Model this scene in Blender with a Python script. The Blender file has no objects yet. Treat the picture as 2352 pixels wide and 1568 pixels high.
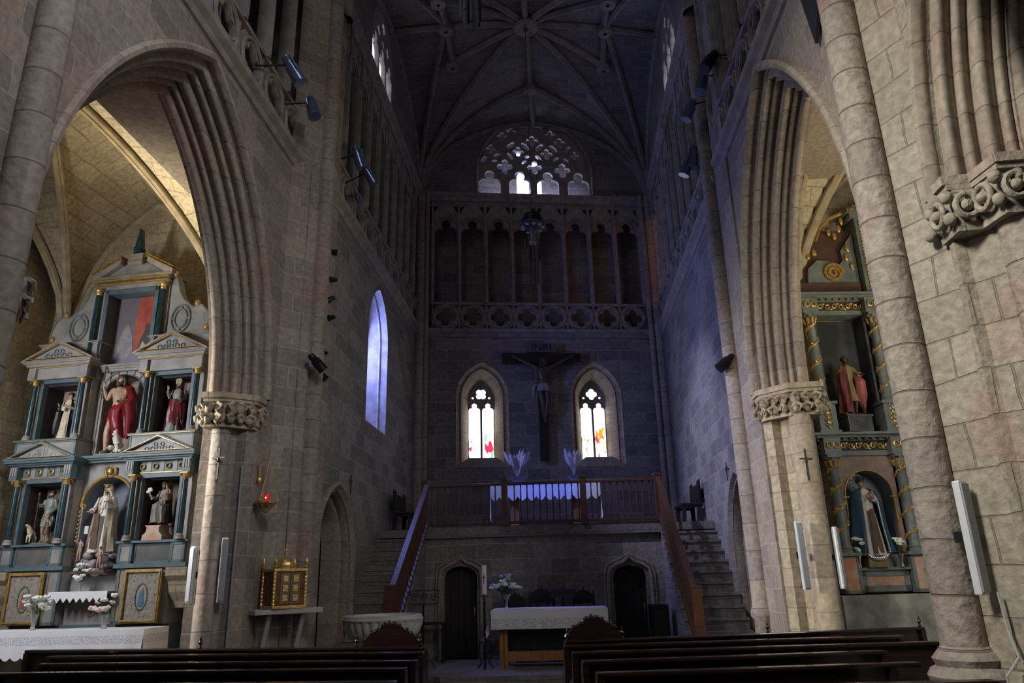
import bpy, bmesh, math, random
from mathutils import Vector, Matrix, noise as mnoise
random.seed(7)
PI = math.pi
R = math.radians
SC = bpy.context.scene
COL = SC.collection

# ------------------------------------------------------------------ camera
def set_camera():
    pitch, roll, yaw = R(17.98), R(1.5), R(3.74)
    fw = Vector((-math.sin(yaw) * math.cos(pitch), math.cos(yaw) * math.cos(pitch), math.sin(pitch)))
    r0 = Vector((math.cos(yaw), math.sin(yaw), 0))
    u0 = r0.cross(fw)
    r = r0 * math.cos(roll) - u0 * math.sin(roll)
    u = r.cross(fw)
    cd = bpy.data.cameras.new('camera')
    cd.sensor_width = 36.0
    cd.lens = 1670.0 / 2352.0 * 36.0
    cd.clip_end = 200
    c = bpy.data.objects.new('camera', cd)
    COL.objects.link(c)
    m = Matrix.Identity(4)
    for i in range(3):
        m[i][0] = r[i]; m[i][1] = u[i]; m[i][2] = -fw[i]
    m[2][3] = 1.75
    c.matrix_world = m
    SC.camera = c
set_camera()

# ------------------------------------------------------------------ world, lights, exposure
w = bpy.data.worlds.new('world'); SC.world = w; w.use_nodes = True
w.node_tree.nodes['Background'].inputs[0].default_value = (0.55, 0.60, 0.80, 1)
w.node_tree.nodes['Background'].inputs[1].default_value = 0.05
SC.view_settings.view_transform = 'Standard'
SC.view_settings.look = 'None'
SC.view_settings.gamma = 1.0
SC.view_settings.exposure = 0.0
SC.view_settings.use_curve_mapping = False
try:
    SC.cycles.use_denoising = True
    SC.cycles.max_bounces = 5
    SC.cycles.diffuse_bounces = 3
    SC.cycles.glossy_bounces = 2
    SC.cycles.transmission_bounces = 4
    SC.cycles.sample_clamp_indirect = 3.0
except Exception:
    pass

def area(name, loc, target, sx, sy, power, color, spread=180):
    ld = bpy.data.lights.new(name, 'AREA')
    ld.shape = 'RECTANGLE'; ld.size = sx; ld.size_y = sy
    ld.energy = power; ld.color = color; ld.spread = R(spread)
    o = bpy.data.objects.new(name, ld); COL.objects.link(o)
    o.location = loc
    d = Vector(target) - Vector(loc)
    o.rotation_euler = d.to_track_quat('-Z', 'Y').to_euler()
    return o
# daylight through the west window behind the photographer
area('west_window_light', (-1.8, -5.0, 8.0), (0.5, 9, 3.5), 4.0, 5.0, 22, (1.0, 0.94, 0.88))
area('nave_left_window_light', (-3.7, 1.6, 9.6), (3.1, 6.0, 3.5), 1.6, 2.6, 150, (1.0, 0.96, 0.88), 62)
area('nave_left_wall_fill', (2.4, 1.2, 10.0), (-4.3, 7.4, 5.2), 1.6, 2.6, 62, (0.92, 0.93, 1.0), 66)  # added lamp, no known window; brightens the left nave wall
# aisle windows: warm daylight in the two side chapels, with an added column fill
area('left_aisle_window_light', (-10.6, 8.6, 4.9), (-7.0, 12.4, 3.8), 0.8, 2.2, 215, (0.94, 0.96, 1.0), 140)
area('left_aisle_column_fill', (-10.6, 7.2, 4.6), (-4.7, 9.6, 3.2), 0.7, 1.8, 130, (1.0, 0.95, 0.85), 50)  # second lamp added to brighten the left arch column
area('left_aisle_sun_light', (-10.6, 9.6, 4.2), (-7.0, 11.3, 9.0), 1.0, 1.0, 90, (1.0, 0.86, 0.58), 50)
area('right_aisle_window_light', (6.6, 6.0, 4.9), (5.2, 12.3, 3.4), 1.0, 2.6, 100, (0.98, 0.96, 0.90))
area('right_aisle_sun_light', (7.8, 9.0, 3.6), (4.6, 10.6, 8.0), 1.2, 1.2, 60, (1.0, 0.82, 0.50), 100)
# blue stained glass of the lancet high in the left choir wall
area('left_lancet_light', (-4.79, 15.48, 6.4), (3.0, 15.0, 4.0), 1.0, 2.3, 330, (0.24, 0.31, 1.0))
# sky light through the rose and the clerestory, with an added passage fill
o_ = area('rose_passage_fill', (-0.56, 20.79, 13.12), (-0.56, 20.79, 15), 3.4, 0.25, 34, (0.55, 0.62, 1.0))  # lamp added behind the sill, aimed up to brighten the passage wall
o_.rotation_euler = (R(152), 0, math.atan2(1.2, 7.12))
area('rose_light', (-0.42, 21.05, 13.9), (-0.45, 15, 9.0), 0.6, 1.0, 30, (0.42, 0.50, 1.0))
area('clerestory_left_light', (-4.6, 14.9, 14.6), (2, 16, 12.0), 0.6, 1.6, 30, (0.62, 0.70, 1.0))
area('nave_clerestory_light', (-3.6, 5.0, 14.5), (2.5, 13.0, 5.0), 2.5, 2.0, 62, (0.80, 0.82, 1.0))

# ------------------------------------------------------------------ materials
def newmat(name):
    m = bpy.data.materials.new(name); m.use_nodes = True
    nt = m.node_tree
    return m, nt, nt.nodes['Principled BSDF']

def N(nt, typ, **kw):
    n = nt.nodes.new(typ)
    for k, v in kw.items():
        if k.startswith('i_'):
            n.inputs[int(k[2:])].default_value = v
        else:
            setattr(n, k, v)
    return n

def simple(name, col, rough=0.6, metal=0.0, var=0.25, scale=6.0, bump=0.0, col2=None, coat=0.0, stretch=(1, 1, 1)):
    m, nt, b = newmat(name)
    L = nt.links
    tc = N(nt, 'ShaderNodeTexCoord')
    mp = N(nt, 'ShaderNodeMapping'); mp.inputs['Scale'].default_value = stretch
    L.new(tc.outputs['Object'], mp.inputs[0])
    nz = N(nt, 'ShaderNodeTexNoise'); nz.inputs['Scale'].default_value = scale; nz.inputs['Detail'].default_value = 4
    L.new(mp.outputs[0], nz.inputs['Vector'])
    mx = N(nt, 'ShaderNodeMix', data_type='RGBA')
    c2 = col2 or tuple(c * (1 - var) for c in col)
    mx.inputs[6].default_value = (*c2, 1); mx.inputs[7].default_value = (*col, 1)
    mr = N(nt, 'ShaderNodeMapRange'); mr.inputs[1].default_value = 0.35; mr.inputs[2].default_value = 0.65
    L.new(nz.outputs[0], mr.inputs[0]); L.new(mr.outputs[0], mx.inputs[0])
    L.new(mx.outputs[2], b.inputs['Base Color'])
    b.inputs['Roughness'].default_value = rough; b.inputs['Metallic'].default_value = metal
    if coat: b.inputs['Coat Weight'].default_value = coat
    if bump:
        bp = N(nt, 'ShaderNodeBump'); bp.inputs['Strength'].default_value = bump; bp.inputs['Distance'].default_value = 0.02
        L.new(nz.outputs[0], bp.inputs['Height']); L.new(bp.outputs[0], b.inputs['Normal'])
    return m

def stone(name, c1, c2, cm, bw=0.62, bh=0.31, mortar=0.010, stain=(0.30, 0.17, 0.13), stain_amt=0.35, bump=0.35, offset=0.5, plan=False):
    m, nt, b = newmat(name)
    L = nt.links
    g = N(nt, 'ShaderNodeNewGeometry')
    sp = N(nt, 'ShaderNodeSeparateXYZ'); L.new(g.outputs['Position'], sp.inputs[0])
    sn = N(nt, 'ShaderNodeSeparateXYZ'); L.new(g.outputs['True Normal'], sn.inputs[0])
    ax = N(nt, 'ShaderNodeMath', operation='ABSOLUTE'); L.new(sn.outputs[0], ax.inputs[0])
    ay = N(nt, 'ShaderNodeMath', operation='ABSOLUTE'); L.new(sn.outputs[1], ay.inputs[0])
    az = N(nt, 'ShaderNodeMath', operation='ABSOLUTE'); L.new(sn.outputs[2], az.inputs[0])
    gt = N(nt, 'ShaderNodeMath', operation='GREATER_THAN'); L.new(ax.outputs[0], gt.inputs[0]); L.new(ay.outputs[0], gt.inputs[1])
    um = N(nt, 'ShaderNodeMix', data_type='FLOAT'); L.new(gt.outputs[0], um.inputs[0]); L.new(sp.outputs[0], um.inputs[2]); L.new(sp.outputs[1], um.inputs[3])
    cv = N(nt, 'ShaderNodeCombineXYZ'); L.new(um.outputs[0], cv.inputs[0]); L.new(sp.outputs[2], cv.inputs[1])
    if plan:
        ch = N(nt, 'ShaderNodeCombineXYZ'); L.new(sp.outputs[0], ch.inputs[0]); L.new(sp.outputs[1], ch.inputs[1])
        gz = N(nt, 'ShaderNodeMath', operation='GREATER_THAN'); gz.inputs[1].default_value = 0.8; L.new(az.outputs[0], gz.inputs[0])
        vm = N(nt, 'ShaderNodeMix', data_type='VECTOR'); L.new(gz.outputs[0], vm.inputs[0]); L.new(cv.outputs[0], vm.inputs[4]); L.new(ch.outputs[0], vm.inputs[5])
        vec = vm.outputs[1]
    else:
        vec = cv.outputs[0]
    # wobble the joints a little
    n0 = N(nt, 'ShaderNodeTexNoise'); n0.inputs['Scale'].default_value = 1.3; n0.inputs['Detail'].default_value = 2
    L.new(g.outputs['Position'], n0.inputs['Vector'])
    vs = N(nt, 'ShaderNodeVectorMath', operation='SCALE'); vs.inputs['Scale'].default_value = 0.10; L.new(n0.outputs['Color'], vs.inputs[0])
    va = N(nt, 'ShaderNodeVectorMath', operation='ADD'); L.new(vec, va.inputs[0]); L.new(vs.outputs[0], va.inputs[1])
    br = N(nt, 'ShaderNodeTexBrick'); br.offset = offset
    br.inputs['Scale'].default_value = 1.0; br.inputs['Brick Width'].default_value = bw; br.inputs['Row Height'].default_value = bh
    br.inputs['Mortar Size'].default_value = mortar; br.inputs['Mortar Smooth'].default_value = 0.4; br.inputs['Bias'].default_value = 0.0
    br.inputs['Color1'].default_value = (*c1, 1); br.inputs['Color2'].default_value = (*c2, 1); br.inputs['Mortar'].default_value = (*cm, 1)
    L.new(va.outputs[0], br.inputs['Vector'])
    n1 = N(nt, 'ShaderNodeTexNoise'); n1.inputs['Scale'].default_value = 0.9; n1.inputs['Detail'].default_value = 5
    L.new(g.outputs['Position'], n1.inputs['Vector'])
    mr = N(nt, 'ShaderNodeMapRange'); mr.inputs[1].default_value = 0.52; mr.inputs[2].default_value = 0.68; mr.inputs[4].default_value = stain_amt
    L.new(n1.outputs[0], mr.inputs[0])
    mx = N(nt, 'ShaderNodeMix', data_type='RGBA'); mx.inputs[7].default_value = (*stain, 1)
    L.new(mr.outputs[0], mx.inputs[0]); L.new(br.outputs['Color'], mx.inputs[6])
    n2 = N(nt, 'ShaderNodeTexNoise'); n2.inputs['Scale'].default_value = 14; n2.inputs['Detail'].default_value = 5
    L.new(g.outputs['Position'], n2.inputs['Vector'])
    m2 = N(nt, 'ShaderNodeMapRange'); m2.inputs[1].default_value = 0.3; m2.inputs[2].default_value = 0.7; m2.inputs[3].default_value = 0.72; m2.inputs[4].default_value = 1.15
    L.new(n2.outputs[0], m2.inputs[0])
    mm = N(nt, 'ShaderNodeVectorMath', operation='SCALE'); L.new(mx.outputs[2], mm.inputs[0]); L.new(m2.outputs[0], mm.inputs['Scale'])
    L.new(mm.outputs[0], b.inputs['Base Color'])
    b.inputs['Roughness'].default_value = 0.9
    ad = N(nt, 'ShaderNodeMath', operation='MULTIPLY_ADD'); ad.inputs[1].default_value = -1.0
    L.new(br.outputs['Fac'], ad.inputs[0])
    sc = N(nt, 'ShaderNodeMath', operation='MULTIPLY'); sc.inputs[1].default_value = 0.9; L.new(n2.outputs[0], sc.inputs[0]); L.new(sc.outputs[0], ad.inputs[2])
    bp = N(nt, 'ShaderNodeBump'); bp.inputs['Strength'].default_value = bump; bp.inputs['Distance'].default_value = 0.03
    L.new(ad.outputs[0], bp.inputs['Height']); L.new(bp.outputs[0], b.inputs['Normal'])
    return m

M = {}
M['stone'] = stone('sandstone_blocks', (0.34, 0.285, 0.225), (0.215, 0.185, 0.16), (0.36, 0.33, 0.29))
M['stone_choir'] = stone('grey_sandstone_blocks', (0.31, 0.275, 0.24), (0.17, 0.15, 0.14), (0.34, 0.32, 0.30), stain_amt=0.2)
M['stone_pier'] = stone('pink_stained_sandstone', (0.365, 0.325, 0.25), (0.295, 0.265, 0.205), (0.22, 0.20, 0.165), bw=0.75, bh=0.36, stain=(0.34, 0.18, 0.14), stain_amt=0.6, bump=0.8, mortar=0.009)
M['stone_drum'] = stone('shaft_drums', (0.35, 0.30, 0.245), (0.26, 0.22, 0.19), (0.15, 0.13, 0.11), bw=60.0, bh=0.42, stain=(0.34, 0.19, 0.16), stain_amt=0.6, bump=0.5, mortar=0.008)
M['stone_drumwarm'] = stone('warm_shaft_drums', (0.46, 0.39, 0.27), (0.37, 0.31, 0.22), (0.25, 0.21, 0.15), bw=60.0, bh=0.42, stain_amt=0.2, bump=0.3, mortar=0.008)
M['stone_mould'] = stone('archivolt_stone', (0.36, 0.305, 0.235), (0.27, 0.225, 0.18), (0.16, 0.13, 0.10), bw=60.0, bh=0.36, stain_amt=0.4, bump=0.25, mortar=0.006)
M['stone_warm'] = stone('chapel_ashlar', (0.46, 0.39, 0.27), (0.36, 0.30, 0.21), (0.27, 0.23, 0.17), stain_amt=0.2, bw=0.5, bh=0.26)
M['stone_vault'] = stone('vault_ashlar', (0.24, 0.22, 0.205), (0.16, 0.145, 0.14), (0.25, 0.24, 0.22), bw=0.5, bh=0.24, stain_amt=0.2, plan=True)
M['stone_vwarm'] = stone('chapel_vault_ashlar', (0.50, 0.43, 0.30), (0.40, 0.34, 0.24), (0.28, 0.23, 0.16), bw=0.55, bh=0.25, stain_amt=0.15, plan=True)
M['tracery'] = simple('tracery_stone', (0.34, 0.30, 0.265), 0.9, var=0.35, scale=5, bump=0.2)
M['rib'] = simple('rib_stone', (0.30, 0.265, 0.235), 0.9, var=0.35, scale=5, bump=0.2)
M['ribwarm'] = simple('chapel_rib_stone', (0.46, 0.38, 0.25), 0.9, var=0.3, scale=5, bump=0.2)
M['stone_drumpink'] = stone('pink_shaft_drums', (0.36, 0.32, 0.265), (0.275, 0.24, 0.20), (0.17, 0.145, 0.12), bw=60.0, bh=0.40, stain=(0.33, 0.15, 0.13), stain_amt=0.7, bump=0.9, mortar=0.010)
M['floor'] = stone('floor_flags', (0.26, 0.25, 0.22), (0.18, 0.17, 0.155), (0.12, 0.11, 0.10), bw=0.9, bh=0.6, stain_amt=0.1, plan=True)
M['step'] = stone('step_stone', (0.24, 0.215, 0.19), (0.17, 0.15, 0.14), (0.13, 0.12, 0.11), bw=0.9, bh=0.19, stain_amt=0.1, plan=True)
M['altarstone'] = simple('lichened_stone', (0.36, 0.36, 0.30), 0.95, var=0.55, scale=3, bump=0.4)
M['pew'] = simple('dark_varnished_wood', (0.022, 0.011, 0.009), 0.22, var=0.5, scale=3, stretch=(1, 12, 12), coat=0.5)
M['rail'] = simple('red_brown_wood', (0.105, 0.045, 0.022), 0.42, var=0.4, scale=4, stretch=(1, 1, 6))
M['oak'] = simple('orange_oak', (0.42, 0.19, 0.06), 0.5, var=0.35, scale=3, stretch=(14, 14, 1.5))
M['ebony'] = simple('black_wood', (0.018, 0.014, 0.012), 0.45, var=0.3)
M['doorwood'] = simple('old_door_wood', (0.022, 0.015, 0.012), 0.6, var=0.5, scale=3, stretch=(10, 10, 1))
M['cloth'] = simple('white_altar_cloth', (0.80, 0.80, 0.84), 0.8, var=0.06, scale=10)
M['gilt'] = simple('gilding', (0.85, 0.57, 0.18), 0.34, 0.65, var=0.45, scale=30, bump=0.3)
M['gold'] = simple('gold_leaf_paint', (0.50, 0.32, 0.09), 0.42, 0.3, var=0.4, scale=14)
M['brass'] = simple('polished_brass', (0.90, 0.60, 0.22), 0.28, 0.65, var=0.3, scale=20)
M['teal'] = simple('teal_painted_wood', (0.105, 0.165, 0.19), 0.5, var=0.3, scale=5)
M['tealdark'] = simple('dark_teal_column', (0.018, 0.055, 0.065), 0.25, var=0.5, scale=9, col2=(0.01, 0.03, 0.04))
M['marblegrey'] = simple('grey_marbled_panel', (0.34, 0.31, 0.285), 0.5, var=0.35, scale=3, col2=(0.20, 0.205, 0.21))
M['greygreen'] = simple('grey_green_paint', (0.19, 0.22, 0.205), 0.5, var=0.35, scale=6)
M['redmarble'] = simple('orange_marbled_panel', (0.52, 0.20, 0.08), 0.4, scale=5, col2=(0.50, 0.42, 0.33))
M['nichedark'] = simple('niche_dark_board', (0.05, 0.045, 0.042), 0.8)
M['nichepink'] = simple('niche_faded_board', (0.34, 0.25, 0.20), 0.8, var=0.3)
M['nicheblue'] = simple('niche_slate_blue', (0.22, 0.25, 0.30), 0.7, var=0.2)
M['flesh'] = simple('painted_flesh', (0.50, 0.32, 0.23), 0.45, var=0.25, scale=14)
M['fleshdark'] = simple('dark_flesh', (0.11, 0.065, 0.045), 0.4, var=0.3, scale=14)
M['hair'] = simple('dark_hair', (0.05, 0.03, 0.02), 0.6, var=0.4, scale=30, bump=0.5)
M['redcloth'] = simple('crimson_mantle', (0.26, 0.012, 0.02), 0.4, var=0.4)
M['maroon'] = simple('maroon_vestment', (0.20, 0.02, 0.035), 0.4, var=0.4)
M['rosecloth'] = simple('faded_rose_mantle', (0.42, 0.12, 0.11), 0.5, var=0.4)
M['blackcloth'] = simple('black_habit', (0.035, 0.035, 0.04), 0.4, var=0.4)
M['creamcloth'] = simple('cream_robe', (0.72, 0.62, 0.45), 0.5, var=0.25)
M['whiterobe'] = simple('white_robe', (0.72, 0.69, 0.62), 0.5, var=0.2)
M['browncloth'] = simple('brown_habit', (0.11, 0.065, 0.04), 0.5, var=0.4)
M['greencloth'] = simple('grey_green_robe', (0.25, 0.30, 0.25), 0.4, var=0.4)
M['bluecloth'] = simple('blue_mantle', (0.09, 0.21, 0.33), 0.4, var=0.3)
M['olive'] = simple('olive_gold_robe', (0.30, 0.24, 0.09), 0.45, var=0.4)
M['amberwood'] = simple('amber_veneer', (0.22, 0.085, 0.025), 0.25, 0.2, var=0.5, scale=6)
M['doorsilver'] = simple('dull_silver_panel', (0.20, 0.17, 0.145), 0.35, 0.5, var=0.3)
M['silver'] = simple('silver', (0.75, 0.75, 0.78), 0.25, 1.0, var=0.2)
M['glass'] = simple('clear_vase_glass', (0.75, 0.80, 0.82), 0.1, 0.0, var=0.2)
M['glass'].node_tree.nodes['Principled BSDF'].inputs['Transmission Weight'].default_value = 0.7
M['leaf'] = simple('green_leaves', (0.05, 0.13, 0.06), 0.5, var=0.4, scale=20)
M['petal'] = simple('white_petals', (0.88, 0.92, 0.86), 0.6, var=0.12, scale=20)
M['petalpink'] = simple('blush_roses', (0.85, 0.66, 0.62), 0.6, var=0.15, scale=20)
M['petalblue'] = simple('lilac_white_blooms', (0.62, 0.62, 0.78), 0.6, var=0.3, scale=20)
M['petalyellow'] = simple('yellow_orchid', (0.80, 0.62, 0.25), 0.6, var=0.2, scale=20)
M['pampas'] = simple('pampas_plumes', (0.66, 0.60, 0.62), 0.9, var=0.3, scale=30)
M['plastic'] = simple('speaker_grille_grey', (0.36, 0.38, 0.42), 0.4, 0.3, var=0.12, scale=60)
M['plasticend'] = simple('speaker_case_white', (0.66, 0.68, 0.70), 0.4, 0.1, var=0.1)
M['black'] = simple('black_metal', (0.02, 0.02, 0.024), 0.4, 0.5, var=0.2)
M['spot'] = simple('chromed_lamp_can', (0.20, 0.25, 0.40), 0.22, 0.6, var=0.2)
M['plaster'] = simple('white_shelf_stone', (0.42, 0.40, 0.37), 0.7, var=0.15)
M['marblewhite'] = simple('white_carved_marble', (0.60, 0.585, 0.53), 0.45, var=0.18, scale=4)
M['wax'] = simple('candle_wax', (0.85, 0.80, 0.66), 0.5, var=0.05)
M['redink'] = simple('red_wax_inlay', (0.45, 0.03, 0.02), 0.5, var=0.1)
M['slate'] = simple('dark_chandelier_slats', (0.03, 0.035, 0.045), 0.35, 0.2, var=0.3)
M['bulb'] = simple('brass_lamp_cups', (0.55, 0.48, 0.36), 0.3, 0.7, var=0.2)
M['inscription'] = simple('inscribed_board', (0.11, 0.11, 0.115), 0.7, var=0.25)
M['graymarble'] = simple('dark_grey_marble', (0.12, 0.13, 0.15), 0.3, var=0.5, scale=5)

def emis(name, col, strength):
    m, nt, b = newmat(name)
    b.inputs['Base Color'].default_value = (*col, 1)
    b.inputs['Emission Color'].default_value = (*col, 1)
    b.inputs['Emission Strength'].default_value = strength
    return m
M['flame'] = emis('red_votive_glass', (0.75, 0.01, 0.015), 0.30)
M['flamecore'] = emis('votive_flame', (1.0, 0.35, 0.15), 8.0)
M['glow_rose'] = emis('rose_daylight_glass', (0.55, 0.62, 1.0), 14.0)
M['glow_blue'] = emis('blue_daylight_glass', (0.22, 0.30, 0.95), 3.0)
M['glow_white'] = emis('clear_daylight_glass', (0.75, 0.80, 1.0), 1.6)
M['glow_amber'] = emis('amber_reflected_glow', (1.0, 0.45, 0.08), 1.0)  # emissive colour standing in for reflected warm light, not glazing

def stained(name, seed, hues, thr):
    """lit stained glass: mostly bleached white daylight with coloured figures low in the panes"""
    m, nt, b = newmat(name)
    L = nt.links
    tc = N(nt, 'ShaderNodeTexCoord')
    sp = N(nt, 'ShaderNodeSeparateXYZ'); L.new(tc.outputs['Object'], sp.inputs[0])
    vo = N(nt, 'ShaderNodeTexVoronoi'); vo.inputs['Scale'].default_value = 9.0
    mp = N(nt, 'ShaderNodeMapping'); mp.inputs['Location'].default_value = (seed, 0, seed * 2); mp.inputs['Scale'].default_value = (1.0, 1.0, 0.5)
    L.new(tc.outputs['Object'], mp.inputs[0]); L.new(mp.outputs[0], vo.inputs['Vector'])
    nz = N(nt, 'ShaderNodeTexNoise'); nz.inputs['Scale'].default_value = 3.2; nz.inputs['Detail'].default_value = 2
    L.new(mp.outputs[0], nz.inputs['Vector'])
    cr = N(nt, 'ShaderNodeValToRGB'); cr.color_ramp.interpolation = 'CONSTANT'
    e = cr.color_ramp.elements
    e[0].position = 0; e[0].color = (*hues[0], 1)
    e[1].position = 1.0 / len(hues); e[1].color = (*hues[1], 1)
    for i, h in enumerate(hues[2:]):
        q = e.new((i + 2) / len(hues)); q.color = (*h, 1)
    s2 = N(nt, 'ShaderNodeSeparateColor'); L.new(vo.outputs['Color'], s2.inputs[0]); L.new(s2.outputs[0], cr.inputs[0])
    # coloured area: noise above threshold and below height
    hz = N(nt, 'ShaderNodeMapRange'); hz.inputs[1].default_value = 1.45; hz.inputs[2].default_value = 0.9; hz.inputs[3].default_value = -0.3; hz.inputs[4].default_value = 0.12
    L.new(sp.outputs[2], hz.inputs[0])
    ad = N(nt, 'ShaderNodeMath', operation='ADD'); L.new(nz.outputs[0], ad.inputs[0]); L.new(hz.outputs[0], ad.inputs[1])
    gt = N(nt, 'ShaderNodeMapRange'); gt.inputs[1].default_value = thr; gt.inputs[2].default_value = thr + 0.02
    L.new(ad.outputs[0], gt.inputs[0])
    mx = N(nt, 'ShaderNodeMix', data_type='RGBA'); mx.inputs[6].default_value = (1, 1, 1.05, 1)
    L.new(gt.outputs[0], mx.inputs[0]); L.new(cr.outputs[0], mx.inputs[7])
    em = N(nt, 'ShaderNodeMix', data_type='FLOAT'); em.inputs[2].default_value = 4.5; em.inputs[3].default_value = 1.5
    L.new(gt.outputs[0], em.inputs[0])
    b.inputs['Base Color'].default_value = (0.1, 0.1, 0.1, 1)
    L.new(mx.outputs[2], b.inputs['Emission Color']); L.new(em.outputs[0], b.inputs['Emission Strength'])
    return m
M['glassL'] = stained('stained_glass_crimson', 3.1, [(0.75, 0.03, 0.10), (0.95, 0.75, 0.8), (0.70, 0.02, 0.05), (0.3, 0.6, 0.4), (0.9, 0.85, 0.9)], 0.645)
M['glassR'] = stained('stained_glass_amber', 8.7, [(0.9, 0.30, 0.03), (0.9, 0.75, 0.15), (0.45, 0.10, 0.75), (0.9, 0.8, 0.9), (0.75, 0.05, 0.1)], 0.645)

# ------------------------------------------------------------------ object helpers
def tag(o, label=None, cat=None, group=None, kind=None):
    if label: o['label'] = label
    if cat: o['category'] = cat
    if group: o['group'] = group
    if kind: o['kind'] = kind
    return o

def empty(name, label, cat, loc=(0, 0, 0), rotz=0, group=None):
    o = bpy.data.objects.new(name, None); COL.objects.link(o)
    o.empty_display_size = 0.1
    o.location = loc; o.rotation_euler = (0, 0, rotz)
    return tag(o, label, cat, group)

def link(name, me, m, parent=None, loc=(0, 0, 0), rot=(0, 0, 0), smooth=True):
    me.materials.clear()
    if isinstance(m, str): m = M[m]
    me.materials.append(m)
    if smooth:
        for p in me.polygons: p.use_smooth = True
    o = bpy.data.objects.new(name, me); COL.objects.link(o)
    o.location = loc
    o.rotation_euler = rot if isinstance(rot, tuple) else (0, 0, rot)
    if parent: o.parent = parent
    return o

def copy_tree(o, parent=None):
    c = o.copy(); COL.objects.link(c)
    if parent: c.parent = parent
    for ch in list(o.children): copy_tree(ch, c)
    return c

class MB:
    def __init__(s): s.bm = bmesh.new()
    def box(s, x0, x1, y0, y1, z0, z1, bev=0.0, mat=None):
        r = bmesh.ops.create_cube(s.bm, size=1.0)
        vs = r['verts']
        mt = Matrix.Translation(((x0 + x1) / 2, (y0 + y1) / 2, (z0 + z1) / 2)) @ Matrix.Diagonal((x1 - x0, y1 - y0, z1 - z0, 1))
        if mat is not None: mt = mat @ mt
        bmesh.ops.transform(s.bm, matrix=mt, verts=vs)
        if bev:
            es = list({e for v in vs for e in v.link_edges})
            bmesh.ops.bevel(s.bm, geom=es, offset=bev, segments=2, affect='EDGES', profile=0.6)
        return s
    def prism(s, poly, axis, a0, a1):
        """extrude a 2D polygon; axis 'y': poly in (x,z); 'x': poly in (y,z); 'z': poly in (x,y)"""
        def P(p, a):
            return {'y': (p[0], a, p[1]), 'x': (a, p[0], p[1]), 'z': (p[0], p[1], a)}[axis]
        A = [s.bm.verts.new(P(p, a0)) for p in poly]
        B = [s.bm.verts.new(P(p, a1)) for p in poly]
        n = len(poly)
        fs = [s.bm.faces.new(A), s.bm.faces.new(list(reversed(B)))]
        for i in range(n):
            fs.append(s.bm.faces.new((A[i], B[i], B[(i + 1) % n], A[(i + 1) % n])))
        bmesh.ops.recalc_face_normals(s.bm, faces=fs)
        return s
    def tube(s, pts, r, n=8, closed=False, flat=None):
        pts = [Vector(p) for p in pts]
        rs = r if isinstance(r, (list, tuple)) else [r] * len(pts)
        rings = []
        prev = None
        m = len(pts)
        for i, p in enumerate(pts):
            if closed: t = (pts[(i + 1) % m] - pts[i - 1])
            elif i == 0: t = pts[1] - pts[0]
            elif i == m - 1: t = pts[-1] - pts[-2]
            else: t = (pts[i + 1] - pts[i - 1])
            t = t.normalized() if t.length > 1e-9 else Vector((0, 0, 1))
            if prev is None:
                a = Vector((0, 0, 1)) if abs(t.z) < 0.9 else Vector((0, 1, 0))
                u = t.cross(a).normalized()
            else:
                u = (prev - t * prev.dot(t))
                u = u.normalized() if u.length > 1e-6 else t.orthogonal().normalized()
            prev = u
            v = t.cross(u)
            fl = flat or 1.0
            rings.append([s.bm.verts.new(p + (u * math.cos(2 * PI * k / n) + v * math.sin(2 * PI * k / n) * fl) * max(rs[i], 1e-4)) for k in range(n)])
        rr = range(m if closed else m - 1)
        for i in rr:
            A, B = rings[i], rings[(i + 1) % m]
            for k in range(n):
                s.bm.faces.new((A[k], A[(k + 1) % n], B[(k + 1) % n], B[k]))
        if not closed:
            s.bm.faces.new(list(reversed(rings[0]))); s.bm.faces.new(rings[-1])
        return s
    def lathe(s, prof, c=(0, 0, 0), n=20, flute=None, sx=1, sy=1):
        rings = []
        for j, (r, z) in enumerate(prof):
            ring = []
            for k in range(n):
                a = 2 * PI * k / n
                rr = max(r, 1e-4)
                if flute: rr *= 1 + flute(a, j)
                ring.append(s.bm.verts.new((c[0] + rr * math.cos(a) * sx, c[1] + rr * math.sin(a) * sy, c[2] + z)))
            rings.append(ring)
        for A, B in zip(rings[:-1], rings[1:]):
            for k in range(n):
                s.bm.faces.new((A[k], A[(k + 1) % n], B[(k + 1) % n], B[k]))
        s.bm.faces.new(list(reversed(rings[0]))); s.bm.faces.new(rings[-1])
        return s
    def ball(s, c, r, sc=(1, 1, 1), sub=2, rough=0.0, rot=None):
        res = bmesh.ops.create_icosphere(s.bm, subdivisions=sub, radius=r)
        for v in res['verts']:
            if rough: v.co *= 1 + rough * mnoise.noise(v.co / r * 2.2 + Vector(c) * 7)
        mt = Matrix.Translation(c) @ (rot.to_4x4() if rot is not None else Matrix.Identity(4)) @ Matrix.Diagonal((*sc, 1))
        bmesh.ops.transform(s.bm, matrix=mt, verts=res['verts'])
        return s
    def xf(s, mt):
        bmesh.ops.transform(s.bm, matrix=mt, verts=s.bm.verts[:]); return s
    def mesh(s, name):
        me = bpy.data.meshes.new(name); s.bm.to_mesh(me); s.bm.free(); return me
    def build(s, name, m, parent=None, loc=(0, 0, 0), rot=(0, 0, 0), smooth=False):
        o = link(name, s.mesh(name), m, parent, loc, rot, smooth=False)
        if smooth:
            for p in o.data.polygons: p.use_smooth = True
            try: o.data.set_sharp_from_angle(angle=R(45))
            except Exception: pass
        return o

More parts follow.
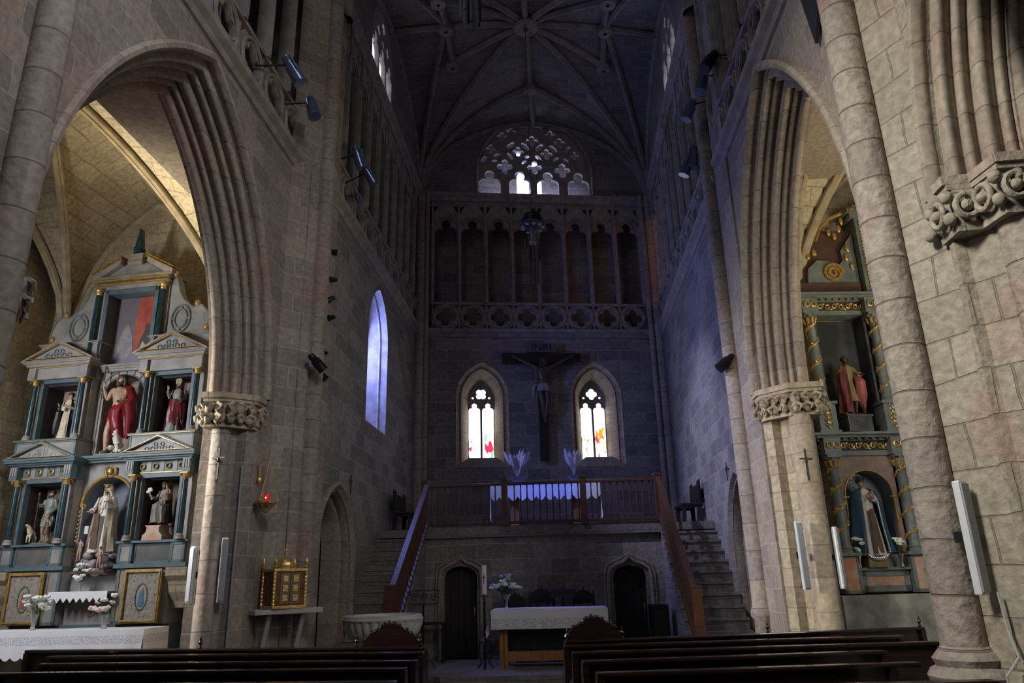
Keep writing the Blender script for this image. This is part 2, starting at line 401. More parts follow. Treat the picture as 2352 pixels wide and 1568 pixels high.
def plate_mesh(loops, t, bevel=0.0, bres=1):
    """a slab standing in the local XZ plane, its face at y=0 and its back at y=t; inner loops are holes"""
    cu = bpy.data.curves.new('p', 'CURVE'); cu.dimensions = '2D'; cu.fill_mode = 'BOTH'
    cu.extrude = max(t / 2 - bevel, 0.0005); cu.bevel_depth = bevel; cu.bevel_resolution = bres; cu.offset = -bevel
    for lp in loops:
        sp = cu.splines.new('POLY'); sp.points.add(len(lp) - 1)
        for i, (x, z) in enumerate(lp): sp.points[i].co = (x, z, 0, 1)
        sp.use_cyclic_u = True
    ob = bpy.data.objects.new('p', cu); COL.objects.link(ob)
    dg = bpy.context.evaluated_depsgraph_get()
    me = bpy.data.meshes.new_from_object(ob.evaluated_get(dg))
    bpy.data.objects.remove(ob); bpy.data.curves.remove(cu)
    me.transform(Matrix(((1, 0, 0, 0), (0, 0, -1, t / 2), (0, 1, 0, 0), (0, 0, 0, 1))))
    return me

def join_meshes(mes):
    bm = bmesh.new()
    for me in mes: bm.from_mesh(me)
    out = bpy.data.meshes.new('j'); bm.to_mesh(out); bm.free(); return out

def circ(cx, cz, r, n=20, a0=0, a1=2 * PI, sx=1, sz=1):
    full = abs(a1 - a0 - 2 * PI) < 1e-6
    k = n if full else n + 1
    return [(cx + sx * r * math.cos(a0 + (a1 - a0) * i / n), cz + sz * r * math.sin(a0 + (a1 - a0) * i / n)) for i in range(k)]
def rect(x0, x1, z0, z1): return [(x0, z0), (x1, z0), (x1, z1), (x0, z1)]
def arch_pts(xc, zs, w, h, off=0.0, n=14):
    """pointed arch from the left spring over the apex to the right spring, offset outward by off"""
    Rr = (w * w + h * h) / (2 * w)
    cxr = xc - w + Rr                 # centre of the left arc
    Ro = Rr + off
    amax = math.acos(max(-1, min(1, (xc - cxr) / Ro)))
    L = []
    for i in range(n + 1):
        a = PI + (amax - PI) * i / n
        L.append((cxr + Ro * math.cos(a), zs + Ro * math.sin(a)))
    L[-1] = (xc, L[-1][1])
    return L + [(2 * xc - x, z) for x, z in reversed(L[:-1])]
def lancet(xc, zb, zs, w, h, off=0.0, n=12):
    a = arch_pts(xc, zs, w, h, off, n)
    return [(xc - w - off, zb)] + a + [(xc + w + off, zb)]
def quatre(cx, cz, r, lr, n=7, rot=0, lobes=4):
    """quatrefoil: lobes of radius lr centred at distance r"""
    P = []
    half = PI - math.acos(max(-1, min(1, (r * math.cos(PI / lobes) * 0 + r * math.sin(PI / lobes)) / lr))) if lr > r * math.sin(PI / lobes) else PI * 0.62
    if lr > r * math.sin(PI / lobes):
        # cusp where neighbouring lobes meet
        d = r * math.cos(PI / lobes) - math.sqrt(max(0, lr * lr - (r * math.sin(PI / lobes)) ** 2)) * -1
        px, pz = d * math.cos(PI / lobes) - r, d * math.sin(PI / lobes)
        half = math.atan2(pz, px)
    for k in range(lobes):
        a = rot + k * 2 * PI / lobes
        lx, lz = cx + r * math.cos(a), cz + r * math.sin(a)
        for i in range(n):
            b = a - half + 2 * half * i / (n - 1)
            P.append((lx + lr * math.cos(b), lz + lr * math.sin(b)))
    return P
def trefoil_light(xc, zb, zs, w, n=5):
    """window light with a cusped keyhole head"""
    r1 = w * 0.52; cr = w * 0.46
    P = [(xc - w, zb)]
    for i in range(n + 1):
        a = PI - (PI * 0.62) * i / n
        P.append((xc - w + r1 + r1 * math.cos(a), zs + r1 * math.sin(a)))
    for i in range(2 * n + 1):
        a = R(222) - R(264) * i / (2 * n)
        P.append((xc + cr * math.cos(a), zs + w * 0.88 + cr * math.sin(a)))
    for i in range(n + 1):
        a = PI * 0.38 - (PI * 0.38) * i / n
        P.append((xc + w - r1 + r1 * math.cos(a), zs + r1 * math.sin(a)))
    P.append((xc + w, zb))
    return P

def moulding(xc, zb, zs, w, h, prof, n=16, left=True, right=True):
    """sweep a profile [(outward offset, depth y)] along a pointed arch with its jambs; returns a bmesh builder"""
    b = MB()
    lines = []
    for off, d in prof:
        a = arch_pts(xc, zs, w, h, off, n)
        pts = ([(xc - w - off, zb)] if zb < zs - 0.01 else []) + a + ([(xc + w + off, zb)] if zb < zs - 0.01 else [])
        lines.append([b.bm.verts.new((x, d, z)) for x, z in pts])
    for A, B in zip(lines[:-1], lines[1:]):
        for i in range(len(A) - 1):
            b.bm.faces.new((A[i], A[i + 1], B[i + 1], B[i]))
    return b

# =================================================================== STRUCTURE
TRIM = [0]; WIN = [0]
def S(o): o['kind'] = 'structure'; return o
def trim_name():
    TRIM[0] += 1; return 'trim_%d' % TRIM[0]
def struct(name, b, m, loc=(0, 0, 0), rot=(0, 0, 0), smooth=False):
    if isinstance(b, MB): return S(b.build(name, m, None, loc, rot, smooth))
    return S(link(name, b, m, None, loc, rot, smooth))
def trim(b, m, loc=(0, 0, 0), rot=(0, 0, 0), smooth=True): return struct(trim_name(), b, m, loc, rot, smooth)

SKEW = math.atan2(1.2, 7.12)
XL, XR = -4.03, 3.10          # choir side walls
NL, NR = -4.28, 3.00          # nave side walls
ZS, ZC = 8.5, 13.0            # string course, cornice
LF = dict(loc=(XL, 0, 0), rot=(0, 0, PI / 2))        # choir left wall frame: local x = world y, local y = into the wall
RF = dict(loc=(XR, 0, 0), rot=(0, 0, -PI / 2))       # choir right wall frame: local x = -world y
NLF = dict(loc=(NL, 0, 0), rot=(0, 0, PI / 2))
NRF = dict(loc=(NR, 0, 0), rot=(0, 0, -PI / 2))
BF = dict(loc=(-4.02, 19.6, 0), rot=(0, 0, SKEW))    # back wall frame: local x = 0..7.22

# floor and sanctuary step
struct('floor', MB().box(-14, 12, -8, 22, -0.3, 0.0), 'floor')
b = MB().prism([(-4.2, 13.15), (-2.35, 13.35), (-2.2, 13.1), (3.2, 13.35), (3.2, 16.6), (-4.2, 16.2)], 'z', 0.0, 0.2)
trim(b, 'step', smooth=False)
# ---- choir left wall (blind lancet, doorway)
lan = lancet(15.40, 4.93, 7.0, 0.86, 1.15)
door = lancet(12.85, 0.0, 2.15, 0.98, 1.15)
struct('wall_left_choir', plate_mesh([rect(10.6, 20.4, 0, ZS), lan, door], 0.55), 'stone_choir', smooth=False, **LF)
struct('wall_left_choir_outer', plate_mesh([rect(10.6, 20.4, 0, ZS), lancet(15.50, 5.0, 7.0, 0.62, 0.95), lancet(12.85, 0.02, 2.15, 0.84, 1.0)], 0.3), 'stone_choir', smooth=False, loc=(XL - 0.55, 0, 0), rot=(0, 0, PI / 2))
trim(moulding(15.40, 4.93, 7.0, 0.86, 1.15, [(0.0, 0.0), (-0.03, 0.16), (-0.055, 0.16), (-0.07, 0.18), (-0.055, 0.2), (-0.16, 0.55)]), 'tracery', **LF)
trim(moulding(12.85, 0, 2.15, 0.98, 1.15, [(0.16, 0.0), (0.16, -0.05), (0.10, -0.07), (0.06, -0.02), (0.02, 0.04), (-0.02, 0.02), (-0.05, 0.10), (-0.03, 0.16), (-0.09, 0.2), (-0.13, 0.17), (-0.16, 0.24), (-0.15, 0.5)]), 'stone_mould', **LF)
o = struct('window_1', plate_mesh([lancet(15.50, 5.0, 7.0, 0.62, 0.95)], 0.03), 'glow_blue', smooth=False, loc=(XL - 0.80, 0, 0), rot=(0, 0, PI / 2))
# ---- choir right wall (doorway)
doorR = lancet(-13.35, 0.0, 2.15, 0.92, 1.2)
struct('wall_right_choir', plate_mesh([rect(-21.4, -11.3, 0, ZS), doorR], 0.55), 'stone_choir', smooth=False, **RF)
struct('wall_right_choir_outer', MB().box(-21.4, -11.3, 0.55, 0.7, 0, ZS), 'stone_choir', **RF)
trim(moulding(-13.35, 0, 2.15, 0.92, 1.2, [(0.14, 0.0), (0.14, -0.05), (0.09, -0.07), (0.05, -0.02), (0.02, 0.03), (-0.02, 0.02), (-0.05, 0.10), (-0.03, 0.16), (-0.09, 0.2), (-0.13, 0.17), (-0.16, 0.24), (-0.15, 0.5)]), 'stone_mould', **RF)
o = struct('door_1', MB().box(-14.3, -12.4, 0.42, 0.48, 0, 3.4), 'doorwood', **RF)
# ---- back wall with the two stained lancets
LW = [(1.86, 0), (5.13, 0)]
holes = [lancet(s, 4.68, 6.62, 0.74, 1.02) for s, _ in LW]
struct('wall_back', plate_mesh([rect(-0.5, 7.8, 0, ZS)] + holes, 0.16), 'stone_choir', smooth=False, **BF)
inner = [lancet(s, 4.9, 6.55, 0.385, 0.62) for s, _ in LW]
struct('wall_back_outer', plate_mesh([rect(-0.5, 7.8, 0, ZS)] + inner, 0.3), 'stone_choir', smooth=False, loc=BF['loc'], rot=BF['rot']).location += Vector((-math.sin(SKEW), math.cos(SKEW), 0)) * 0.60
def off_back(d): return (BF['loc'][0] - math.sin(SKEW) * d, BF['loc'][1] + math.cos(SKEW) * d, 0)
for k, (s, _) in enumerate(LW):
    sp = moulding(s, 4.68, 6.62, 0.74, 1.02, [(0.0, 0.0), (-0.10, 0.12), (-0.12, 0.16), (-0.14, 0.12), (-0.16, 0.14), (-0.355, 0.60)])
    sp.prism([(s - 0.74, 4.68), (s + 0.74, 4.68), (s + 0.39, 4.90), (s - 0.39, 4.90)], 'y', 0.0, 0.001)
    trim(sp, 'stone_warm', **BF)
    b = MB()
    v = [b.bm.verts.new(p) for p in ((s - 0.74, -0.0, 4.68), (s + 0.74, -0.0, 4.68), (s + 0.385, 0.6, 4.92), (s - 0.385, 0.6, 4.92))]
    b.bm.faces.new(v); b.box(s - 0.74, s + 0.74, -0.02, 0.1, 4.62, 4.68)
    trim(b, 'stone_warm', smooth=False, **BF)
    WIN[0] += 1
    fr = plate_mesh([lancet(s, 4.90, 6.55, 0.40, 0.64), trefoil_light(s - 0.195, 4.93, 6.36, 0.165), trefoil_light(s + 0.195, 4.93, 6.36, 0.165),
                     quatre(s, 6.85, 0.085, 0.082, rot=(PI / 4 if k == 0 else 0)), circ(s - 0.24, 6.74, 0.035, 8), circ(s + 0.24, 6.74, 0.035, 8)], 0.08, 0.012)
    wo = S(link('window_%d' % (k + 2), fr, 'tracery', None, off_back(0.62), BF['rot'], smooth=False))
    g = link('pane', plate_mesh([lancet(0, 0.0, 1.65, 0.40, 0.64)], 0.01), 'glassL' if k == 0 else 'glassR', wo, (s, 0.07, 4.90), smooth=False)
    g['label'] = 'crimson and white stained glass' if k == 0 else 'amber, violet and white stained glass'
# upper zone of the back wall behind the arcade, and the wall around the rose
struct('wall_back_passage', MB().box(-0.5, 7.8, 0.95, 1.1, ZS - 0.2, ZC), 'stone_choir', **BF)
struct('wall_back_passage_floor', MB().box(-0.5, 7.8, 0.05, 0.95, ZS - 0.25, ZS + 0.02), 'stone_choir', **BF)
struct('wall_back_passage_soffit', MB().box(-0.5, 7.8, 0.02, 1.3, 12.62, ZC - 0.02), 'stone_choir', **BF)

def string_course(x0, x1, z, h=0.2, d=0.16, **fr):
    b = MB()
    prof = [(0.02, z - h), (-d * 0.25, z - h * 0.92), (-d * 0.45, z - h * 0.6), (-d * 0.9, z - h * 0.35), (-d, z - h * 0.1), (-d, z), (0.02, z + 0.03)]
    b.prism([(y, zz) for y, zz in prof], 'x', x0, x1)
    return trim(b, 'tracery', smooth=False, **fr)

def arcade(x0, n, wbay, zb=8.62, zt=12.72, **fr):
    """pierced balustrade of quatrefoils below a mullioned screen with cusped heads, one mesh per storey"""
    x1 = x0 + n * wbay
    bz0, bz1 = zb, zb + 0.80
    zc = (bz0 + bz1) / 2
    rr = 0.30
    loops = [rect(x0, x1, bz0, bz1)]
    rings = MB(); cusp = []
    for i in range(n):
        cx = x0 + (i + 0.5) * wbay
        loops.append(quatre(cx, zc, 0.150, 0.128, rot=0))
        for sx in (-1, 1):
            for sz in (-1, 1):
                loops.append([(cx + sx * (wbay / 2 - 0.03), zc + sz * 0.37), (cx + sx * (wbay / 2 - 0.17), zc + sz * 0.37), (cx + sx * (wbay / 2 - 0.03), zc + sz * 0.22)])
        rings.tube([(cx + rr * 1.12 * math.cos(a), -0.02, zc + rr * 1.12 * math.sin(a)) for a in [2 * PI * k / 28 for k in range(28)]], 0.035, 6, closed=True)
        rings.tube([(x, -0.005, z) for x, z in quatre(cx, zc, 0.165, 0.145, n=6)], 0.018, 5, closed=True)
    rings.box(x0, x1, -0.05, 0.10, bz1 - 0.035, bz1 + 0.04); rings.box(x0, x1, -0.04, 0.10, bz0 - 0.02, bz0 + 0.03)
    me = plate_mesh(loops, 0.09, 0.012)
    me2 = rings.mesh('r')
    trim(join_meshes([me, me2]), 'tracery', smooth=False, **fr)
    # screen
    loops = [rect(x0 - 0.02, x1 + 0.02, bz1 + 0.02, zt)]
    zs = 11.72
    w = wbay / 2 - 0.065
    mull = MB()
    for i in range(n):
        cx = x0 + (i + 0.5) * wbay
        loops.append(trefoil_light(cx, bz1 + 0.06, zs, w))
        for sx in (-1, 1):
            loops.append([(cx + sx * (wbay / 2 - 0.04), 12.66), (cx + sx * (wbay / 2 - 0.20), 12.66), (cx + sx * (wbay / 2 - 0.04), 12.38)])
        rad = wbay / 2 - 0.035
        mull.tube([(cx + rad * math.cos(a), -0.03, zs + 0.16 + rad * math.sin(a)) for a in [PI * q / 14 for q in range(15)]], 0.024, 5)
        mull.tube([(x, -0.02, z) for x, z in trefoil_light(cx, zs - 0.2, zs, w + 0.02)[1:-1]], 0.016, 4)
    for i in range(n + 1):
        cx = x0 + i * wbay
        mull.prism([(cx - 0.03, -0.09), (cx + 0.03, -0.09), (cx + 0.07, 0.0), (cx - 0.07, 0.0)], 'z', bz1, 12.0)
        mull.tube([(cx, -0.08, bz1 + 0.05), (cx, -0.08, zt)], 0.028, 6)
    me = plate_mesh(loops, 0.14, 0.014)
    trim(join_meshes([me, mull.mesh('m')]), 'tracery', smooth=False, **fr)

string_course(-0.3, 7.6, ZS + 0.12, 0.24, 0.16, **BF)
arcade(0.42, 8, 0.80, **BF)
string_course(-0.3, 7.6, ZC + 0.02, 0.24, 0.18, **BF)
# choir sides
string_course(11.2, 20.3, ZS + 0.12, 0.24, 0.16, **LF)
arcade(11.3, 10, 0.83, **LF)
string_course(11.2, 20.3, ZC + 0.02, 0.24, 0.18, **LF)
string_course(-21.3, -11.9, ZS + 0.12, 0.24, 0.16, **RF)
arcade(-20.7, 10, 0.86, **RF)
string_course(-21.3, -11.9, ZC + 0.02, 0.24, 0.18, **RF)
for nm, fr, x0, x1 in (('left', LF, 10.8, 20.6), ('right', RF, -21.6, -11.6)):
    dp = 1.9 if nm == 'left' else 1.0
    struct('wall_%s_passage' % nm, MB().box(x0, x1, dp, dp + 0.15, ZS - 0.2, ZC), 'stone_choir', **fr)
    struct('wall_%s_passage_floor' % nm, MB().box(x0, x1, 0.05, dp, ZS - 0.25, ZS + 0.02), 'stone_choir', **fr)
    struct('wall_%s_passage_soffit' % nm, MB().box(x0, x1, 0.02, dp + 0.3, 12.62, ZC - 0.02), 'stone_choir', **fr)
# nave sides
string_course(2.0, 10.62, ZS + 0.12, 0.24, 0.16, **NLF)
arcade(4.0, 8, 0.83, **NLF)
string_course(-11.45, -2.0, ZS + 0.12, 0.24, 0.16, **NRF)
arcade(-11.45, 9, 0.83, **NRF)
for nm, fr, x0, x1 in (('left', NLF, 2.0, 10.9), ('right', NRF, -11.6, -2.0)):
    struct('wall_%s_nave_passage' % nm, MB().box(x0, x1, 1.9, 2.05, ZS - 0.2, 17), 'stone_choir', **fr)
    struct('wall_%s_nave_passage_floor' % nm, MB().box(x0, x1, 0.05, 1.9, ZS - 0.25, ZS + 0.02), 'stone', **fr)
    struct('wall_%s_nave_upper' % nm, MB().box(x0, x1, 0.02, 1.9, 12.7, 17), 'stone', **fr)

# glowing pane added for warm light reflected behind the right triforium
WIN[0] = 4
S(link('window_4', plate_mesh([rect(-19.3, -18.1, 9.6, 12.5)], 0.03), 'glow_amber', None, (XR + 0.96, 0, 0), RF['rot'], smooth=False))

# ---- clerestory: the rose in the back wall
def px_rose(x, y): return (1.78 + (x - 525) / 725.0 * 3.66, 13.12 + (610 - y) / 460.0 * 2.70)
rs = [rect(-0.5, 7.8, ZC - 0.02, 17.3)]
segw = 1.83; rc = 3.61
outline = [(1.78, 13.12), (1.78, 13.75)] + [(rc - segw * math.cos(a), 13.75 + 2.07 * math.sin(a)) for a in [PI * k / 32 for k in range(33)]] + [(5.44, 13.12)]
struct('wall_back_clerestory', plate_mesh([rs[0], outline], 0.35), 'stone_vault', smooth=False, **BF)
loops = [outline]
for i, xx in enumerate((606, 795, 970, 1163)):
    cx = px_rose(xx, 0)[0]
    loops.append(trefoil_light(cx, 13.15, 13.50, 0.345, 5))
def seg_d(q, a_, b_):
    d_ = b_ - a_; L2 = d_.length_squared
    t_ = 0 if L2 == 0 else max(0, min(1, (q - a_).dot(d_) / L2))
    return (q - a_ - d_ * t_).length
def add_hole(fn, k=1.0):
    """pierce the tracery only where the opening stays clear of its neighbours and of the rim"""
    for f in (1.0, 0.86, 0.74, 0.62):
        P = fn(f)
        pts = [Vector(p) for p in P]
        ok = True
        for lp in loops:
            edge = []
            for i in range(len(lp)):
                a_, b_ = Vector(lp[i]), Vector(lp[(i + 1) % len(lp)])
                d_ = b_ - a_; L2 = d_.length_squared
                if any((a_ - p).dot(a_ - p) < 1e9 and seg_d(a_, pts[j_ - 1], p) < 0.022 for j_, p in enumerate(pts)): ok = False; break
                for p in pts:
                    t_ = 0 if L2 == 0 else max(0, min(1, (p - a_).dot(d_) / L2))
                    if (p - a_ - d_ * t_).length < 0.022: ok = False; break
                if not ok: break
            if not ok: break
        if ok:
            loops.append(P); return
for x, y, r in [(703, 440, 44), (1065, 455, 44), (890, 440, 40), (790, 345, 32), (968, 355, 34), (880, 275, 34), (1055, 282, 34), (998, 232, 28), (748, 218, 28), (692, 252, 30), (1148, 362, 28), (618, 332, 30)]:
    p = px_rose(x, y); q = r / 725.0 * 3.66
    add_hole(lambda f: quatre(p[0], p[1], q * 0.70 * f, q * 0.50 * f, n=5))
for x, y, a, L in [(745, 305, 35, 30), (835, 310, -45, 30), (925, 315, 45, 30), (1012, 320, -40, 30), (655, 368, 30, 22), (640, 405, 10, 20), (573, 395, 50, 26), (640, 300, 45, 26), (740, 375, -50, 26), (760, 405, -50, 20), (845, 375, 20, 18), (915, 378, -35, 22), (945, 405, -50, 22), (1028, 385, 35, 20), (1005, 412, 45, 20), (1093, 390, -35, 20), (1105, 320, 50, 24), (825, 408, 35, 18)]:
    p = px_rose(x, y); q = L / 725.0 * 3.66; A = R(a)
    def leaf(f):
        out = []
        for k in range(12):
            t = 2 * PI * k / 12
            u, v = 1.1 * f * q * math.cos(t), f * q * 0.52 * math.sin(t)
            out.append((p[0] + u * math.cos(A) - v * math.sin(A), p[1] + (u * math.sin(A) + v * math.cos(A)) * 1.1))
        return out
    add_hole(leaf)
for sx in (-1, 1):
    cx, cz = px_rose(870 + sx * 42, 198)
    add_hole(lambda f: [(cx + x_ * f, cz + z_ * f) for x_, z_ in ((-0.13, -0.22), (-0.16, 0.02), (-0.13, 0.18), (0, 0.25), (0.13, 0.18), (0.16, 0.02), (0.12, -0.18), (0, -0.26))])
S(link('window_5', plate_mesh(loops, 0.12, 0.016), 'tracery', None, off_back(0.08), BF['rot'], smooth=False))
trim(MB().tube([(x, -0.01, z) for x, z in outline], 0.05, 6), 'tracery', **BF)
# passage behind the rose with its two small outer lights
small = [lancet(3.34, 13.62, 14.25, 0.20, 0.26), lancet(3.83, 13.62, 14.25, 0.13, 0.22), circ(3.26, 14.78, 0.15, 16), circ(3.68, 14.90, 0.22, 16), circ(3.22, 15.16, 0.10, 12)]
S(link('wall_back_rose_passage', plate_mesh([rect(0.6, 6.6, 12.9, 16.6)] + small, 0.2), 'stone_choir', None, off_back(0.95), BF['rot'], smooth=False))
S(link('window_6', plate_mesh([rect(2.8, 4.2, 13.5, 15.4)], 0.02), 'glow_rose', None, off_back(1.16), BF['rot'], smooth=False))

# clerestory walls left and right with traceried windows
def clere_window(xc, w, zb, zs, h, name, fr, glow):
    out = lancet(xc, zb, zs, w, h)
    lp = [out]
    n = 3; bw = (2 * w - 0.08) / n
    for i in range(n): lp.append(trefoil_light(xc - w + 0.04 + (i + 0.5) * bw, zb + 0.03, zs - 0.25, bw / 2 - 0.045, 4))
    for dx, dz, r in ((0, 0.85, 0.17), (-0.42, 0.42, 0.15), (0.42, 0.42, 0.15), (0, 0.32, 0.12)):
        lp.append(quatre(xc + dx * w, zs + dz * h * 0.75, r * 0.62, r * 0.42, n=5))
    wo = S(link(name, plate_mesh(lp, 0.12, 0.014), 'tracery', None, fr['loc'], fr['rot'], smooth=False))
    g = link('pane', plate_mesh([out], 0.01), glow, wo, (0, 0.30, 0), smooth=False)
    return out
cl = clere_window(14.9, 1.05, 13.2, 14.3, 1.25, 'window_7', LF, 'glow_white')
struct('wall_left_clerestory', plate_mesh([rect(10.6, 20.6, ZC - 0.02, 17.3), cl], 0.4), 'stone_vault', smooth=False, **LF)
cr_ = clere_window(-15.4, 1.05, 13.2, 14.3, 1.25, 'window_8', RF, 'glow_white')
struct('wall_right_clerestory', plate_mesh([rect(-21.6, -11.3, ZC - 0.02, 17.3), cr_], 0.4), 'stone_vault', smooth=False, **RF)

# ---- vaults
def vault(corners, zs, h, cc, name, m, ribm, ribs, nu=36, rr=0.085, trims=True):
    """corners FL, FR, BL, BR in plan; surface over u,v in [-1,1]"""
    FLc, FRc, BLc, BRc = [Vector((*c, 0)) for c in corners]
    def A(t):
        t = min(1.0, abs(t)); Rr = 1 + cc
        return math.sqrt(max(0, Rr * Rr - (t + cc) ** 2)) / math.sqrt(Rr * Rr - cc * cc)
    def P(u, v, dz=0):
        a, b_ = (u + 1) / 2, (v + 1) / 2
        p = (FLc * (1 - a) + FRc * a) * (1 - b_) + (BLc * (1 - a) + BRc * a) * b_
        dome = 0.12 * h * (1 - u * u) * (1 - v * v)
        return Vector((p.x, p.y, zs + h * max(A(u), A(v)) + dome + dz))
    b = MB(); g = []
    for i in range(nu + 1):
        g.append([b.bm.verts.new(P(-1 + 2 * i / nu, -1 + 2 * j / nu)) for j in range(nu + 1)])
    for i in range(nu):
        for j in range(nu):
            b.bm.faces.new((g[i][j], g[i][j + 1], g[i + 1][j + 1], g[i + 1][j]))
    struct(name, b, m)
    for (u0, v0, u1, v1) in ribs:
        pts = []
        K = 22
        for k in range(K + 1):
            t = k / K
            pts.append(P(u0 + (u1 - u0) * t, v0 + (v1 - v0) * t, -0.06))
        rb = MB().tube(pts, rr, 8)
        rb.tube([p + Vector((0, 0, -rr * 0.9)) for p in pts], rr * 0.5, 6)
        trim(rb, ribm)
    return P
CH = [(-4.02, 11.75), (3.10, 12.25), (-4.02, 19.6), (3.10, 20.8)]
ribs = [(-1, -1, 0, 0), (1, -1, 0, 0), (-1, 1, 0, 0), (1, 1, 0, 0), (0, 0, 0, 1), (0, 0, 0, -1), (0, 0, -1, 0), (0, 0, 1, 0)]
for a, c in ((-1, 1), (1, 1), (-1, -1), (1, -1)):
    ribs += [(a, c, 0, c * 0.62), (a, c, a * 0.60, 0)]
    ribs += [(a * 0.60, 0, a * 0.60, c * 0.30), (0, 0, a * 0.60, c * 0.30)]
ribs += [(-1, 1, 1, 1), (-1, -1, 1, -1), (-1, -1, -1, 1), (1, -1, 1, 1)]
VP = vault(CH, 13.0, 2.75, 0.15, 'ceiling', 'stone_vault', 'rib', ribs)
for k, (u, v) in enumerate([(0, 0), (0, 0.62), (-0.6, 0), (0.6, 0), (0, -0.62), (0.6, -0.30), (-0.6, -0.30), (0.6, 0.30), (-0.6, 0.30)]):
    p = VP(u, v, -0.16); s = 1.0 if k == 0 else 0.62
    trim(MB().lathe([(0.10 * s, -0.10), (0.30 * s, -0.10), (0.34 * s, -0.04), (0.30 * s, 0.04), (0.26 * s, 0.16)], (p.x, p.y, p.z), 20), 'rib')
    trim(MB().lathe([(0.07 * s, -0.112), (0.07 * s, -0.06)], (p.x, p.y, p.z), 12), 'black')
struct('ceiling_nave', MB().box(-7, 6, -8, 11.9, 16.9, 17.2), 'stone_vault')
struct('wall_arch_above_choir', plate_mesh([[(-4.4, 12.5), (-3.85, 12.5)] + arch_pts(-0.46, 12.7, 3.39, 3.6, 0, 20) + [(2.93, 12.5), (3.4, 12.5), (3.4, 17.2), (-4.4, 17.2)]], 0.5), 'stone', loc=(0, 11.55, 0), rot=(0, 0, math.atan2(0.5, 7.12)), smooth=False)
trim(moulding(-0.46, 12.3, 12.7, 3.39, 3.6, [(0.30, 0.0), (0.24, -0.10), (0.12, -0.14), (0.04, -0.06), (-0.02, 0.02), (-0.10, 0.08), (-0.13, 0.2), (-0.06, 0.34), (0, 0.5)], 24), 'rib', loc=(0, 11.55, 0), rot=(0, 0, math.atan2(0.5, 7.12)))

# ---- shafts
def shaft(x, y, r, z0, z1, m='stone_drum', rings=(), n=20, cap=None):
    prof = [(r, z0)]
    for z in rings:
        prof += [(r, z - 0.10), (r * 1.25, z - 0.06), (r * 1.3, z), (r * 1.15, z + 0.05), (r, z + 0.10)]
    prof += [(r, z1)]
    if cap: prof += [(r * 1.25, z1 + 0.02), (r * 1.15, z1 + 0.07), (r * 1.1, z1 + 0.12), (r * 1.6, z1 + 0.35), (r * 1.7, z1 + 0.42)]
    return trim(MB().lathe(prof, (x, y, 0), n), m)
shaft(-3.92, 19.48, 0.17, 2.75, 13.0); shaft(-3.72, 19.42, 0.07, 2.75, 13.0)
shaft(3.0, 20.6, 0.17, 2.75, 13.0); shaft(2.78, 20.5, 0.08, 2.75, 13.0)
shaft(-3.90, 10.95, 0.145, 0, 12.5, rings=(8.6,))
shaft(2.95, 12.12, 0.145, 0, 12.6, rings=(1.15,))
# responds beside the shafts
trim(MB().prism([(-4.30, 10.34), (-3.93, 10.72), (-3.90, 11.7), (-4.6, 11.7)], 'z', 0, 12.6), 'stone', smooth=False)
trim(MB().prism([(2.97, 10.95), (2.97, 11.70), (3.09, 12.5), (3.4, 12.5), (3.4, 10.95)], 'z', 0, 12.6), 'stone', smooth=False)
shaft(NR, 6.25, 0.165, 0.9, 14.0, 'stone_drumpink', n=28)
shaft(NL + 0.08, 4.82, 0.145, 0.9, 14.0, 'stone_drum', n=28)

# ---- nave left wall with the chapel arch
ARL = dict(xc=7.47, zs=4.28)
W1, H1, W2, H2 = 2.42, 3.62, 2.08, 3.42
struct('wall_left', plate_mesh([rect(2.0, 10.75, 0, ZS), lancet(7.47, -0.1, 4.28, W2, H2, 0.40)], 0.5), 'stone', smooth=False, **NLF)
struct('wall_left_inner', plate_mesh([rect(2.0, 13.4, 0, ZS + 1.2), lancet(7.47, -0.1, 4.28, W2 + 0.10, H2 + 0.12)], 0.17), 'stone', smooth=False, loc=(NL - 0.5, 0, 0), rot=NLF['rot'])
def archivolt():
    """hood mould, then a run of rolls and deep hollows stepping back into the wall"""
    P = [(0.50, 0.0), (0.50, -0.07), (0.46, -0.10), (0.41, -0.09), (0.38, -0.04), (0.385, 0.0)]
    A_, B_ = Vector((0.385, 0.0)), Vector((0.0, 0.60))
    d_ = (B_ - A_); n_ = Vector((-d_.y, d_.x)).normalized()
    if n_.x > 0: n_ = -n_
    kinds = [(0.10, -0.055), (0.16, 0.050), (0.07, -0.045), (0.10, 0.022), (0.09, -0.060), (0.18, 0.055), (0.07, -0.045), (0.09, 0.020), (0.08, -0.050), (0.16, 0.045)]
    t = 0
    tot = sum(k[0] for k in kinds)
    for w_, amp in kinds:
        m_ = 5
        for i in range(1, m_ + 1):
            u = i / m_
            q = A_ + d_ * ((t + w_ * u) / tot) + n_ * (amp * math.sin(PI * u))
            P.append((q.x, q.y))
        t += w_
    return P + [(0.03, 0.62), (0.03, 0.66), (0.12, 0.67)]
orders = archivolt()
trim(moulding(7.47, 4.28, 4.28, W2, H2, orders, 26), 'stone_mould', **NLF)
ARRx = -8.70
struct('wall_right', plate_mesh([rect(-12.3, -6.3, 0, ZS), [(-11.0, -0.1)] + arch_pts(ARRx, 4.30, 1.90, 3.60, 0.40)[:-1] + [(-6.42, 4.3), (-6.45, -0.1)]], 0.5), 'stone', smooth=False, **NRF)
struct('wall_right_inner', plate_mesh([rect(-13.4, -6.0, 0, ZS + 1.2), lancet(ARRx, -0.1, 4.30, 2.0, 3.72)], 0.15), 'stone', smooth=False, loc=(NR + 0.5, 0, 0), rot=NRF['rot'])
trim(moulding(ARRx, 4.30, 4.30, 1.90, 3.60, orders, 26), 'stone_mould', **NRF)
NAF = dict(loc=(NR + 0.28, 0, 0), rot=NRF['rot'])
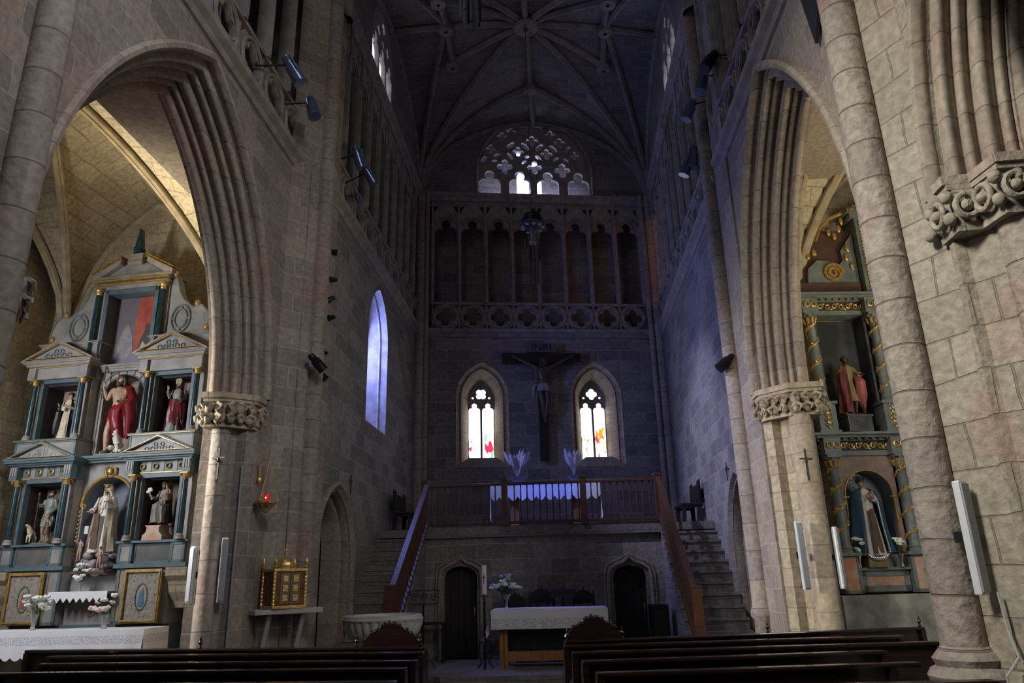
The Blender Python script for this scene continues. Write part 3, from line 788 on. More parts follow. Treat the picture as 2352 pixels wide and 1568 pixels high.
struct('wall_right_near', plate_mesh([rect(-5.75, 0.0, 0, 12.0), lancet(-3.30, -0.1, 4.62, 1.98, 3.60, 0.40)], 0.5), 'stone_pier', smooth=False, **NAF)
trim(moulding(-3.30, 4.62, 4.62, 1.98, 3.60, orders, 26), 'stone_mould', **NAF)
struct('wall_right_near_inner', plate_mesh([rect(-6.0, 0.0, 0, 12.0), lancet(-3.30, -0.1, 4.62, 2.05, 3.72)], 0.5), 'stone_pier', smooth=False, loc=(NR + 0.78, 0, 0), rot=NRF['rot'])

def jamb(pts, z0, z1, m='stone_mould'):
    return trim(MB().prism(pts, 'z', z0, z1), m, smooth=False)
def foliage_cap(name_pts, z0, z1, seed, big=1.25):
    """carved capital: a flat abacus over a band of curling leaves following a plan outline"""
    rnd = random.Random(seed)
    b = MB()
    cx = sum(p[0] for p in name_pts) / len(name_pts); cy = sum(p[1] for p in name_pts) / len(name_pts)
    def grow(k): return [(cx + (x - cx) * k, cy + (y - cy) * k) for x, y in name_pts]
    b.prism(grow(1.12), 'z', z1 - 0.08, z1); b.prism(grow(1.04), 'z', z1 - 0.13, z1 - 0.08)
    b.prism(grow(0.92), 'z', z0 + 0.05, z1 - 0.1); b.prism(grow(0.97), 'z', z0, z0 + 0.05)
    n = len(name_pts)
    for i in range(n):
        p, q = Vector((*name_pts[i], 0)), Vector((*name_pts[(i + 1) % n], 0))
        L = (q - p).length
        k = max(1, int(L / (0.10 * big)))
        out = Vector(((q - p).y, -(q - p).x, 0)).normalized()
        for j in range(k):
            t = (j + 0.5) / k
            c = p.lerp(q, t)
            if big > 1.4:
                cc = c + out * 0.03 + Vector((0, 0, z0 + (z1 - z0 - 0.1) * 0.5))
                tv = (q - p).normalized()
                b.tube([cc + out * 0.02 + tv * 0.085 * math.cos(a) + Vector((0, 0, 0.10 * math.sin(a))) for a in [2 * PI * w_ / 14 for w_ in range(14)]], 0.026, 8, closed=True)
                b.ball(cc + out * 0.02, 0.05, (1, 1, 1), 2)
                for w_ in (-1, 1): b.ball(cc + tv * 0.13 * w_ + Vector((0, 0, -0.09 * w_)), 0.05, (1, 1, 1.2), 2, 0.1)
                continue
            for lev, rz in ((0.28, 0.045), (0.66, 0.055)):
                cc = c + out * (0.0 + 0.03 * lev) + Vector((rnd.uniform(-.01, .01), rnd.uniform(-.01, .01), z0 + (z1 - z0 - 0.1) * lev))
                b.ball(cc, big * rz * rnd.uniform(0.75, 1.2), (1, 1, 1.35), 2, 0.3)
                tw = (q - p).normalized() * rnd.choice((-1, 1)) * 0.05 * big
                b.tube([cc - tw, cc + out * 0.05 + Vector((0, 0, 0.05)) * big, cc + tw + out * 0.085 + Vector((0, 0, 0.02)), cc + tw * 0.4 + out * 0.10 - Vector((0, 0, 0.03)) * big], [0.026 * big, 0.026 * big, 0.022 * big, 0.008], 6)
    return b
# left arch: far jamb, compound, with its light-facing column
jl = [(-4.27, 9.86), (-4.36, 9.70), (-4.50, 9.72), (-4.60, 9.60), (-4.82, 9.60), (-4.93, 9.58), (-4.95, 10.2), (-5.05, 10.5), (-4.27, 10.5)]
jamb(jl, 0, 4.0, 'stone')
trim(foliage_cap([(-4.26, 9.95), (-4.26, 9.72), (-4.58, 9.44), (-4.86, 9.40), (-4.94, 9.95)][::-1], 3.80, 4.28, 3), 'stone_warm', smooth=True)
shaft(-4.67, 9.60, 0.125, 0.0, 3.82, 'stone_drum', rings=(0.9,))
# near jamb of the left arch
jamb([(-4.27, 5.06), (-4.5, 5.2), (-4.8, 5.38), (-5.64, 5.42), (-5.64, 4.4), (-4.27, 4.4)], 0, 4.0, 'stone')
trim(foliage_cap([(-4.22, 5.0), (-4.45, 5.30), (-4.95, 5.50), (-4.95, 5.0)], 3.80, 4.28, 5), 'stone_mould', smooth=False)
# right arch: far jamb
jr = [(2.99, 10.98), (3.09, 10.80), (3.22, 10.82), (3.30, 10.66), (3.50, 10.62), (3.60, 10.66), (3.66, 10.9), (3.75, 11.3), (2.99, 11.6)]
jamb(jr, 0, 4.32, 'stone_warm')
trim(foliage_cap([(2.97, 11.05), (2.97, 10.82), (3.28, 10.44), (3.72, 10.42), (3.72, 11.05)], 3.85, 4.32, 11), 'stone_warm', smooth=True)
shaft(3.42, 10.56, 0.15, 0.0, 3.87, 'stone_drumwarm', rings=(0.9,))
# near pier on the right: diagonal face, base mouldings and the capital of the next arch
pier = [(NR + 0.08, 6.35), (NR + 0.13, 6.12), (NR + 0.36, 5.70), (NR + 0.52, 5.48), (NR + 0.60, 5.30), (NR + 0.95, 5.25), (NR + 0.8, 6.75), (NR + 0.32, 6.85)]
jamb(pier, 0, 4.5, 'stone_pier')
jamb([(NR + 0.08, 6.6), (NR + 0.10, 6.35), (NR + 0.13, 6.12), (NR + 0.32, 5.80), (NR + 0.8, 5.72), (NR + 0.8, 6.8)], 4.5, 14.0, 'stone_pier')
cp = [(NR + 0.24, 5.80), (NR + 0.24, 5.52), (NR + 0.42, 5.50), (NR + 0.46, 5.22), (NR + 0.95, 5.20), (NR + 0.95, 5.8)]
trim(foliage_cap(cp, 4.30, 4.80, 21, 1.5), 'stone_pier', smooth=True)
shaft(NR + 0.70, 5.42, 0.20, 0.9, 4.33, 'stone_drumpink', n=24)
def base_mould(poly, z0, grow, m):
    b = MB()
    cx = sum(p[0] for p in poly) / len(poly); cy = sum(p[1] for p in poly) / len(poly)
    def G(d):
        out = []
        for x, y in poly:
            v = Vector((x - cx, y - cy)); L = v.length
            out.append((cx + v.x * (L + d) / L, cy + v.y * (L + d) / L))
        return out
    for d, a, c in ((grow, 0, z0 * 0.9), (grow * 0.8, z0 * 0.9, z0), (grow * 0.5, z0, z0 + 0.08), (grow * 0.25, z0 + 0.08, z0 + 0.16)):
        b.prism(G(d), 'z', a, c)
    return trim(b, m, smooth=False)
base_mould(pier, 0.92, 0.14, 'stone_pier')
trim(MB().lathe([(0.27, 0), (0.27, 0.90), (0.29, 0.96), (0.26, 1.01), (0.22, 1.03), (0.24, 1.08), (0.20, 1.13), (0.165, 1.17)], (NR, 6.25, 0), 24), 'stone_drumpink')
trim(MB().lathe([(0.42, 0), (0.42, 0.86), (0.40, 0.98), (0.36, 1.0), (0.33, 1.12), (0.145, 1.16)], (NL + 0.08, 4.82, 0), 24), 'stone_drum')

# ---- chapels
def chapel(x0, x1, y0, y1, zs, h, rot, nm):
    """x0 = nave side, x1 = outer side"""
    s = 1 if x1 > x0 else -1
    xc = (x0 + x1) / 2
    # east wall (behind the altarpiece)
    a = rot
    P = Vector((xc, y1, 0))
    struct('wall_%s_chapel_east' % nm, MB().box(-4.0 if s < 0 else -2.65, 3.2 if s < 0 else 4.0, 0.0, 0.3, 0, 11.5), 'stone_warm', loc=(P.x, P.y, 0), rot=(0, 0, a))
    struct('wall_%s_chapel_west' % nm, MB().box(min(x0, x1) - 1.5, max(x0, x1) + 0.5, y0 - 1.1, y0 - 0.8, 6.0, 11.5), 'stone_warm')
    struct('wall_%s_chapel_outer' % nm, MB().box(*sorted((x1 + s * 0.35, x1 + s * 0.65)), y0 - 4.0, y1 + 1, 0, 11.5), 'stone_warm')
    if s < 0: c = [(x1, y0), (x0, y0), (x1, y1 + math.tan(a) * (x1 - xc)), (x0, y1 + math.tan(a) * (x0 - xc))]
    else: c = [(x0, y0), (x1, y0), (x0, y1 + math.tan(a) * (x0 - xc)), (x1, y1 + math.tan(a) * (x1 - xc))]
    ribs = [(-1, -1, 0, 0), (1, -1, 0, 0), (-1, 1, 0, 0), (1, 1, 0, 0), (-1, 1, 1, 1), (-1, -1, 1, -1), (1, -1, 1, 1), (-1, -1, -1, 1)]
    vault(c, zs, h, 1.0, 'ceiling_%s_chapel' % nm, 'stone_vwarm', 'ribwarm', ribs, 30, 0.085)
    # web between the nave wall and the first transverse rib
    xw = NL - 0.64 if s < 0 else NR + 0.62
    e0, e1 = (c[1], c[3]) if s < 0 else (c[0], c[2])
    b = MB(); rows = []
    for k in range(25):
        t = -1 + 2 * k / 24; Rr = 2.0; A_ = math.sqrt(max(0, Rr * Rr - (abs(t) + 1) ** 2)) / math.sqrt(3.0)
        q = (t + 1) / 2; yy = e0[1] * (1 - q) + e1[1] * q; xx = e0[0] * (1 - q) + e1[0] * q
        rows.append([b.bm.verts.new((xx, yy, zs + h * A_)), b.bm.verts.new((xw, yy, zs + h * A_))])
    for A, B in zip(rows[:-1], rows[1:]): b.bm.faces.new((A[0], A[1], B[1], B[0]))
    struct('ceiling_%s_chapel_web' % nm, b, 'stone_vwarm')
    for px, py in c:
        shaft(px + 0.0, py - 0.05, 0.12, 0, zs + 0.1, 'stone_drumwarm')
chapel(-6.70, -10.40, 5.8, 13.72, 6.6, 3.2, R(-6), 'left')
chapel(4.42, 8.5, 5.6, 12.95, 6.3, 3.2, R(6), 'right')
struct('wall_left_chapel_return', MB().prism([(-5.02, 10.35), (-6.62, 13.20), (-6.66, 14.2), (-4.9, 14.2), (-4.9, 10.35)], 'z', 0, 9.6), 'stone_warm')
struct('wall_right_chapel_return', MB().prism([(3.74, 11.2), (4.16, 12.35), (4.40, 13.4), (3.6, 13.4), (3.6, 11.2)], 'z', 0, 9.6), 'stone_warm')
struct('wall_outer_left', MB().box(-12.6, -12.3, -8, 14, 0, 9.6), 'stone_warm')
struct('wall_outer_right', MB().box(10.4, 10.7, -8, 14, 0, 9.6), 'stone_warm')
struct('ceiling_left_aisle', MB().box(-12.6, NL - 1.0, -8, 5.0, 9.4, 9.6), 'stone_vault')
struct('ceiling_right_aisle', MB().box(NR + 1.0, 10.7, -8, 5.0, 9.4, 9.6), 'stone_vault')

# ---- raised platform with its two stairs
def yb(x): return 15.9 + (x + 3.0) * 0.02
dz0 = 0.2
D1 = [(-2.60, dz0), (-2.60, 1.78), (-2.56, 1.90), (-2.42, 1.98), (-2.25, 2.01), (-2.08, 1.98), (-1.94, 1.90), (-1.90, 1.78), (-1.90, dz0)]
D2 = [(0.93, dz0), (0.93, 1.72), (0.97, 1.84), (1.10, 1.91), (1.27, 1.94), (1.44, 1.91), (1.56, 1.84), (1.60, 1.72), (1.60, dz0)]
struct('wall_platform', plate_mesh([rect(-3.02, 1.97, 0.0, 2.76), D1, D2], 0.35), 'stone_choir', loc=(0, 15.9, 0), smooth=False)
struct('floor_platform', MB().prism([(-4.03, 15.9), (3.1, 15.9), (3.1, 20.9), (-4.03, 19.7)], 'z', 2.62, 2.78), 'step')
struct('wall_platform_inner', MB().box(-3.0, 2.0, 16.6, 16.7, 0, 2.7), 'stone_choir')
trim(MB().box(-3.06, 2.0, 15.80, 15.95, 2.58, 2.80), 'step', smooth=False)
for i, (dd, xc) in enumerate(((D1, -2.25), (D2, 1.27))):
    dm = MB().box(xc - 0.40, xc + 0.40, 0, 0.06, 0.2, 2.05)
    for k in range(5): dm.box(xc - 0.36 + k * 0.145, xc - 0.36 + k * 0.145 + 0.13, -0.015, 0.0, 0.24, 1.98)
    do = S(link('door_%d' % (i + 2), dm.mesh('d'), 'doorwood', None, (0, 16.12, 0), smooth=False))
    MB().tube([(xc + 0.27, -0.03, 1.02), (xc + 0.27, -0.05, 1.10), (xc + 0.27, -0.03, 1.18)], 0.012, 6).build('handle', 'brass', do)
    # ogee hood over the doorway
    w_ = 0.44
    top = dd[4][1]
    P = [(xc - w_, -0.03, 0.2), (xc - w_, -0.03, top - 0.22), (xc - w_ * 0.9, -0.03, top - 0.06), (xc - w_ * 0.6, -0.03, top + 0.02), (xc - 0.12, -0.03, top + 0.07), (xc, -0.03, top + 0.17), (xc + 0.12, -0.03, top + 0.07), (xc + w_ * 0.6, -0.03, top + 0.02), (xc + w_ * 0.9, -0.03, top - 0.06), (xc + w_, -0.03, top - 0.22), (xc + w_, -0.03, 0.2)]
    trim(MB().tube(P, 0.04, 6).tube([(x * 1.0 + (0.07 if x > xc else -0.07 if x < xc else 0), y + 0.02, z + 0.05) for x, y, z in P], 0.03, 5), 'stone_mould', loc=(0, 15.9, 0))
def stair(xa, xb, n=14, ytop=15.9, tread=0.245, sgn=1, ang=0):
    b = MB()
    rise = 2.78 / n
    prof = [(ytop + 0.1, 0)]
    for k in range(n):
        z = 2.78 - k * rise
        y = ytop - k * tread
        prof += [(y, z)] if k == 0 else [(y + 0.0, z)]
        prof += [(y, z - rise)]
    prof = [(ytop + 0.3, 0.0), (ytop + 0.3, 2.58), (ytop + 0.001, 2.58)]
    y = ytop; z = 2.78
    for k in range(n):
        if k == 0: prof += [(y + 0.001, z - rise)]
        else: prof += [(y, z), (y, z - 0.045), (y + 0.025, z - 0.045), (y + 0.025, z - rise)]
        y -= tread; z -= rise
    b.prism(prof, 'x', xa, xb)
    return b
trim(stair(-4.03, -3.0), 'step', smooth=False)
trim(stair(1.97, 3.1), 'step', smooth=False)
trim(MB().box(-4.03, -2.9, 11.9, 12.5, 0, 0.2), 'step', smooth=False)

# =================================================================== FURNITURE OF THE SANCTUARY
GRP = {}
# ---- wooden balustrades
def baluster_mesh(h):
    return MB().lathe([(0.014, 0), (0.014, 0.06), (0.010, 0.12), (0.016, h * 0.35), (0.019, h * 0.5), (0.013, h - 0.14), (0.011, h - 0.1), (0.015, h - 0.05), (0.015, h)], (0, 0, 0), 8).mesh('baluster')
bal = empty('wooden_balustrade', 'long red-brown wooden balustrade across the platform edge, four square posts', 'balustrade', (0, 15.80, 2.80))
MB().box(-2.98, 1.95, -0.045, 0.045, 0.84, 0.90, 0.012).build('handrail', 'rail', bal)
MB().box(-2.98, 1.95, -0.04, 0.04, 0.03, 0.09, 0.008).build('bottom_rail', 'rail', bal)
for x in (-3.0, -1.28, 0.40, 1.97):
    p = MB().box(x - 0.065, x + 0.065, -0.065, 0.065, 0.0, 0.95, 0.01)
    p.prism([(x - 0.075, 0.95), (x + 0.075, 0.95), (x + 0.06, 0.99), (x, 1.01), (x - 0.06, 0.99)], 'y', -0.075, 0.075)
    p.build('post', 'rail', bal)
bme = baluster_mesh(0.76)
x = -2.98 + 0.137
k = 0
while x < 1.9:
    if min(abs(x - q) for q in (-3.0, -1.28, 0.40, 1.97)) > 0.075:
        o = link('baluster', bme, 'rail', bal, (x, 0, 0.085)); k += 1
    x += 0.1365
def stair_rail(xc, label, y0=15.72, y1=12.25, z0=2.78, z1=0.42):
    r = empty('stair_railing', label, 'railing', (xc, (y0 + y1) / 2, z1), 0, 'raking stair railings')
    ym = (y0 + y1) / 2
    def P(t, dz): return (0, y0 + (y1 - y0) * t - ym, z0 + (z1 - z0) * t + dz - z1)
    a, c = P(0, 0.90), P(1, 0.98)
    MB().prism([(a[1], a[2] - 0.04), (a[1], a[2] + 0.03), (c[1], c[2] + 0.03), (c[1], c[2] - 0.04)], 'x', -0.05, 0.05).build('handrail', 'rail', r)
    a, c = P(0, 0.10), P(1, 0.10)
    MB().prism([(a[1], a[2] - 0.04), (a[1], a[2] + 0.03), (c[1], c[2] + 0.03), (c[1], c[2] - 0.04)], 'x', -0.045, 0.045).build('string_rail', 'rail', r)
    n = 24
    for i in range(n):
        t = (i + 0.5) / n
        p = P(t, 0.12); q = P(t, 0.88 + 0.06 * t)
        MB().tube([p, ((p[0]), p[1], (p[2] + q[2]) / 2), q], [0.013, 0.018, 0.013], 6).build('baluster', 'rail', r, smooth=True)
    yb_ = y1 - ym - 0.05
    po = MB().box(-0.075, 0.075, yb_ - 0.075, yb_ + 0.075, -z1 + 0.0, 1.10, 0.01)
    po.box(-0.085, 0.085, yb_ - 0.085, yb_ + 0.085, 1.10, 1.14, 0.01)
    po.build('newel_post', 'rail', r)
    return r
stair_rail(-2.95, 'red-brown wooden railing raking down the left stair behind the marble font', y1=12.52, z1=0.55)
stair_rail(1.99, 'red-brown wooden railing raking down the right stair, ending in a square newel')

# ---- upper altar with cloth, two pampas vases, two wall benches
t = empty('upper_altar_table', 'brown wooden altar table on the platform under a scalloped cloth', 'table', (-0.46, 17.5, 2.78), R(3))
MB().box(-1.22, 1.22, -0.42, 0.42, 0.97, 1.02, 0.01).build('tabletop', 'rail', t)
MB().box(-1.0, 1.0, -0.05, 0.05, 0.12, 0.24).build('stretcher', 'rail', t)
for sx in (-0.72, 0.72):
    MB().box(sx - 0.10, sx + 0.10, -0.30, 0.30, 0.0, 0.97, 0.012).build('leg', 'oak', t)
def cloth(name, label, cat, loc, rotz, x0, x1, y0, y1, zt, drop_f, drop_s, scal_n, scal_d, m='cloth', fold=0.012, nx=120, tipL=0.0, group=None, lace=None, side_full=True, seed=0):
    """cloth lying on a table and hanging over its front and both ends, with a scalloped hem"""
    rnd = random.Random(seed)
    b = MB()
    def hang(p0, p1, drop, nn, out, ns, tip=(0, 0)):
        rows = 7
        cols = []
        for i in range(nn + 1):
            t_ = i / nn
            base = Vector(p0).lerp(Vector(p1), t_)
            sc_ = abs(math.sin(PI * t_ * ns)) * scal_d if ns else 0
            tp = tip[0] * max(0, 1 - t_ * 6) + tip[1] * max(0, 1 - (1 - t_) * 6)
            d = drop + sc_ + tp
            col = []
            for j in range(rows + 1):
                s = j / rows
                f = fold * s * (math.sin(t_ * nn * 0.35 + 1.3 * math.sin(t_ * 17 + seed)) + 0.6 * math.sin(t_ * 41 + seed))
                col.append(b.bm.verts.new(base + Vector(out) * (0.012 + 0.03 * s + f + (0.16 * s * tp / max(max(tip), 0.01) if max(tip) > 0 else 0)) - Vector((0, 0, d * s))))
            cols.append(col)
        for A, B in zip(cols[:-1], cols[1:]):
            for j in range(rows): b.bm.faces.new((A[j], A[j + 1], B[j + 1], B[j]))
    hang((x0 - 0.03, y0, zt), (x1 + 0.03, y0, zt), drop_f, nx, (0, -1, 0), scal_n)
    hang((x0, y1, zt), (x0, y0, zt), drop_s, 30, (-1, 0, 0), 4 if scal_n else 0, (0, tipL))
    hang((x1, y0, zt), (x1, y1, zt), drop_s, 30, (1, 0, 0), 4 if scal_n else 0, (tipL, 0))
    top = MB()
    b.box(x0 - 0.012, x1 + 0.012, y0 - 0.012, y1, zt, zt + 0.006)
    o = b.build(name, m, None, loc, (0, 0, rotz), smooth=True)
    tag(o, label, cat, group)
    return o
M['lace'] = simple('lace_cloth', (0.74, 0.74, 0.80), 0.85, var=0.06)
def lace_mat(z0, z1, scale=14.0):
    """cloth with a band of openwork between two heights"""
    m, nt, b = newmat('lace_edged_cloth')
    L = nt.links
    tc = N(nt, 'ShaderNodeTexCoord')
    sp = N(nt, 'ShaderNodeSeparateXYZ'); L.new(tc.outputs['Object'], sp.inputs[0])
    vo = N(nt, 'ShaderNodeTexVoronoi', feature='DISTANCE_TO_EDGE'); vo.inputs['Scale'].default_value = scale
    L.new(tc.outputs['Object'], vo.inputs['Vector'])
    lt = N(nt, 'ShaderNodeMath', operation='GREATER_THAN'); lt.inputs[1].default_value = 0.16; L.new(vo.outputs[0], lt.inputs[0])
    a = N(nt, 'ShaderNodeMath', operation='LESS_THAN'); a.inputs[1].default_value = z1; L.new(sp.outputs[2], a.inputs[0])
    c = N(nt, 'ShaderNodeMath', operation='GREATER_THAN'); c.inputs[1].default_value = z0; L.new(sp.outputs[2], c.inputs[0])
    m1 = N(nt, 'ShaderNodeMath', operation='MULTIPLY'); L.new(a.outputs[0], m1.inputs[0]); L.new(c.outputs[0], m1.inputs[1])
    m2 = N(nt, 'ShaderNodeMath', operation='MULTIPLY'); L.new(m1.outputs[0], m2.inputs[0]); L.new(lt.outputs[0], m2.inputs[1])
    mx = N(nt, 'ShaderNodeMix', data_type='RGBA'); mx.inputs[6].default_value = (0.80, 0.80, 0.86, 1); mx.inputs[7].default_value = (0.36, 0.36, 0.44, 1)
    L.new(m2.outputs[0], mx.inputs[0]); L.new(mx.outputs[2], b.inputs['Base Color'])
    b.inputs['Roughness'].default_value = 0.85
    return m
cloth('altar_cloth', 'blue-lit white cloth with scalloped hem on the upper altar behind the balustrade', 'altar cloth', (-0.46, 17.5, 2.78), R(3), -1.24, 1.24, -0.44, 0.44, 1.025, 0.28, 0.75, 12, 0.10, seed=2)
def pampas(loc, label, seed, spread):
    rnd = random.Random(seed)
    r = empty('pampas_vase', label, 'vase', loc, 0, 'pampas vases on the upper altar')
    MB().lathe([(0.09, 0), (0.13, 0.06), (0.12, 0.12), (0.16, 0.16), (0.17, 0.19), (0.13, 0.19)], (0, 0, 0), 20).build('bowl', 'graymarble', r, smooth=True)
    for i in range(13):
        a = rnd.uniform(-1, 1) * spread + (0.05 if i % 2 else -0.05)
        yy = rnd.uniform(-0.12, 0.12)
        L = rnd.uniform(0.50, 0.68)
        p0 = Vector((0, 0, 0.17)); p1 = Vector((math.sin(a) * L * 0.45, yy * 0.5, 0.17 + L * 0.45)); p2 = Vector((math.sin(a) * L * 1.08, yy, 0.17 + L * math.cos(a * 0.8) * 1.05))
        b = MB().tube([p0, p1, p1.lerp(p2, 0.2), p1.lerp(p2, 0.5), p1.lerp(p2, 0.8), p2], [0.004, 0.005, 0.032, 0.052, 0.034, 0.003], 7)
        for j in range(80):
            t_ = rnd.uniform(0.12, 0.98); c = p1.lerp(p2, t_)
            d = (p2 - p1).normalized() * 0.05 + Vector((rnd.uniform(-1, 1), rnd.uniform(-0.6, 0.6), 0)) * 0.095 * math.sin(PI * min(1, t_ + 0.1))
            b.tube([c, c + d], [0.007, 0.002], 3)
        b.build('plume', 'pampas', r, smooth=True)
pampas((-1.09, 17.35, 3.815), 'dried pampas plumes in a dark bowl, left of the crucifix foot', 4, 0.42)
pampas((0.25, 17.42, 3.815), 'dried pampas plumes in a dark bowl, right of the crucifix foot', 9, 0.36)

def bench(loc, rotz, label):
    r = empty('wall_bench', label, 'bench', loc, rotz, 'small dark benches at the stair heads')
    MB().box(-0.55, 0.55, -0.42, 0.02, 0.40, 0.45, 0.01).build('seat', 'ebony', r)
    MB().box(-0.55, 0.55, -0.02, 0.03, 0.52, 0.86, 0.01).build('backrest', 'ebony', r)
    for sx in (-0.50, 0.50):
        MB().prism([(0.05, 0), (0.05, 0.98), (-0.02, 0.92), (-0.03, 0.45), (-0.38, 0.45), (-0.40, 0.0), (-0.33, 0.0), (-0.3, 0.36), (-0.05, 0.36), (-0.03, 0)], 'x', sx - 0.025, sx + 0.025).build('leg', 'ebony', r)
bench((-3.86, 17.2, 2.78), PI / 2, 'small dark wooden bench against the left wall at the head of the stair')
bench((2.98, 17.2, 2.78), -PI / 2, 'small dark wooden bench against the blue-lit right wall at the head of the stair')

# ---- main altar table
t = empty('altar_table', 'large orange oak altar table on the sanctuary step under a lace-edged cloth', 'table', (-0.37, 14.55, 0.2))
MB().box(-1.02, 1.02, -0.40, 0.40, 0.93, 0.985, 0.008).build('tabletop', 'oak', t)
for sx in (-0.86, 0.86):
    l = MB().box(sx - 0.075, sx - 0.012, -0.30, -0.18, 0, 0.93, 0.006).box(sx + 0.012, sx + 0.075, -0.30, -0.18, 0, 0.93, 0.006).box(sx - 0.02, sx + 0.02, -0.28, -0.2, 0, 0.93)
    l.build('leg', 'oak', t)
    MB().box(sx - 0.075, sx + 0.075, 0.2, 0.32, 0, 0.93, 0.006).build('leg', 'oak', t)
MB().box(-0.8, 0.8, -0.22, -0.17, 0.10, 0.27, 0.005).build('stretcher', 'oak', t)
MB().box(-0.8, 0.8, -0.03, 0.02, 0.28, 0.93, 0.0).build('back_panel', 'ebony', t)
M['lace1'] = lace_mat(0.60, 0.84, 42)
c = cloth('altar_cloth', 'white cloth with a broad lace band on the main altar, corner hanging low at left', 'altar cloth', (-0.37, 14.55, 0.2), 0, -1.04, 1.03, -0.42, 0.42, 0.99, 0.33, 0.36, 0, 0.0, m='lace1', fold=0.006, tipL=0.20, seed=5)
def flower(b, c, r, rnd, n=7):
    for k in range(n):
        a = 2 * PI * k / n + rnd.random()
        d = Vector((math.cos(a), math.sin(a) * 0.8, rnd.uniform(-0.2, 0.7))).normalized()
        b.ball(Vector(c) + d * r * 0.55, r * 0.5, (1, 0.8, 0.75), 1)
    b.ball(c, r * 0.55, (1, 1, 1), 1)
def bouquet(label, loc, cat='vase of flowers', H=0.25, vr=0.05, heads=(), leafn=30, name='flower_vase', spread=0.2, seed=1, group=None, flare=1.6, vm='glass'):
    """heads: (dx, dy, dz, radius, material)"""
    rnd = random.Random(seed)
    r = empty(name, label, cat, loc, 0, group)
    MB().lathe([(vr * 0.8, 0), (vr * 0.75, 0.01), (vr * 0.55, H * 0.25), (vr * 0.7, H * 0.6), (vr * flare, H), (vr * flare * 0.92, H), (vr * 0.6, H * 0.6), (vr * 0.4, H * 0.2)], (0, 0, 0), 16, flute=lambda a, j: 0.05 * math.cos(a * 8)).build('vase', vm, r, smooth=True)
    fo = MB()
    zc = H + 0.08
    for k in range(leafn):
        a = rnd.uniform(0, 2 * PI); q = rnd.uniform(0.3, 1.0) * spread
        p = Vector((math.cos(a) * q, math.sin(a) * q * 0.7, zc + rnd.uniform(-0.06, spread * 0.9)))
        d = Vector((math.cos(a), math.sin(a), rnd.uniform(-0.3, 0.7))).normalized()
        fo.tube([p - d * 0.03, p, p + d * 0.045], [0.003, 0.014, 0.002], 5, flat=0.3)
    for hd in heads:
        fo.tube([(0, 0, H * 0.4), (hd[0] * 0.4, hd[1] * 0.4, H + (hd[2] - H) * 0.4), hd[:3]], 0.004, 4)
    fo.build('foliage', 'leaf', r, smooth=True)
    for hd in heads:
        b = MB(); flower(b, (hd[0], hd[1] - 0.05, hd[2]), hd[3] * 1.45, rnd, 7); b.build('flower', hd[4], r, smooth=True)
    return r
rnd = random.Random(12)
hs = []
for k in range(36):
    a = rnd.uniform(-1, 1); hs.append((a * 0.27, rnd.uniform(-0.1, 0.1), 0.36 + rnd.uniform(0, 0.16) * (1.3 - abs(a)), rnd.uniform(0.026, 0.04), 'petal' if k % 3 else 'petalblue'))
for k in range(6): hs.append((rnd.uniform(-0.09, 0.09), 0, 0.56 + rnd.uniform(-0.05, 0.05), 0.028, 'petalblue'))
bouquet('trumpet glass vase of pale lilac-white blooms standing on the main altar', (-1.17, 14.35, 1.197), H=0.26, vr=0.045, heads=hs, leafn=60, spread=0.19, seed=12, flare=1.9)
# paschal candle
c = empty('candle_stand', 'tall black iron candle stand on the sanctuary step left of the altar', 'candle stand', (-1.56, 14.15, 0.2))
MB().lathe([(0.012, 0.0), (0.02, 0.05), (0.02, 1.1), (0.03, 1.12), (0.018, 1.14), (0.018, 1.26), (0.03, 1.27)], (0, 0, 0), 12).build('pole', 'black', c, smooth=True)
MB().lathe([(0.02, 1.215), (0.085, 1.23), (0.09, 1.245), (0.05, 1.25)], (0, 0, 0), 18).build('drip_pan', 'graymarble', c, smooth=True)
for k in range(3):
    a = 2 * PI * k / 3 + 0.5
    MB().tube([(0, 0, 0.5), (0.12 * math.cos(a), 0.12 * math.sin(a), 0.42), (0.15 * math.cos(a), 0.15 * math.sin(a), 0.22), (0.07 * math.cos(a), 0.07 * math.sin(a), 0.12), (0.16 * math.cos(a), 0.16 * math.sin(a), 0.012)], 0.012, 6).build('leg', 'black', c, smooth=True)
c = MB().lathe([(0.044, 0), (0.044, 0.50), (0.038, 0.51), (0.005, 0.505)], (0, 0, 0), 18).build('paschal_candle', 'wax', None, (-1.56, 14.15, 1.47), smooth=True)
tag(c, 'thick cream candle with a red inlaid cross on the black stand', 'candle')
b = MB().box(-0.006, 0.006, -0.049, -0.042, 0.18, 0.36).box(-0.022, 0.022, -0.049, -0.042, 0.285, 0.31).ball((0, -0.045, 0.297), 0.016, (1, 0.3, 1.3), 1)
b.build('cross_inlay', 'redink', c)

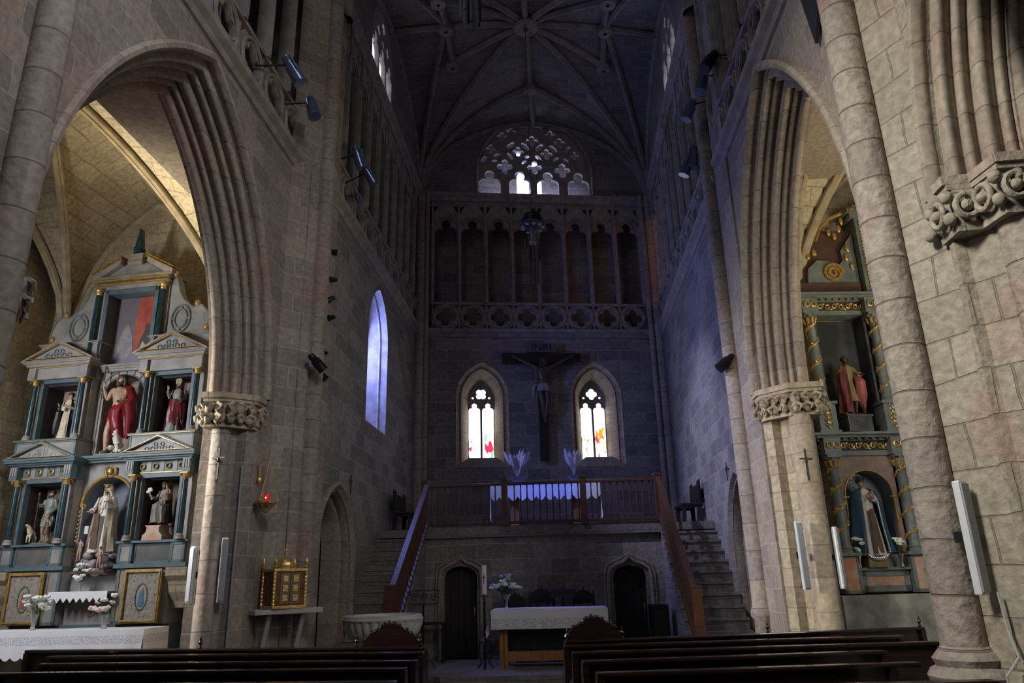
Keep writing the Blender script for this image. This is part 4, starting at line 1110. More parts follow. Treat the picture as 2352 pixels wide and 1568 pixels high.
# ---- three carved chairs and a lectern behind the altar, music stands and small table
def carved_chair(loc, w_, h_, label):
    r = empty('celebrant_chair', label, 'chair', loc, 0, 'dark carved chairs behind the altar')
    for sx in (-1, 1):
        MB().lathe([(0.022, 0), (0.022, h_ - 0.1), (0.03, h_ - 0.08), (0.018, h_ - 0.03), (0.004, h_ + 0.05)], (sx * w_, 0.22, 0), 8).build('rear_leg', 'ebony', r)
        MB().lathe([(0.025, 0), (0.018, 0.2), (0.025, 0.44), (0.018, 0.6)], (sx * w_, -0.22, 0), 8).build('front_leg', 'ebony', r)
        MB().tube([(sx * w_, -0.26, 0.64), (sx * w_, 0.0, 0.68), (sx * w_, 0.22, 0.66)], 0.022, 6).build('armrest', 'ebony', r)
    MB().box(-w_, w_, -0.26, 0.24, 0.42, 0.48, 0.01).build('seat', 'ebony', r)
    P = [(-w_, h_ - 0.22), (-w_, h_ - 0.06), (-w_ * 0.7, h_ - 0.02), (-w_ * 0.45, h_ + 0.03), (-w_ * 0.15, h_ + 0.04), (0, h_ + 0.12), (w_ * 0.15, h_ + 0.04), (w_ * 0.45, h_ + 0.03), (w_ * 0.7, h_ - 0.02), (w_, h_ - 0.06), (w_, h_ - 0.22)]
    MB().prism(P, 'y', 0.20, 0.235).build('crest_rail', 'ebony', r)
    MB().box(-w_, w_, 0.20, 0.235, 0.58, 0.64).box(-w_ * 0.5, -w_ * 0.4, 0.205, 0.23, 0.6, h_ - 0.2).box(w_ * 0.4, w_ * 0.5, 0.205, 0.23, 0.6, h_ - 0.2).build('backrest', 'ebony', r)
    return r
carved_chair((-1.10, 15.35, 0.2), 0.20, 1.20, 'dark carved chair behind the altar, hidden low by the flower vase')
carved_chair((-0.55, 15.38, 0.2), 0.24, 1.28, 'dark carved armchair directly behind the altar beside the lectern')
carved_chair((0.29, 15.35, 0.2), 0.20, 1.24, 'dark carved chair with a peaked crest behind the right half of the altar')
r = empty('lectern', 'dark lectern with a slanting book top behind the middle of the altar', 'lectern', (-0.12, 15.2, 0.2))
MB().lathe([(0.16, 0), (0.15, 0.03), (0.03, 0.08), (0.025, 1.15)], (0, 0, 0), 10).build('pole', 'ebony', r)
MB().prism([(-0.16, 1.16), (0.16, 1.28), (0.16, 1.31), (-0.16, 1.20)], 'x', -0.25, 0.25).build('book_rest', 'ebony', r)
def music_stand(loc, label, rot):
    r = empty('music_stand', label, 'music stand', loc, rot, 'black scrollwork reading stands')
    MB().tube([(0, 0, 0.35), (0, 0, 1.12)], 0.014, 6).build('pole', 'black', r)
    b = MB().tube([(-0.27, 0, 1.12), (0.27, 0, 1.12), (0.29, 0.06, 1.36), (-0.29, 0.06, 1.36)], 0.010, 5, closed=True)
    for k in range(3):
        cx = -0.18 + k * 0.18
        b.tube([(cx + 0.07 * math.cos(a) * (1 - i / 26), 0.03, 1.24 + 0.09 * math.sin(a) * (1 - i / 26)) for i, a in enumerate([0.45 * j for j in range(22)])], 0.007, 4)
    b.build('scroll_desk', 'black', r)
    for k in range(3):
        a = 2 * PI * k / 3
        MB().tube([(0, 0, 0.42), (0.24 * math.cos(a), 0.24 * math.sin(a), 0.012)], 0.012, 5).build('leg', 'black', r)
music_stand((-2.72, 14.3, 0.2), 'black scrollwork reading stand between the font and the left door', 0)
r = empty('side_table', 'small dark credence table against the platform wall left of the left door', 'table', (-2.78, 15.45, 0.2))
MB().box(-0.30, 0.30, -0.2, 0.2, 0.70, 0.74, 0.008).build('tabletop', 'ebony', r)
for sx in (-0.26, 0.26):
    for sy in (-0.16, 0.16): MB().box(sx - 0.02, sx + 0.02, sy - 0.02, sy + 0.02, 0, 0.70).build('leg', 'ebony', r)
r = empty('speaker_cabinet', 'black cabinet standing under the right stair beside its white-lit edge', 'cabinet', (1.68, 14.9, 0.2))
MB().box(-0.16, 0.16, -0.3, 0.3, 0, 1.0, 0.01).build('body', 'black', r)
MB().box(-0.13, 0.13, -0.315, -0.30, 0.1, 0.9, 0.0).build('front_panel', 'ebony', r)

# ---- baptismal font
r = empty('baptismal_font', 'white fluted marble font bowl on a pedestal before the left stair', 'font', (-2.83, 11.62, 0.03))
fl = lambda a, j: 0.035 * abs(math.cos(a * 14)) if 3 <= j <= 9 else 0
MB().lathe([(0.10, 0.70), (0.16, 0.72), (0.22, 0.76), (0.34, 0.82), (0.45, 0.90), (0.53, 1.00), (0.565, 1.10), (0.575, 1.155), (0.605, 1.16), (0.61, 1.18), (0.585, 1.19), (0.585, 1.225), (0.56, 1.235), (0.50, 1.23), (0.42, 1.05), (0.1, 0.95)], (0, 0, 0), 112, flute=lambda a, j: (0.055 * abs(math.cos(a * 14)) if 2 <= j <= 7 else 0)).build('bowl', 'marblewhite', r, smooth=True)
MB().lathe([(0.30, 0), (0.30, 0.10), (0.24, 0.14), (0.14, 0.22), (0.12, 0.45), (0.15, 0.62), (0.12, 0.70)], (0, 0, 0), 24).build('pedestal', 'marblewhite', r, smooth=True)

# ---- crucifix
CL = off_back(-0.14)
def back_pt(s, z, d=0.14): return (BF['loc'][0] + math.cos(SKEW) * s + math.sin(SKEW) * d, BF['loc'][1] + math.sin(SKEW) * s - math.cos(SKEW) * d, z)

# =================================================================== FIGURES
def skin_mesh(verts, edges, radii, sub=1, root=0):
    me = bpy.data.meshes.new('sk'); me.from_pydata([tuple(v) for v in verts], edges, []); me.update()
    ob = bpy.data.objects.new('sk', me); COL.objects.link(ob)
    md = ob.modifiers.new('skin', 'SKIN'); md.use_smooth_shade = True
    for i, r in enumerate(radii):
        sv = me.skin_vertices[0].data[i]; rr = r if isinstance(r, tuple) else (r, r); sv.radius = rr; sv.use_root = (i == root)
    if sub:
        ss = ob.modifiers.new('ss', 'SUBSURF'); ss.levels = sub; ss.render_levels = sub
    dg = bpy.context.evaluated_depsgraph_get()
    out = bpy.data.meshes.new_from_object(ob.evaluated_get(dg))
    bpy.data.objects.remove(ob); bpy.data.meshes.remove(me)
    return out

def body_mesh(P, H, bare=True, hands=True, feet=True, sub=1):
    """P: joint positions in units of the figure's height; one continuous skinned surface"""
    V, E_, Rr = [], [], []
    def add(p, r, par=None):
        V.append(Vector(p) * H); Rr.append(tuple(q * H for q in r) if isinstance(r, tuple) else r * H)
        if par is not None: E_.append((par, len(V) - 1))
        return len(V) - 1
    pel = add(P['pelvis'], 0.075)
    wa = add(Vector(P['pelvis']).lerp(Vector(P['chest']), 0.45), 0.068, pel)
    ch = add(P['chest'], 0.085, wa)
    nk = add(P['neck'], 0.034, ch)
    hd = Vector(P['head'])
    n2 = add(Vector(P['neck']).lerp(hd, 0.45), 0.034, nk)
    h1 = add(hd + Vector((0, -0.004, -0.012)), 0.050, n2)
    h2 = add(hd + Vector((0, 0.002, 0.030)), 0.054, h1)
    h3 = add(hd + Vector((0, 0.004, 0.060)), 0.030, h2)
    for s in ('L', 'R'):
        if s + 'sh' in P:
            sh = add(P[s + 'sh'], 0.040, ch)
            el = add(P[s + 'el'], 0.028, sh)
            fa = add(Vector(P[s + 'el']).lerp(Vector(P[s + 'wr']), 0.3), 0.028, el)
            wr = add(P[s + 'wr'], 0.017, fa)
            if hands:
                d = Vector(P.get(s + 'hd', Vector(P[s + 'wr']) - Vector(P[s + 'el']))).normalized()
                side = d.cross(Vector((0, 1, 0.2))).normalized()
                nrm = d.cross(side).normalized()
                pm = add(Vector(P[s + 'wr']) + d * 0.028, (0.022, 0.014), wr)
                for k, (o, L) in enumerate(((-1.4, 0.040), (-0.45, 0.047), (0.45, 0.044), (1.3, 0.035))):
                    b0 = add(Vector(P[s + 'wr']) + d * 0.046 + side * o * 0.0105, 0.0058, pm)
                    b1 = add(V[b0] / H + d * L * 0.5 + nrm * 0.004, 0.0050, b0)
                    add(V[b1] / H + d * L * 0.42 + nrm * 0.014, 0.0040, b1)
                t0 = add(Vector(P[s + 'wr']) + d * 0.022 - side * 0.024 + nrm * 0.006, 0.0065, pm)
                add(V[t0] / H + d * 0.024 - side * 0.010 + nrm * 0.010, 0.0050, t0)
        if s + 'hip' in P:
            hp = add(P[s + 'hip'], 0.058, pel)
            kn = add(P[s + 'kn'], 0.037, hp)
            cf = add(Vector(P[s + 'kn']).lerp(Vector(P[s + 'an']), 0.3), 0.038, kn)
            an = add(P[s + 'an'], 0.021, cf)
            if feet:
                f = Vector(P.get(s + 'ft', (0, -1, -0.25))).normalized()
                m_ = add(Vector(P[s + 'an']) + f * 0.045 + Vector((0, 0, -0.018)), (0.024, 0.016), an)
                add(V[m_] / H + f * 0.045, (0.020, 0.009), m_)
    return skin_mesh(V, E_, Rr, sub)

def face(parent, P, H, yaw=0.0, skinm='flesh', beard=None, hair='hair', hood=None, long_hair=False, halo=None):
    """nose, eyes, mouth, ears on the head; hair and beard as children"""
    hd = Vector(P['head']) * H
    rot = Matrix.Rotation(yaw, 3, 'Z')
    def q(x, y, z): return hd + rot @ (Vector((x, y, z)) * H)
    b = MB()
    b.tube([q(0, -0.050, 0.030), q(0, -0.064, 0.006), q(0, -0.050, 0.000)], [0.006 * H, 0.010 * H, 0.006 * H], 6)
    b.tube([q(-0.016, -0.050, -0.018), q(0, -0.056, -0.017), q(0.016, -0.050, -0.018)], 0.0045 * H, 5)
    for s in (-1, 1):
        b.ball(q(s * 0.050, 0.0, 0.008), 0.012 * H, (0.5, 0.8, 1.3), 1)
        b.ball(q(s * 0.020, -0.043, 0.030), 0.010 * H, (1.2, 0.5, 0.4), 1)
    b.build('facial_features', skinm, parent, smooth=True)
    e = MB()
    for s in (-1, 1): e.ball(q(s * 0.019, -0.049, 0.019), 0.0048 * H, (1.3, 0.7, 0.8), 1)
    e.build('eyes', 'ebony', parent, smooth=True)
    if hair:
        h = MB()
        h.ball(q(0, 0.012, 0.038), 0.060 * H, (0.98, 0.98, 0.86), 2, 0.10)
        if long_hair:
            for s in (-1, 1):
                h.tube([q(s * 0.042, 0.0, 0.04), q(s * 0.055, 0.008, 0.0), q(s * 0.052, 0.012, -0.05), q(s * 0.042, 0.0, -0.08)], [0.018 * H, 0.022 * H, 0.020 * H, 0.006 * H], 7)
            h.ball(q(0, 0.035, -0.01), 0.045 * H, (1.1, 0.7, 1.5), 2, 0.12)
        h.build('hair', hair, parent, smooth=True)
    if beard:
        bd = MB()
        bd.ball(q(0, -0.036, -0.042), 0.030 * H, (1.1, 0.7, 1.25), 2, 0.15)
        for s in (-1, 1): bd.tube([q(s * 0.044, -0.01, 0.0), q(s * 0.034, -0.032, -0.032), q(0, -0.042, -0.04)], 0.010 * H, 5)
        bd.build('beard', beard, parent, smooth=True)
    if hood:
        h = MB().ball(q(0, 0.018, 0.022), 0.068 * H, (0.95, 0.95, 1.12), 2, 0.06)
        h.tube([q(-0.055, 0.0, 0.0), q(-0.075, 0.02, -0.09), q(0, 0.05, -0.11), q(0.075, 0.02, -0.09), q(0.055, 0, 0)], 0.022 * H, 6)
        h.build('veil', hood, parent, smooth=True)
    if halo:
        c = q(0, 0.055, 0.025)
        pts = [c + rot @ Vector((0.095 * H * math.cos(a), 0, 0.095 * H * math.sin(a))) for a in [2 * PI * k / 28 for k in range(28)]]
        h = MB().tube(pts, 0.005 * H, 5, closed=True)
        for k in range(0, 28, 2 if halo == 'stars' else 4):
            h.ball(pts[k], 0.011 * H, (1, 0.5, 1), 1)
        h.build('halo', 'silver' if halo == 'stars' else 'gold', parent, smooth=True)

def drape(sections, H, n=40, folds=9, amp=0.05, seed=0, a0=0.0, a1=2 * PI, thick=0.0):
    """lofted garment: sections (z, cx, cy, rx, ry, fold strength) in figure units from top to bottom"""
    b = MB(); rnd = random.Random(seed)
    ph = rnd.uniform(0, 6); ph2 = rnd.uniform(0, 6)
    full = abs(a1 - a0 - 2 * PI) < 1e-6
    rows = []
    dense = []
    for A, B in zip(sections[:-1], sections[1:]):
        for k in range(4):
            t = k / 4; dense.append(tuple(A[i] + (B[i] - A[i]) * t for i in range(6)))
    dense.append(sections[-1])
    for j, (z, cx, cy, rx, ry, f) in enumerate(dense):
        ring = []
        for k in range(n if full else n + 1):
            a = a0 + (a1 - a0) * k / n
            w_ = math.sin(a * folds + ph + z * 3.2) + 0.5 * math.sin(a * (folds * 2 + 1) + ph2 - z * 5)
            m_ = 1 + amp * f * w_
            ring.append(b.bm.verts.new(Vector((cx + rx * m_ * math.cos(a), cy + ry * m_ * math.sin(a), z)) * H))
        rows.append(ring)
    for A, B in zip(rows[:-1], rows[1:]):
        L = len(A)
        for k in range(L if full else L - 1):
            b.bm.faces.new((A[k], B[k], B[(k + 1) % L], A[(k + 1) % L]))
    if full:
        b.bm.faces.new(rows[0]); b.bm.faces.new(list(reversed(rows[-1])))
    elif thick:
        bmesh.ops.solidify(b.bm, geom=b.bm.faces[:], thickness=thick * H)
    bmesh.ops.recalc_face_normals(b.bm, faces=b.bm.faces[:])
    return b

def sleeve(P, s, H, r0=0.048, r1=0.05, upto='wr'):
    sh, el, wr = Vector(P[s + 'sh']), Vector(P[s + 'el']), Vector(P[s + 'wr'])
    e = wr.lerp(el, 0.12)
    return [sh * H, (sh.lerp(el, 0.5)) * H, el * H, el.lerp(wr, 0.5) * H, e * H], [r0 * H, r0 * 0.9 * H, r0 * 0.85 * H, r1 * 0.85 * H, r1 * H]

STAND = dict(pelvis=(0, 0, 0.53), chest=(0, 0, 0.72), neck=(0, 0, 0.825), head=(0, -0.008, 0.895),
             Lsh=(-0.105, 0, 0.79), Lel=(-0.145, -0.01, 0.63), Lwr=(-0.115, -0.11, 0.56),
             Rsh=(0.105, 0, 0.79), Rel=(0.145, -0.01, 0.63), Rwr=(0.10, -0.12, 0.60),
             Lhip=(-0.05, 0, 0.50), Lkn=(-0.06, -0.02, 0.28), Lan=(-0.06, 0.0, 0.045),
             Rhip=(0.05, 0, 0.50), Rkn=(0.06, -0.02, 0.28), Ran=(0.06, 0.0, 0.045))
def pose(**kw):
    P = dict(STAND); P.update(kw); return P
ROBE = [(0.835, 0, 0, 0.045, 0.045, 0), (0.80, 0, 0, 0.105, 0.065, 0.1), (0.72, 0, 0, 0.125, 0.085, 0.3), (0.60, 0, 0, 0.100, 0.078, 0.6), (0.50, 0, 0, 0.118, 0.095, 1.0), (0.30, 0, 0, 0.135, 0.115, 1.6), (0.03, 0, 0, 0.165, 0.145, 2.2)]

def statue(name, label, loc, rot, H, P, group=None, base=None, cat='statue'):
    r = empty(name, label, cat, loc, rot, group)
    if base:
        b = MB()
        w_, h_, m_ = base
        b.box(-w_, w_, -w_ * 0.8, w_ * 0.8, -h_, -h_ * 0.35, 0.01); b.box(-w_ * 0.85, w_ * 0.85, -w_ * 0.7, w_ * 0.7, -h_ * 0.4, 0.0, 0.01)
        b.build('plinth', m_, r)
    return r

# =================================================================== CRUCIFIX
cr = empty('crucifix', 'large dark wooden crucifix hanging between the two stained lancets', 'crucifix', back_pt(3.56, 4.78, 0.16), SKEW)
MB().box(-0.125, 0.125, -0.06, 0.06, 0.0, 3.08, 0.01).build('upright_beam', 'ebony', cr)
MB().box(-1.13, 1.13, -0.07, 0.05, 2.78, 3.08, 0.01).build('cross_beam', 'ebony', cr)
tb = MB().box(-0.42, 0.42, -0.10, -0.02, 3.10, 3.36, 0.006).build('title_board', 'inscription', cr)
cu = bpy.data.curves.new('t', 'FONT'); cu.body = 'INRI'; cu.size = 0.26; cu.align_x = 'CENTER'; cu.align_y = 'CENTER'; cu.extrude = 0.004
to = bpy.data.objects.new('t', cu); COL.objects.link(to)
tm = bpy.data.meshes.new_from_object(to.evaluated_get(bpy.context.evaluated_depsgraph_get())); bpy.data.objects.remove(to)
tm.transform(Matrix.Diagonal((1.25, 1, 1, 1))); tm.transform(Matrix.Rotation(PI / 2, 4, 'X'))
link('lettering', tm, 'ebony', tb, (0, -0.105, 3.23), smooth=False)
HC = 1.95
PC = dict(pelvis=(0.0, -0.075, 0.55), chest=(0.01, -0.085, 0.72), neck=(0.015, -0.10, 0.815), head=(0.02, -0.125, 0.875),
          Lsh=(-0.10, -0.085, 0.80), Lel=(-0.25, -0.07, 0.885), Lwr=(-0.395, -0.055, 0.965), Lhd=(-0.5, 0, 0.2),
          Rsh=(0.12, -0.085, 0.80), Rel=(0.26, -0.07, 0.885), Rwr=(0.40, -0.055, 0.965), Rhd=(0.5, 0, 0.2),
          Lhip=(-0.05, -0.075, 0.51), Lkn=(-0.02, -0.125, 0.29), Lan=(0.005, -0.07, 0.07), Lft=(0, -0.5, -0.8),
          Rhip=(0.05, -0.075, 0.51), Rkn=(0.06, -0.125, 0.30), Ran=(0.02, -0.085, 0.075), Rft=(0, -0.5, -0.8))
zoff = 2.93 - 0.965 * HC
fg = link('figure', body_mesh(PC, HC, sub=2), 'fleshdark', cr, (0, 0.0, zoff))
face(fg, PC, HC, 0.3, 'fleshdark', beard='hair', long_hair=True)
drape([(0.575, 0, -0.075, 0.085, 0.07, 0.4), (0.52, 0, -0.075, 0.10, 0.08, 1.5), (0.44, 0.005, -0.09, 0.11, 0.085, 2.5)], HC, folds=8, seed=3).tube([Vector((-0.09, -0.1, 0.55)) * HC, Vector((-0.14, -0.11, 0.50)) * HC, Vector((-0.145, -0.10, 0.40)) * HC, Vector((-0.15, -0.1, 0.33)) * HC], [0.02, 0.05, 0.045, 0.015], 7).build('loincloth', 'marblegrey', fg, smooth=True)

# =================================================================== PEWS
def pew(xa, ya, xb, yb_, label, ztop=1.0, group='congregation pews', double=True, crest=None, finials=(), panel=False, arms=(1, 1), seat=True, depth=0.42, rail_to=None):
    """bench seen from behind: back edge runs from (xa,ya) to (xb,yb_)"""
    L = math.hypot(xb - xa, yb_ - ya); ang = math.atan2(yb_ - ya, xb - xa)
    r = empty('pew', label, 'pew', (xa, ya, 0), ang, group)
    MB().box(0.05, L - 0.05, 0.0, 0.035, 0.42, ztop - 0.03).build('backrest', 'pew', r)
    MB().box(0.0, L if not rail_to else L + 0.22, -0.045, 0.065, ztop - 0.035, ztop, 0.012).build('top_rail', 'pew', r)
    if seat:
        MB().box(0.04, L - 0.04, 0.02, depth, 0.42, 0.46, 0.01).build('seat', 'pew', r)
        MB().box(0.04, L - 0.04, -0.16, -0.04, 0.60, 0.625, 0.008).build('book_shelf', 'pew', r)
        MB().box(0.10, L - 0.10, -0.20, -0.06, 0.14, 0.18, 0.01).build('kneeler', 'pew', r)
    else:
        MB().box(0.05, L - 0.05, 0.0, 0.035, 0.04, 0.44).build('lower_panel', 'pew', r)
    for i, x in enumerate((0.03, L - 0.03)):
        if arms[i]:
            e = depth if seat else 0.10
            P = [(-0.05, 0.0), (-0.05, ztop - 0.035), (0.06, ztop - 0.035), (0.08, 0.74), (e, 0.66), (e + 0.03, 0.60), (e, 0.42), (e, 0.0)]
            MB().prism(P, 'x', x - 0.03, x + 0.03).build('end_panel', 'pew', r)
    if crest:
        cx, w_, h_ = crest
        P = [(-w_, 0)]
        n = 24
        for k in range(n + 1):
            t = -1 + 2 * k / n
            prof = (1 - abs(t)) ** 0.75
            z = h_ * (0.16 + 0.62 * math.sqrt(max(0, 1 - (abs(t) * 1.05) ** 2)) if abs(t) < 0.95 else 0.16)
            if abs(t) < 0.34: z = h_ * (0.86 + 0.10 * math.cos(t * PI * 1.4))
            z += 0.012 * math.sin(k * 2.4)
            P.append((t * w_ * 0.92, z))
        P.append((w_, 0))
        c = MB().prism(P, 'y', -0.025, 0.03)
        for k, (x, z) in enumerate(P[1:-1]):
            c.ball((x, 0, z), 0.019 + 0.008 * (k % 2), (1, 0.9, 1), 1)
        for s in (-1, 1):
            c.tube([(s * w_ * (0.82 + 0.16 * math.cos(a)), 0, 0.045 + 0.05 * math.sin(a) * (1 - a / 9)) for a in [0.5 * j for j in range(12)]], 0.012, 5)
        c.build('carved_crest', 'pew', r, (cx, 0.01, ztop - 0.005))
    for fx in finials:
        MB().lathe([(0.016, 0), (0.022, 0.01), (0.009, 0.03), (0.024, 0.055), (0.026, 0.07), (0.010, 0.09), (0.014, 0.105), (0.003, 0.135)], (fx, 0.01, ztop), 10).build('finial', 'pew', r, smooth=True)
    return r
# left block, front to rear
pew(-7.0, 9.66, -1.67, 8.96, 'front left kneeling desk, topped by a carved crest and turned finials', 1.02, crest=(4.94, 0.36, 0.27), finials=(2.47, 4.52, 5.30), seat=False)
pew(-6.20, 8.95, -1.62, 8.60, 'left pew directly behind the carved left kneeling desk', depth=0.30)
pew(-5.70, 8.10, -1.53, 7.73, 'left pew second behind the carved desk, its left end cut short')
pew(-5.55, 7.27, -1.50, 7.09, 'left pew third behind the carved desk, running out of the picture at left', depth=0.36)
pew(-5.3, 6.34, -1.39, 6.18, 'nearest left pew, only a sliver of its top rail in view')
# right block
pew(-0.08, 9.36, 4.53, 10.42, 'front right kneeling desk, topped by a carved crest before the altar and turned finials', 1.02, crest=(0.37, 0.36, 0.27), finials=(0.04, 0.72, 2.60, 4.70), seat=False)
pew(-0.09, 9.00, 3.86, 9.44, 'right pew directly behind the carved right kneeling desk', depth=0.28)
pew(0.0, 8.22, 3.88, 8.60, 'right pew second behind the carved desk, its end jutting past the others')
pew(0.09, 7.38, 3.00, 7.78, 'right pew third behind the carved desk, ending short of the pier')
pew(0.19, 6.48, 2.66, 6.78, 'right pew fourth behind the carved desk, nearly touching the round shaft', rail_to=2.95)
pew(0.35, 5.50, 2.90, 5.70, 'nearest right pew, cut by the bottom edge of the picture')

# =================================================================== WALL-HUNG THINGS
# shelf and tabernacle on the left pier
TS = (-4.00, 10.44)
r = empty('wall_shelf', 'pale stone shelf on two struts, bracketed to the left pier', 'shelf', (TS[0], TS[1], 0), R(44))
MB().box(-0.46, 0.50, -0.30, 0.12, 1.36, 1.425, 0.006).build('slab', 'plaster', r)
for sx in (-0.22, 0.26):
    MB().prism([(-0.22, 1.36), (-0.14, 1.36), (0.12, 0.72), (0.12, 0.84), (0.12, 0.55)], 'x', sx - 0.03, sx + 0.03).build('strut', 'plaster', r)
r = empty('tabernacle', 'gilded box tabernacle with a dome, standing on the pale wall shelf', 'tabernacle', (TS[0] + 0.08, TS[1] - 0.10, 1.427), R(48))
hw, hd, hh = 0.23, 0.17, 0.52
MB().box(-hw, hw, -hd, hd, 0.03, hh - 0.03).build('body', 'amberwood', r)
b = MB()
for z in (0.0, hh - 0.04): b.box(-hw - 0.02, hw + 0.02, -hd - 0.02, hd + 0.02, z, z + 0.04, 0.006)
b.build('cornice', 'gilt', r)
for sx in (-1, 1):
    for sy in (-1, 1):
        b = MB().tube([(sx * hw, sy * hd, 0.04), (sx * hw, sy * hd, hh - 0.04)], 0.022, 8)
        for k in range(9): b.ball((sx * hw, sy * hd, 0.06 + k * 0.05), 0.027, (1, 1, 0.7), 1)
        b.build('column', 'gilt', r, smooth=True)
        MB().lathe([(0.02, 0), (0.03, 0.02), (0.012, 0.04), (0.028, 0.07), (0.02, 0.10), (0.003, 0.15)], (sx * hw, sy * hd, hh), 10).build('corner_finial', 'gilt', r, smooth=True)
for s in (-1, 1):
    d = MB().box(s * 0.075 - 0.07, s * 0.075 + 0.07, -hd - 0.008, -hd, 0.06, hh - 0.06, 0.003).build('door', 'doorsilver', r)
    b = MB()
    for k in range(3): b.box(s * 0.075 - 0.04, s * 0.075 + 0.04, -hd - 0.02, -hd - 0.008, 0.09 + k * 0.125, 0.18 + k * 0.125, 0.008)
    b.build('door_relief', 'gilt', d)
d = MB().lathe([(0.12, 0), (0.13, 0.03), (0.12, 0.07), (0.09, 0.12), (0.04, 0.15), (0.012, 0.17)], (0, 0, hh), 20, flute=lambda a, j: 0.06 * math.cos(a * 8)).build('dome', 'gilt', r, smooth=True)
MB().box(-0.005, 0.005, -0.005, 0.005, hh + 0.16, hh + 0.33).box(-0.035, 0.035, -0.005, 0.005, hh + 0.25, hh + 0.262).build('cross', 'gilt', d)
# sanctuary lamp
r = empty('sanctuary_lamp', 'gilded hanging lamp with a red votive glass, on a curved bracket above the tabernacle', 'lamp', (-4.10, 9.95, 2.77))
r.scale = (0.95, 0.95, 0.72)
b = MB().tube([(-0.14, 0.0, 0.56), (-0.14, 0.0, 0.80)], 0.016, 8).tube([(-0.14, 0.0, 0.80), (-0.12, 0.0, 0.87), (-0.06, 0.0, 0.90), (0.0, 0, 0.88), (0, 0, 0.92)], 0.009, 6)
b.ball((-0.14, 0.0, 0.50), 0.05, (0.7, 0.5, 1.3), 2, 0.3).ball((0, 0, 0.92), 0.016, (1, 1, 1), 1)
b.build('bracket', 'brass', r, smooth=True)
MB().lathe([(0.006, 0), (0.02, 0.02), (0.012, 0.05), (0.05, 0.10), (0.055, 0.13), (0.09, 0.18), (0.11, 0.22), (0.165, 0.235), (0.17, 0.27), (0.15, 0.275), (0.05, 0.27)], (0, 0, -0.19), 24, flute=lambda a, j: 0.04 * math.cos(a * 12)).build('bowl', 'brass', r, smooth=True)
MB().lathe([(0.035, 0.10), (0.042, 0.14), (0.042, 0.22), (0.038, 0.225)], (0, 0, 0), 16).build('votive_glass', 'flame', r, smooth=True)
MB().ball((0, -0.043, 0.155), 0.012, (1, 0.6, 1.4), 1).build('flame', 'flamecore', r, smooth=True)
for k in range(3):
    a = 2 * PI * k / 3 + 0.3
    b = MB().tube([(0.16 * math.cos(a), 0.16 * math.sin(a), 0.09), (0.03 * math.cos(a), 0.03 * math.sin(a), 0.76), (0, 0, 0.86)], 0.006, 5)
    for j in range(24):
        t = j / 24; b.ball((0.16 * math.cos(a) * (1 - t * 0.82), 0.16 * math.sin(a) * (1 - t * 0.82), 0.09 + 0.67 * t), 0.010, (1, 1, 1.2), 1)
    b.build('chain', 'brass', r, smooth=True)
    MB().ball((0.165 * math.cos(a), 0.165 * math.sin(a), 0.09), 0.024, (1, 1, 1), 2).build('knob', 'brass', r, smooth=True)

def small_cross(loc, rot, label, h=0.34):
    r = tag(MB().box(-0.012, 0.012, -0.015, 0.0, -h / 2, h / 2).box(-h * 0.22, h * 0.22, -0.016, 0.001, h * 0.16, h * 0.16 + 0.02).ball((0, -0.02, h * 0.12), 0.022, (0.8, 0.6, 1.6), 1, 0.3).build('wall_cross', 'ebony', None, loc, (0, 0, rot)), label, 'cross', 'station crosses on the walls and columns')
    return r
small_cross((-4.60, 9.46, 3.30), R(-8), 'thin dark cross on the pale column left of the sanctuary lamp', 0.42)
small_cross((-4.005, 13.60, 3.50), PI / 2, 'small dark cross on the left choir wall, near the pointed doorway')
small_cross((3.075, 14.04, 3.55), -PI / 2, 'small dark cross on the blue-lit right choir wall')
small_cross((3.37, 10.40, 3.14), R(15), 'thin dark cross on the tan column below the right carved capital', 0.44)

def column_speaker(loc, rotz, h, w_, label, tilt=0.0):
    r = empty('column_speaker', label, 'speaker', loc, rotz, 'tall slim column loudspeakers')
    r.rotation_euler = (tilt, 0, rotz)
    MB().box(-w_, w_, -0.045, 0.015, 0, h, 0.012).build('case', 'plasticend', r)
    b = MB().box(-w_ * 0.9, w_ * 0.9, -0.06, -0.045, 0.02, h - 0.02, 0.006)
    b.build('grille', 'plastic', r)
    MB().box(-0.02, 0.02, 0.015, 0.10, h * 0.45, h * 0.55).build('bracket', 'black', r)
column_speaker((NR + 0.06, 5.98, 1.54), R(32), 0.84, 0.052, 'big grey column loudspeaker on the near right pier')
column_speaker((-4.45, 9.56, 1.54), R(20), 0.80, 0.040, 'grey column loudspeaker on the left pier, right of the pale column')
column_speaker((-4.84, 9.55, 1.54), R(-20), 0.70, 0.04, 'white-edged column loudspeaker behind the pale left column')
column_speaker((3.13, 10.40, 1.50), R(12), 0.88, 0.045, 'grey column loudspeaker on the tan column beyond the right pier, left one of its pair')
column_speaker((3.62, 10.48, 1.50), R(40), 0.80, 0.035, 'pale column loudspeaker at the right edge of the tan column, nearer the right altarpiece')
c = MB().tube([(NR + 0.16, 5.93, 1.56), (NR + 0.17, 5.92, 1.3), (NR + 0.17, 5.86, 1.12), (NR + 0.05, 5.84, 1.0), (NR + 0.05, 5.83, 0.5), (NR + 0.05, 5.83, 0.0)], 0.010, 6).build('speaker_cable', 'plaster', None)
tag(c, 'thin pale cable running down the near right pier from the big loudspeaker', 'cable')
c = MB().tube([(-4.36, 9.66, 0.0), (-4.36, 9.66, 3.3)], 0.014, 6).build('conduit_pipe', 'plastic', None)
tag(c, 'slim grey vertical conduit pipe on the left pier behind the tabernacle shelf', 'pipe')

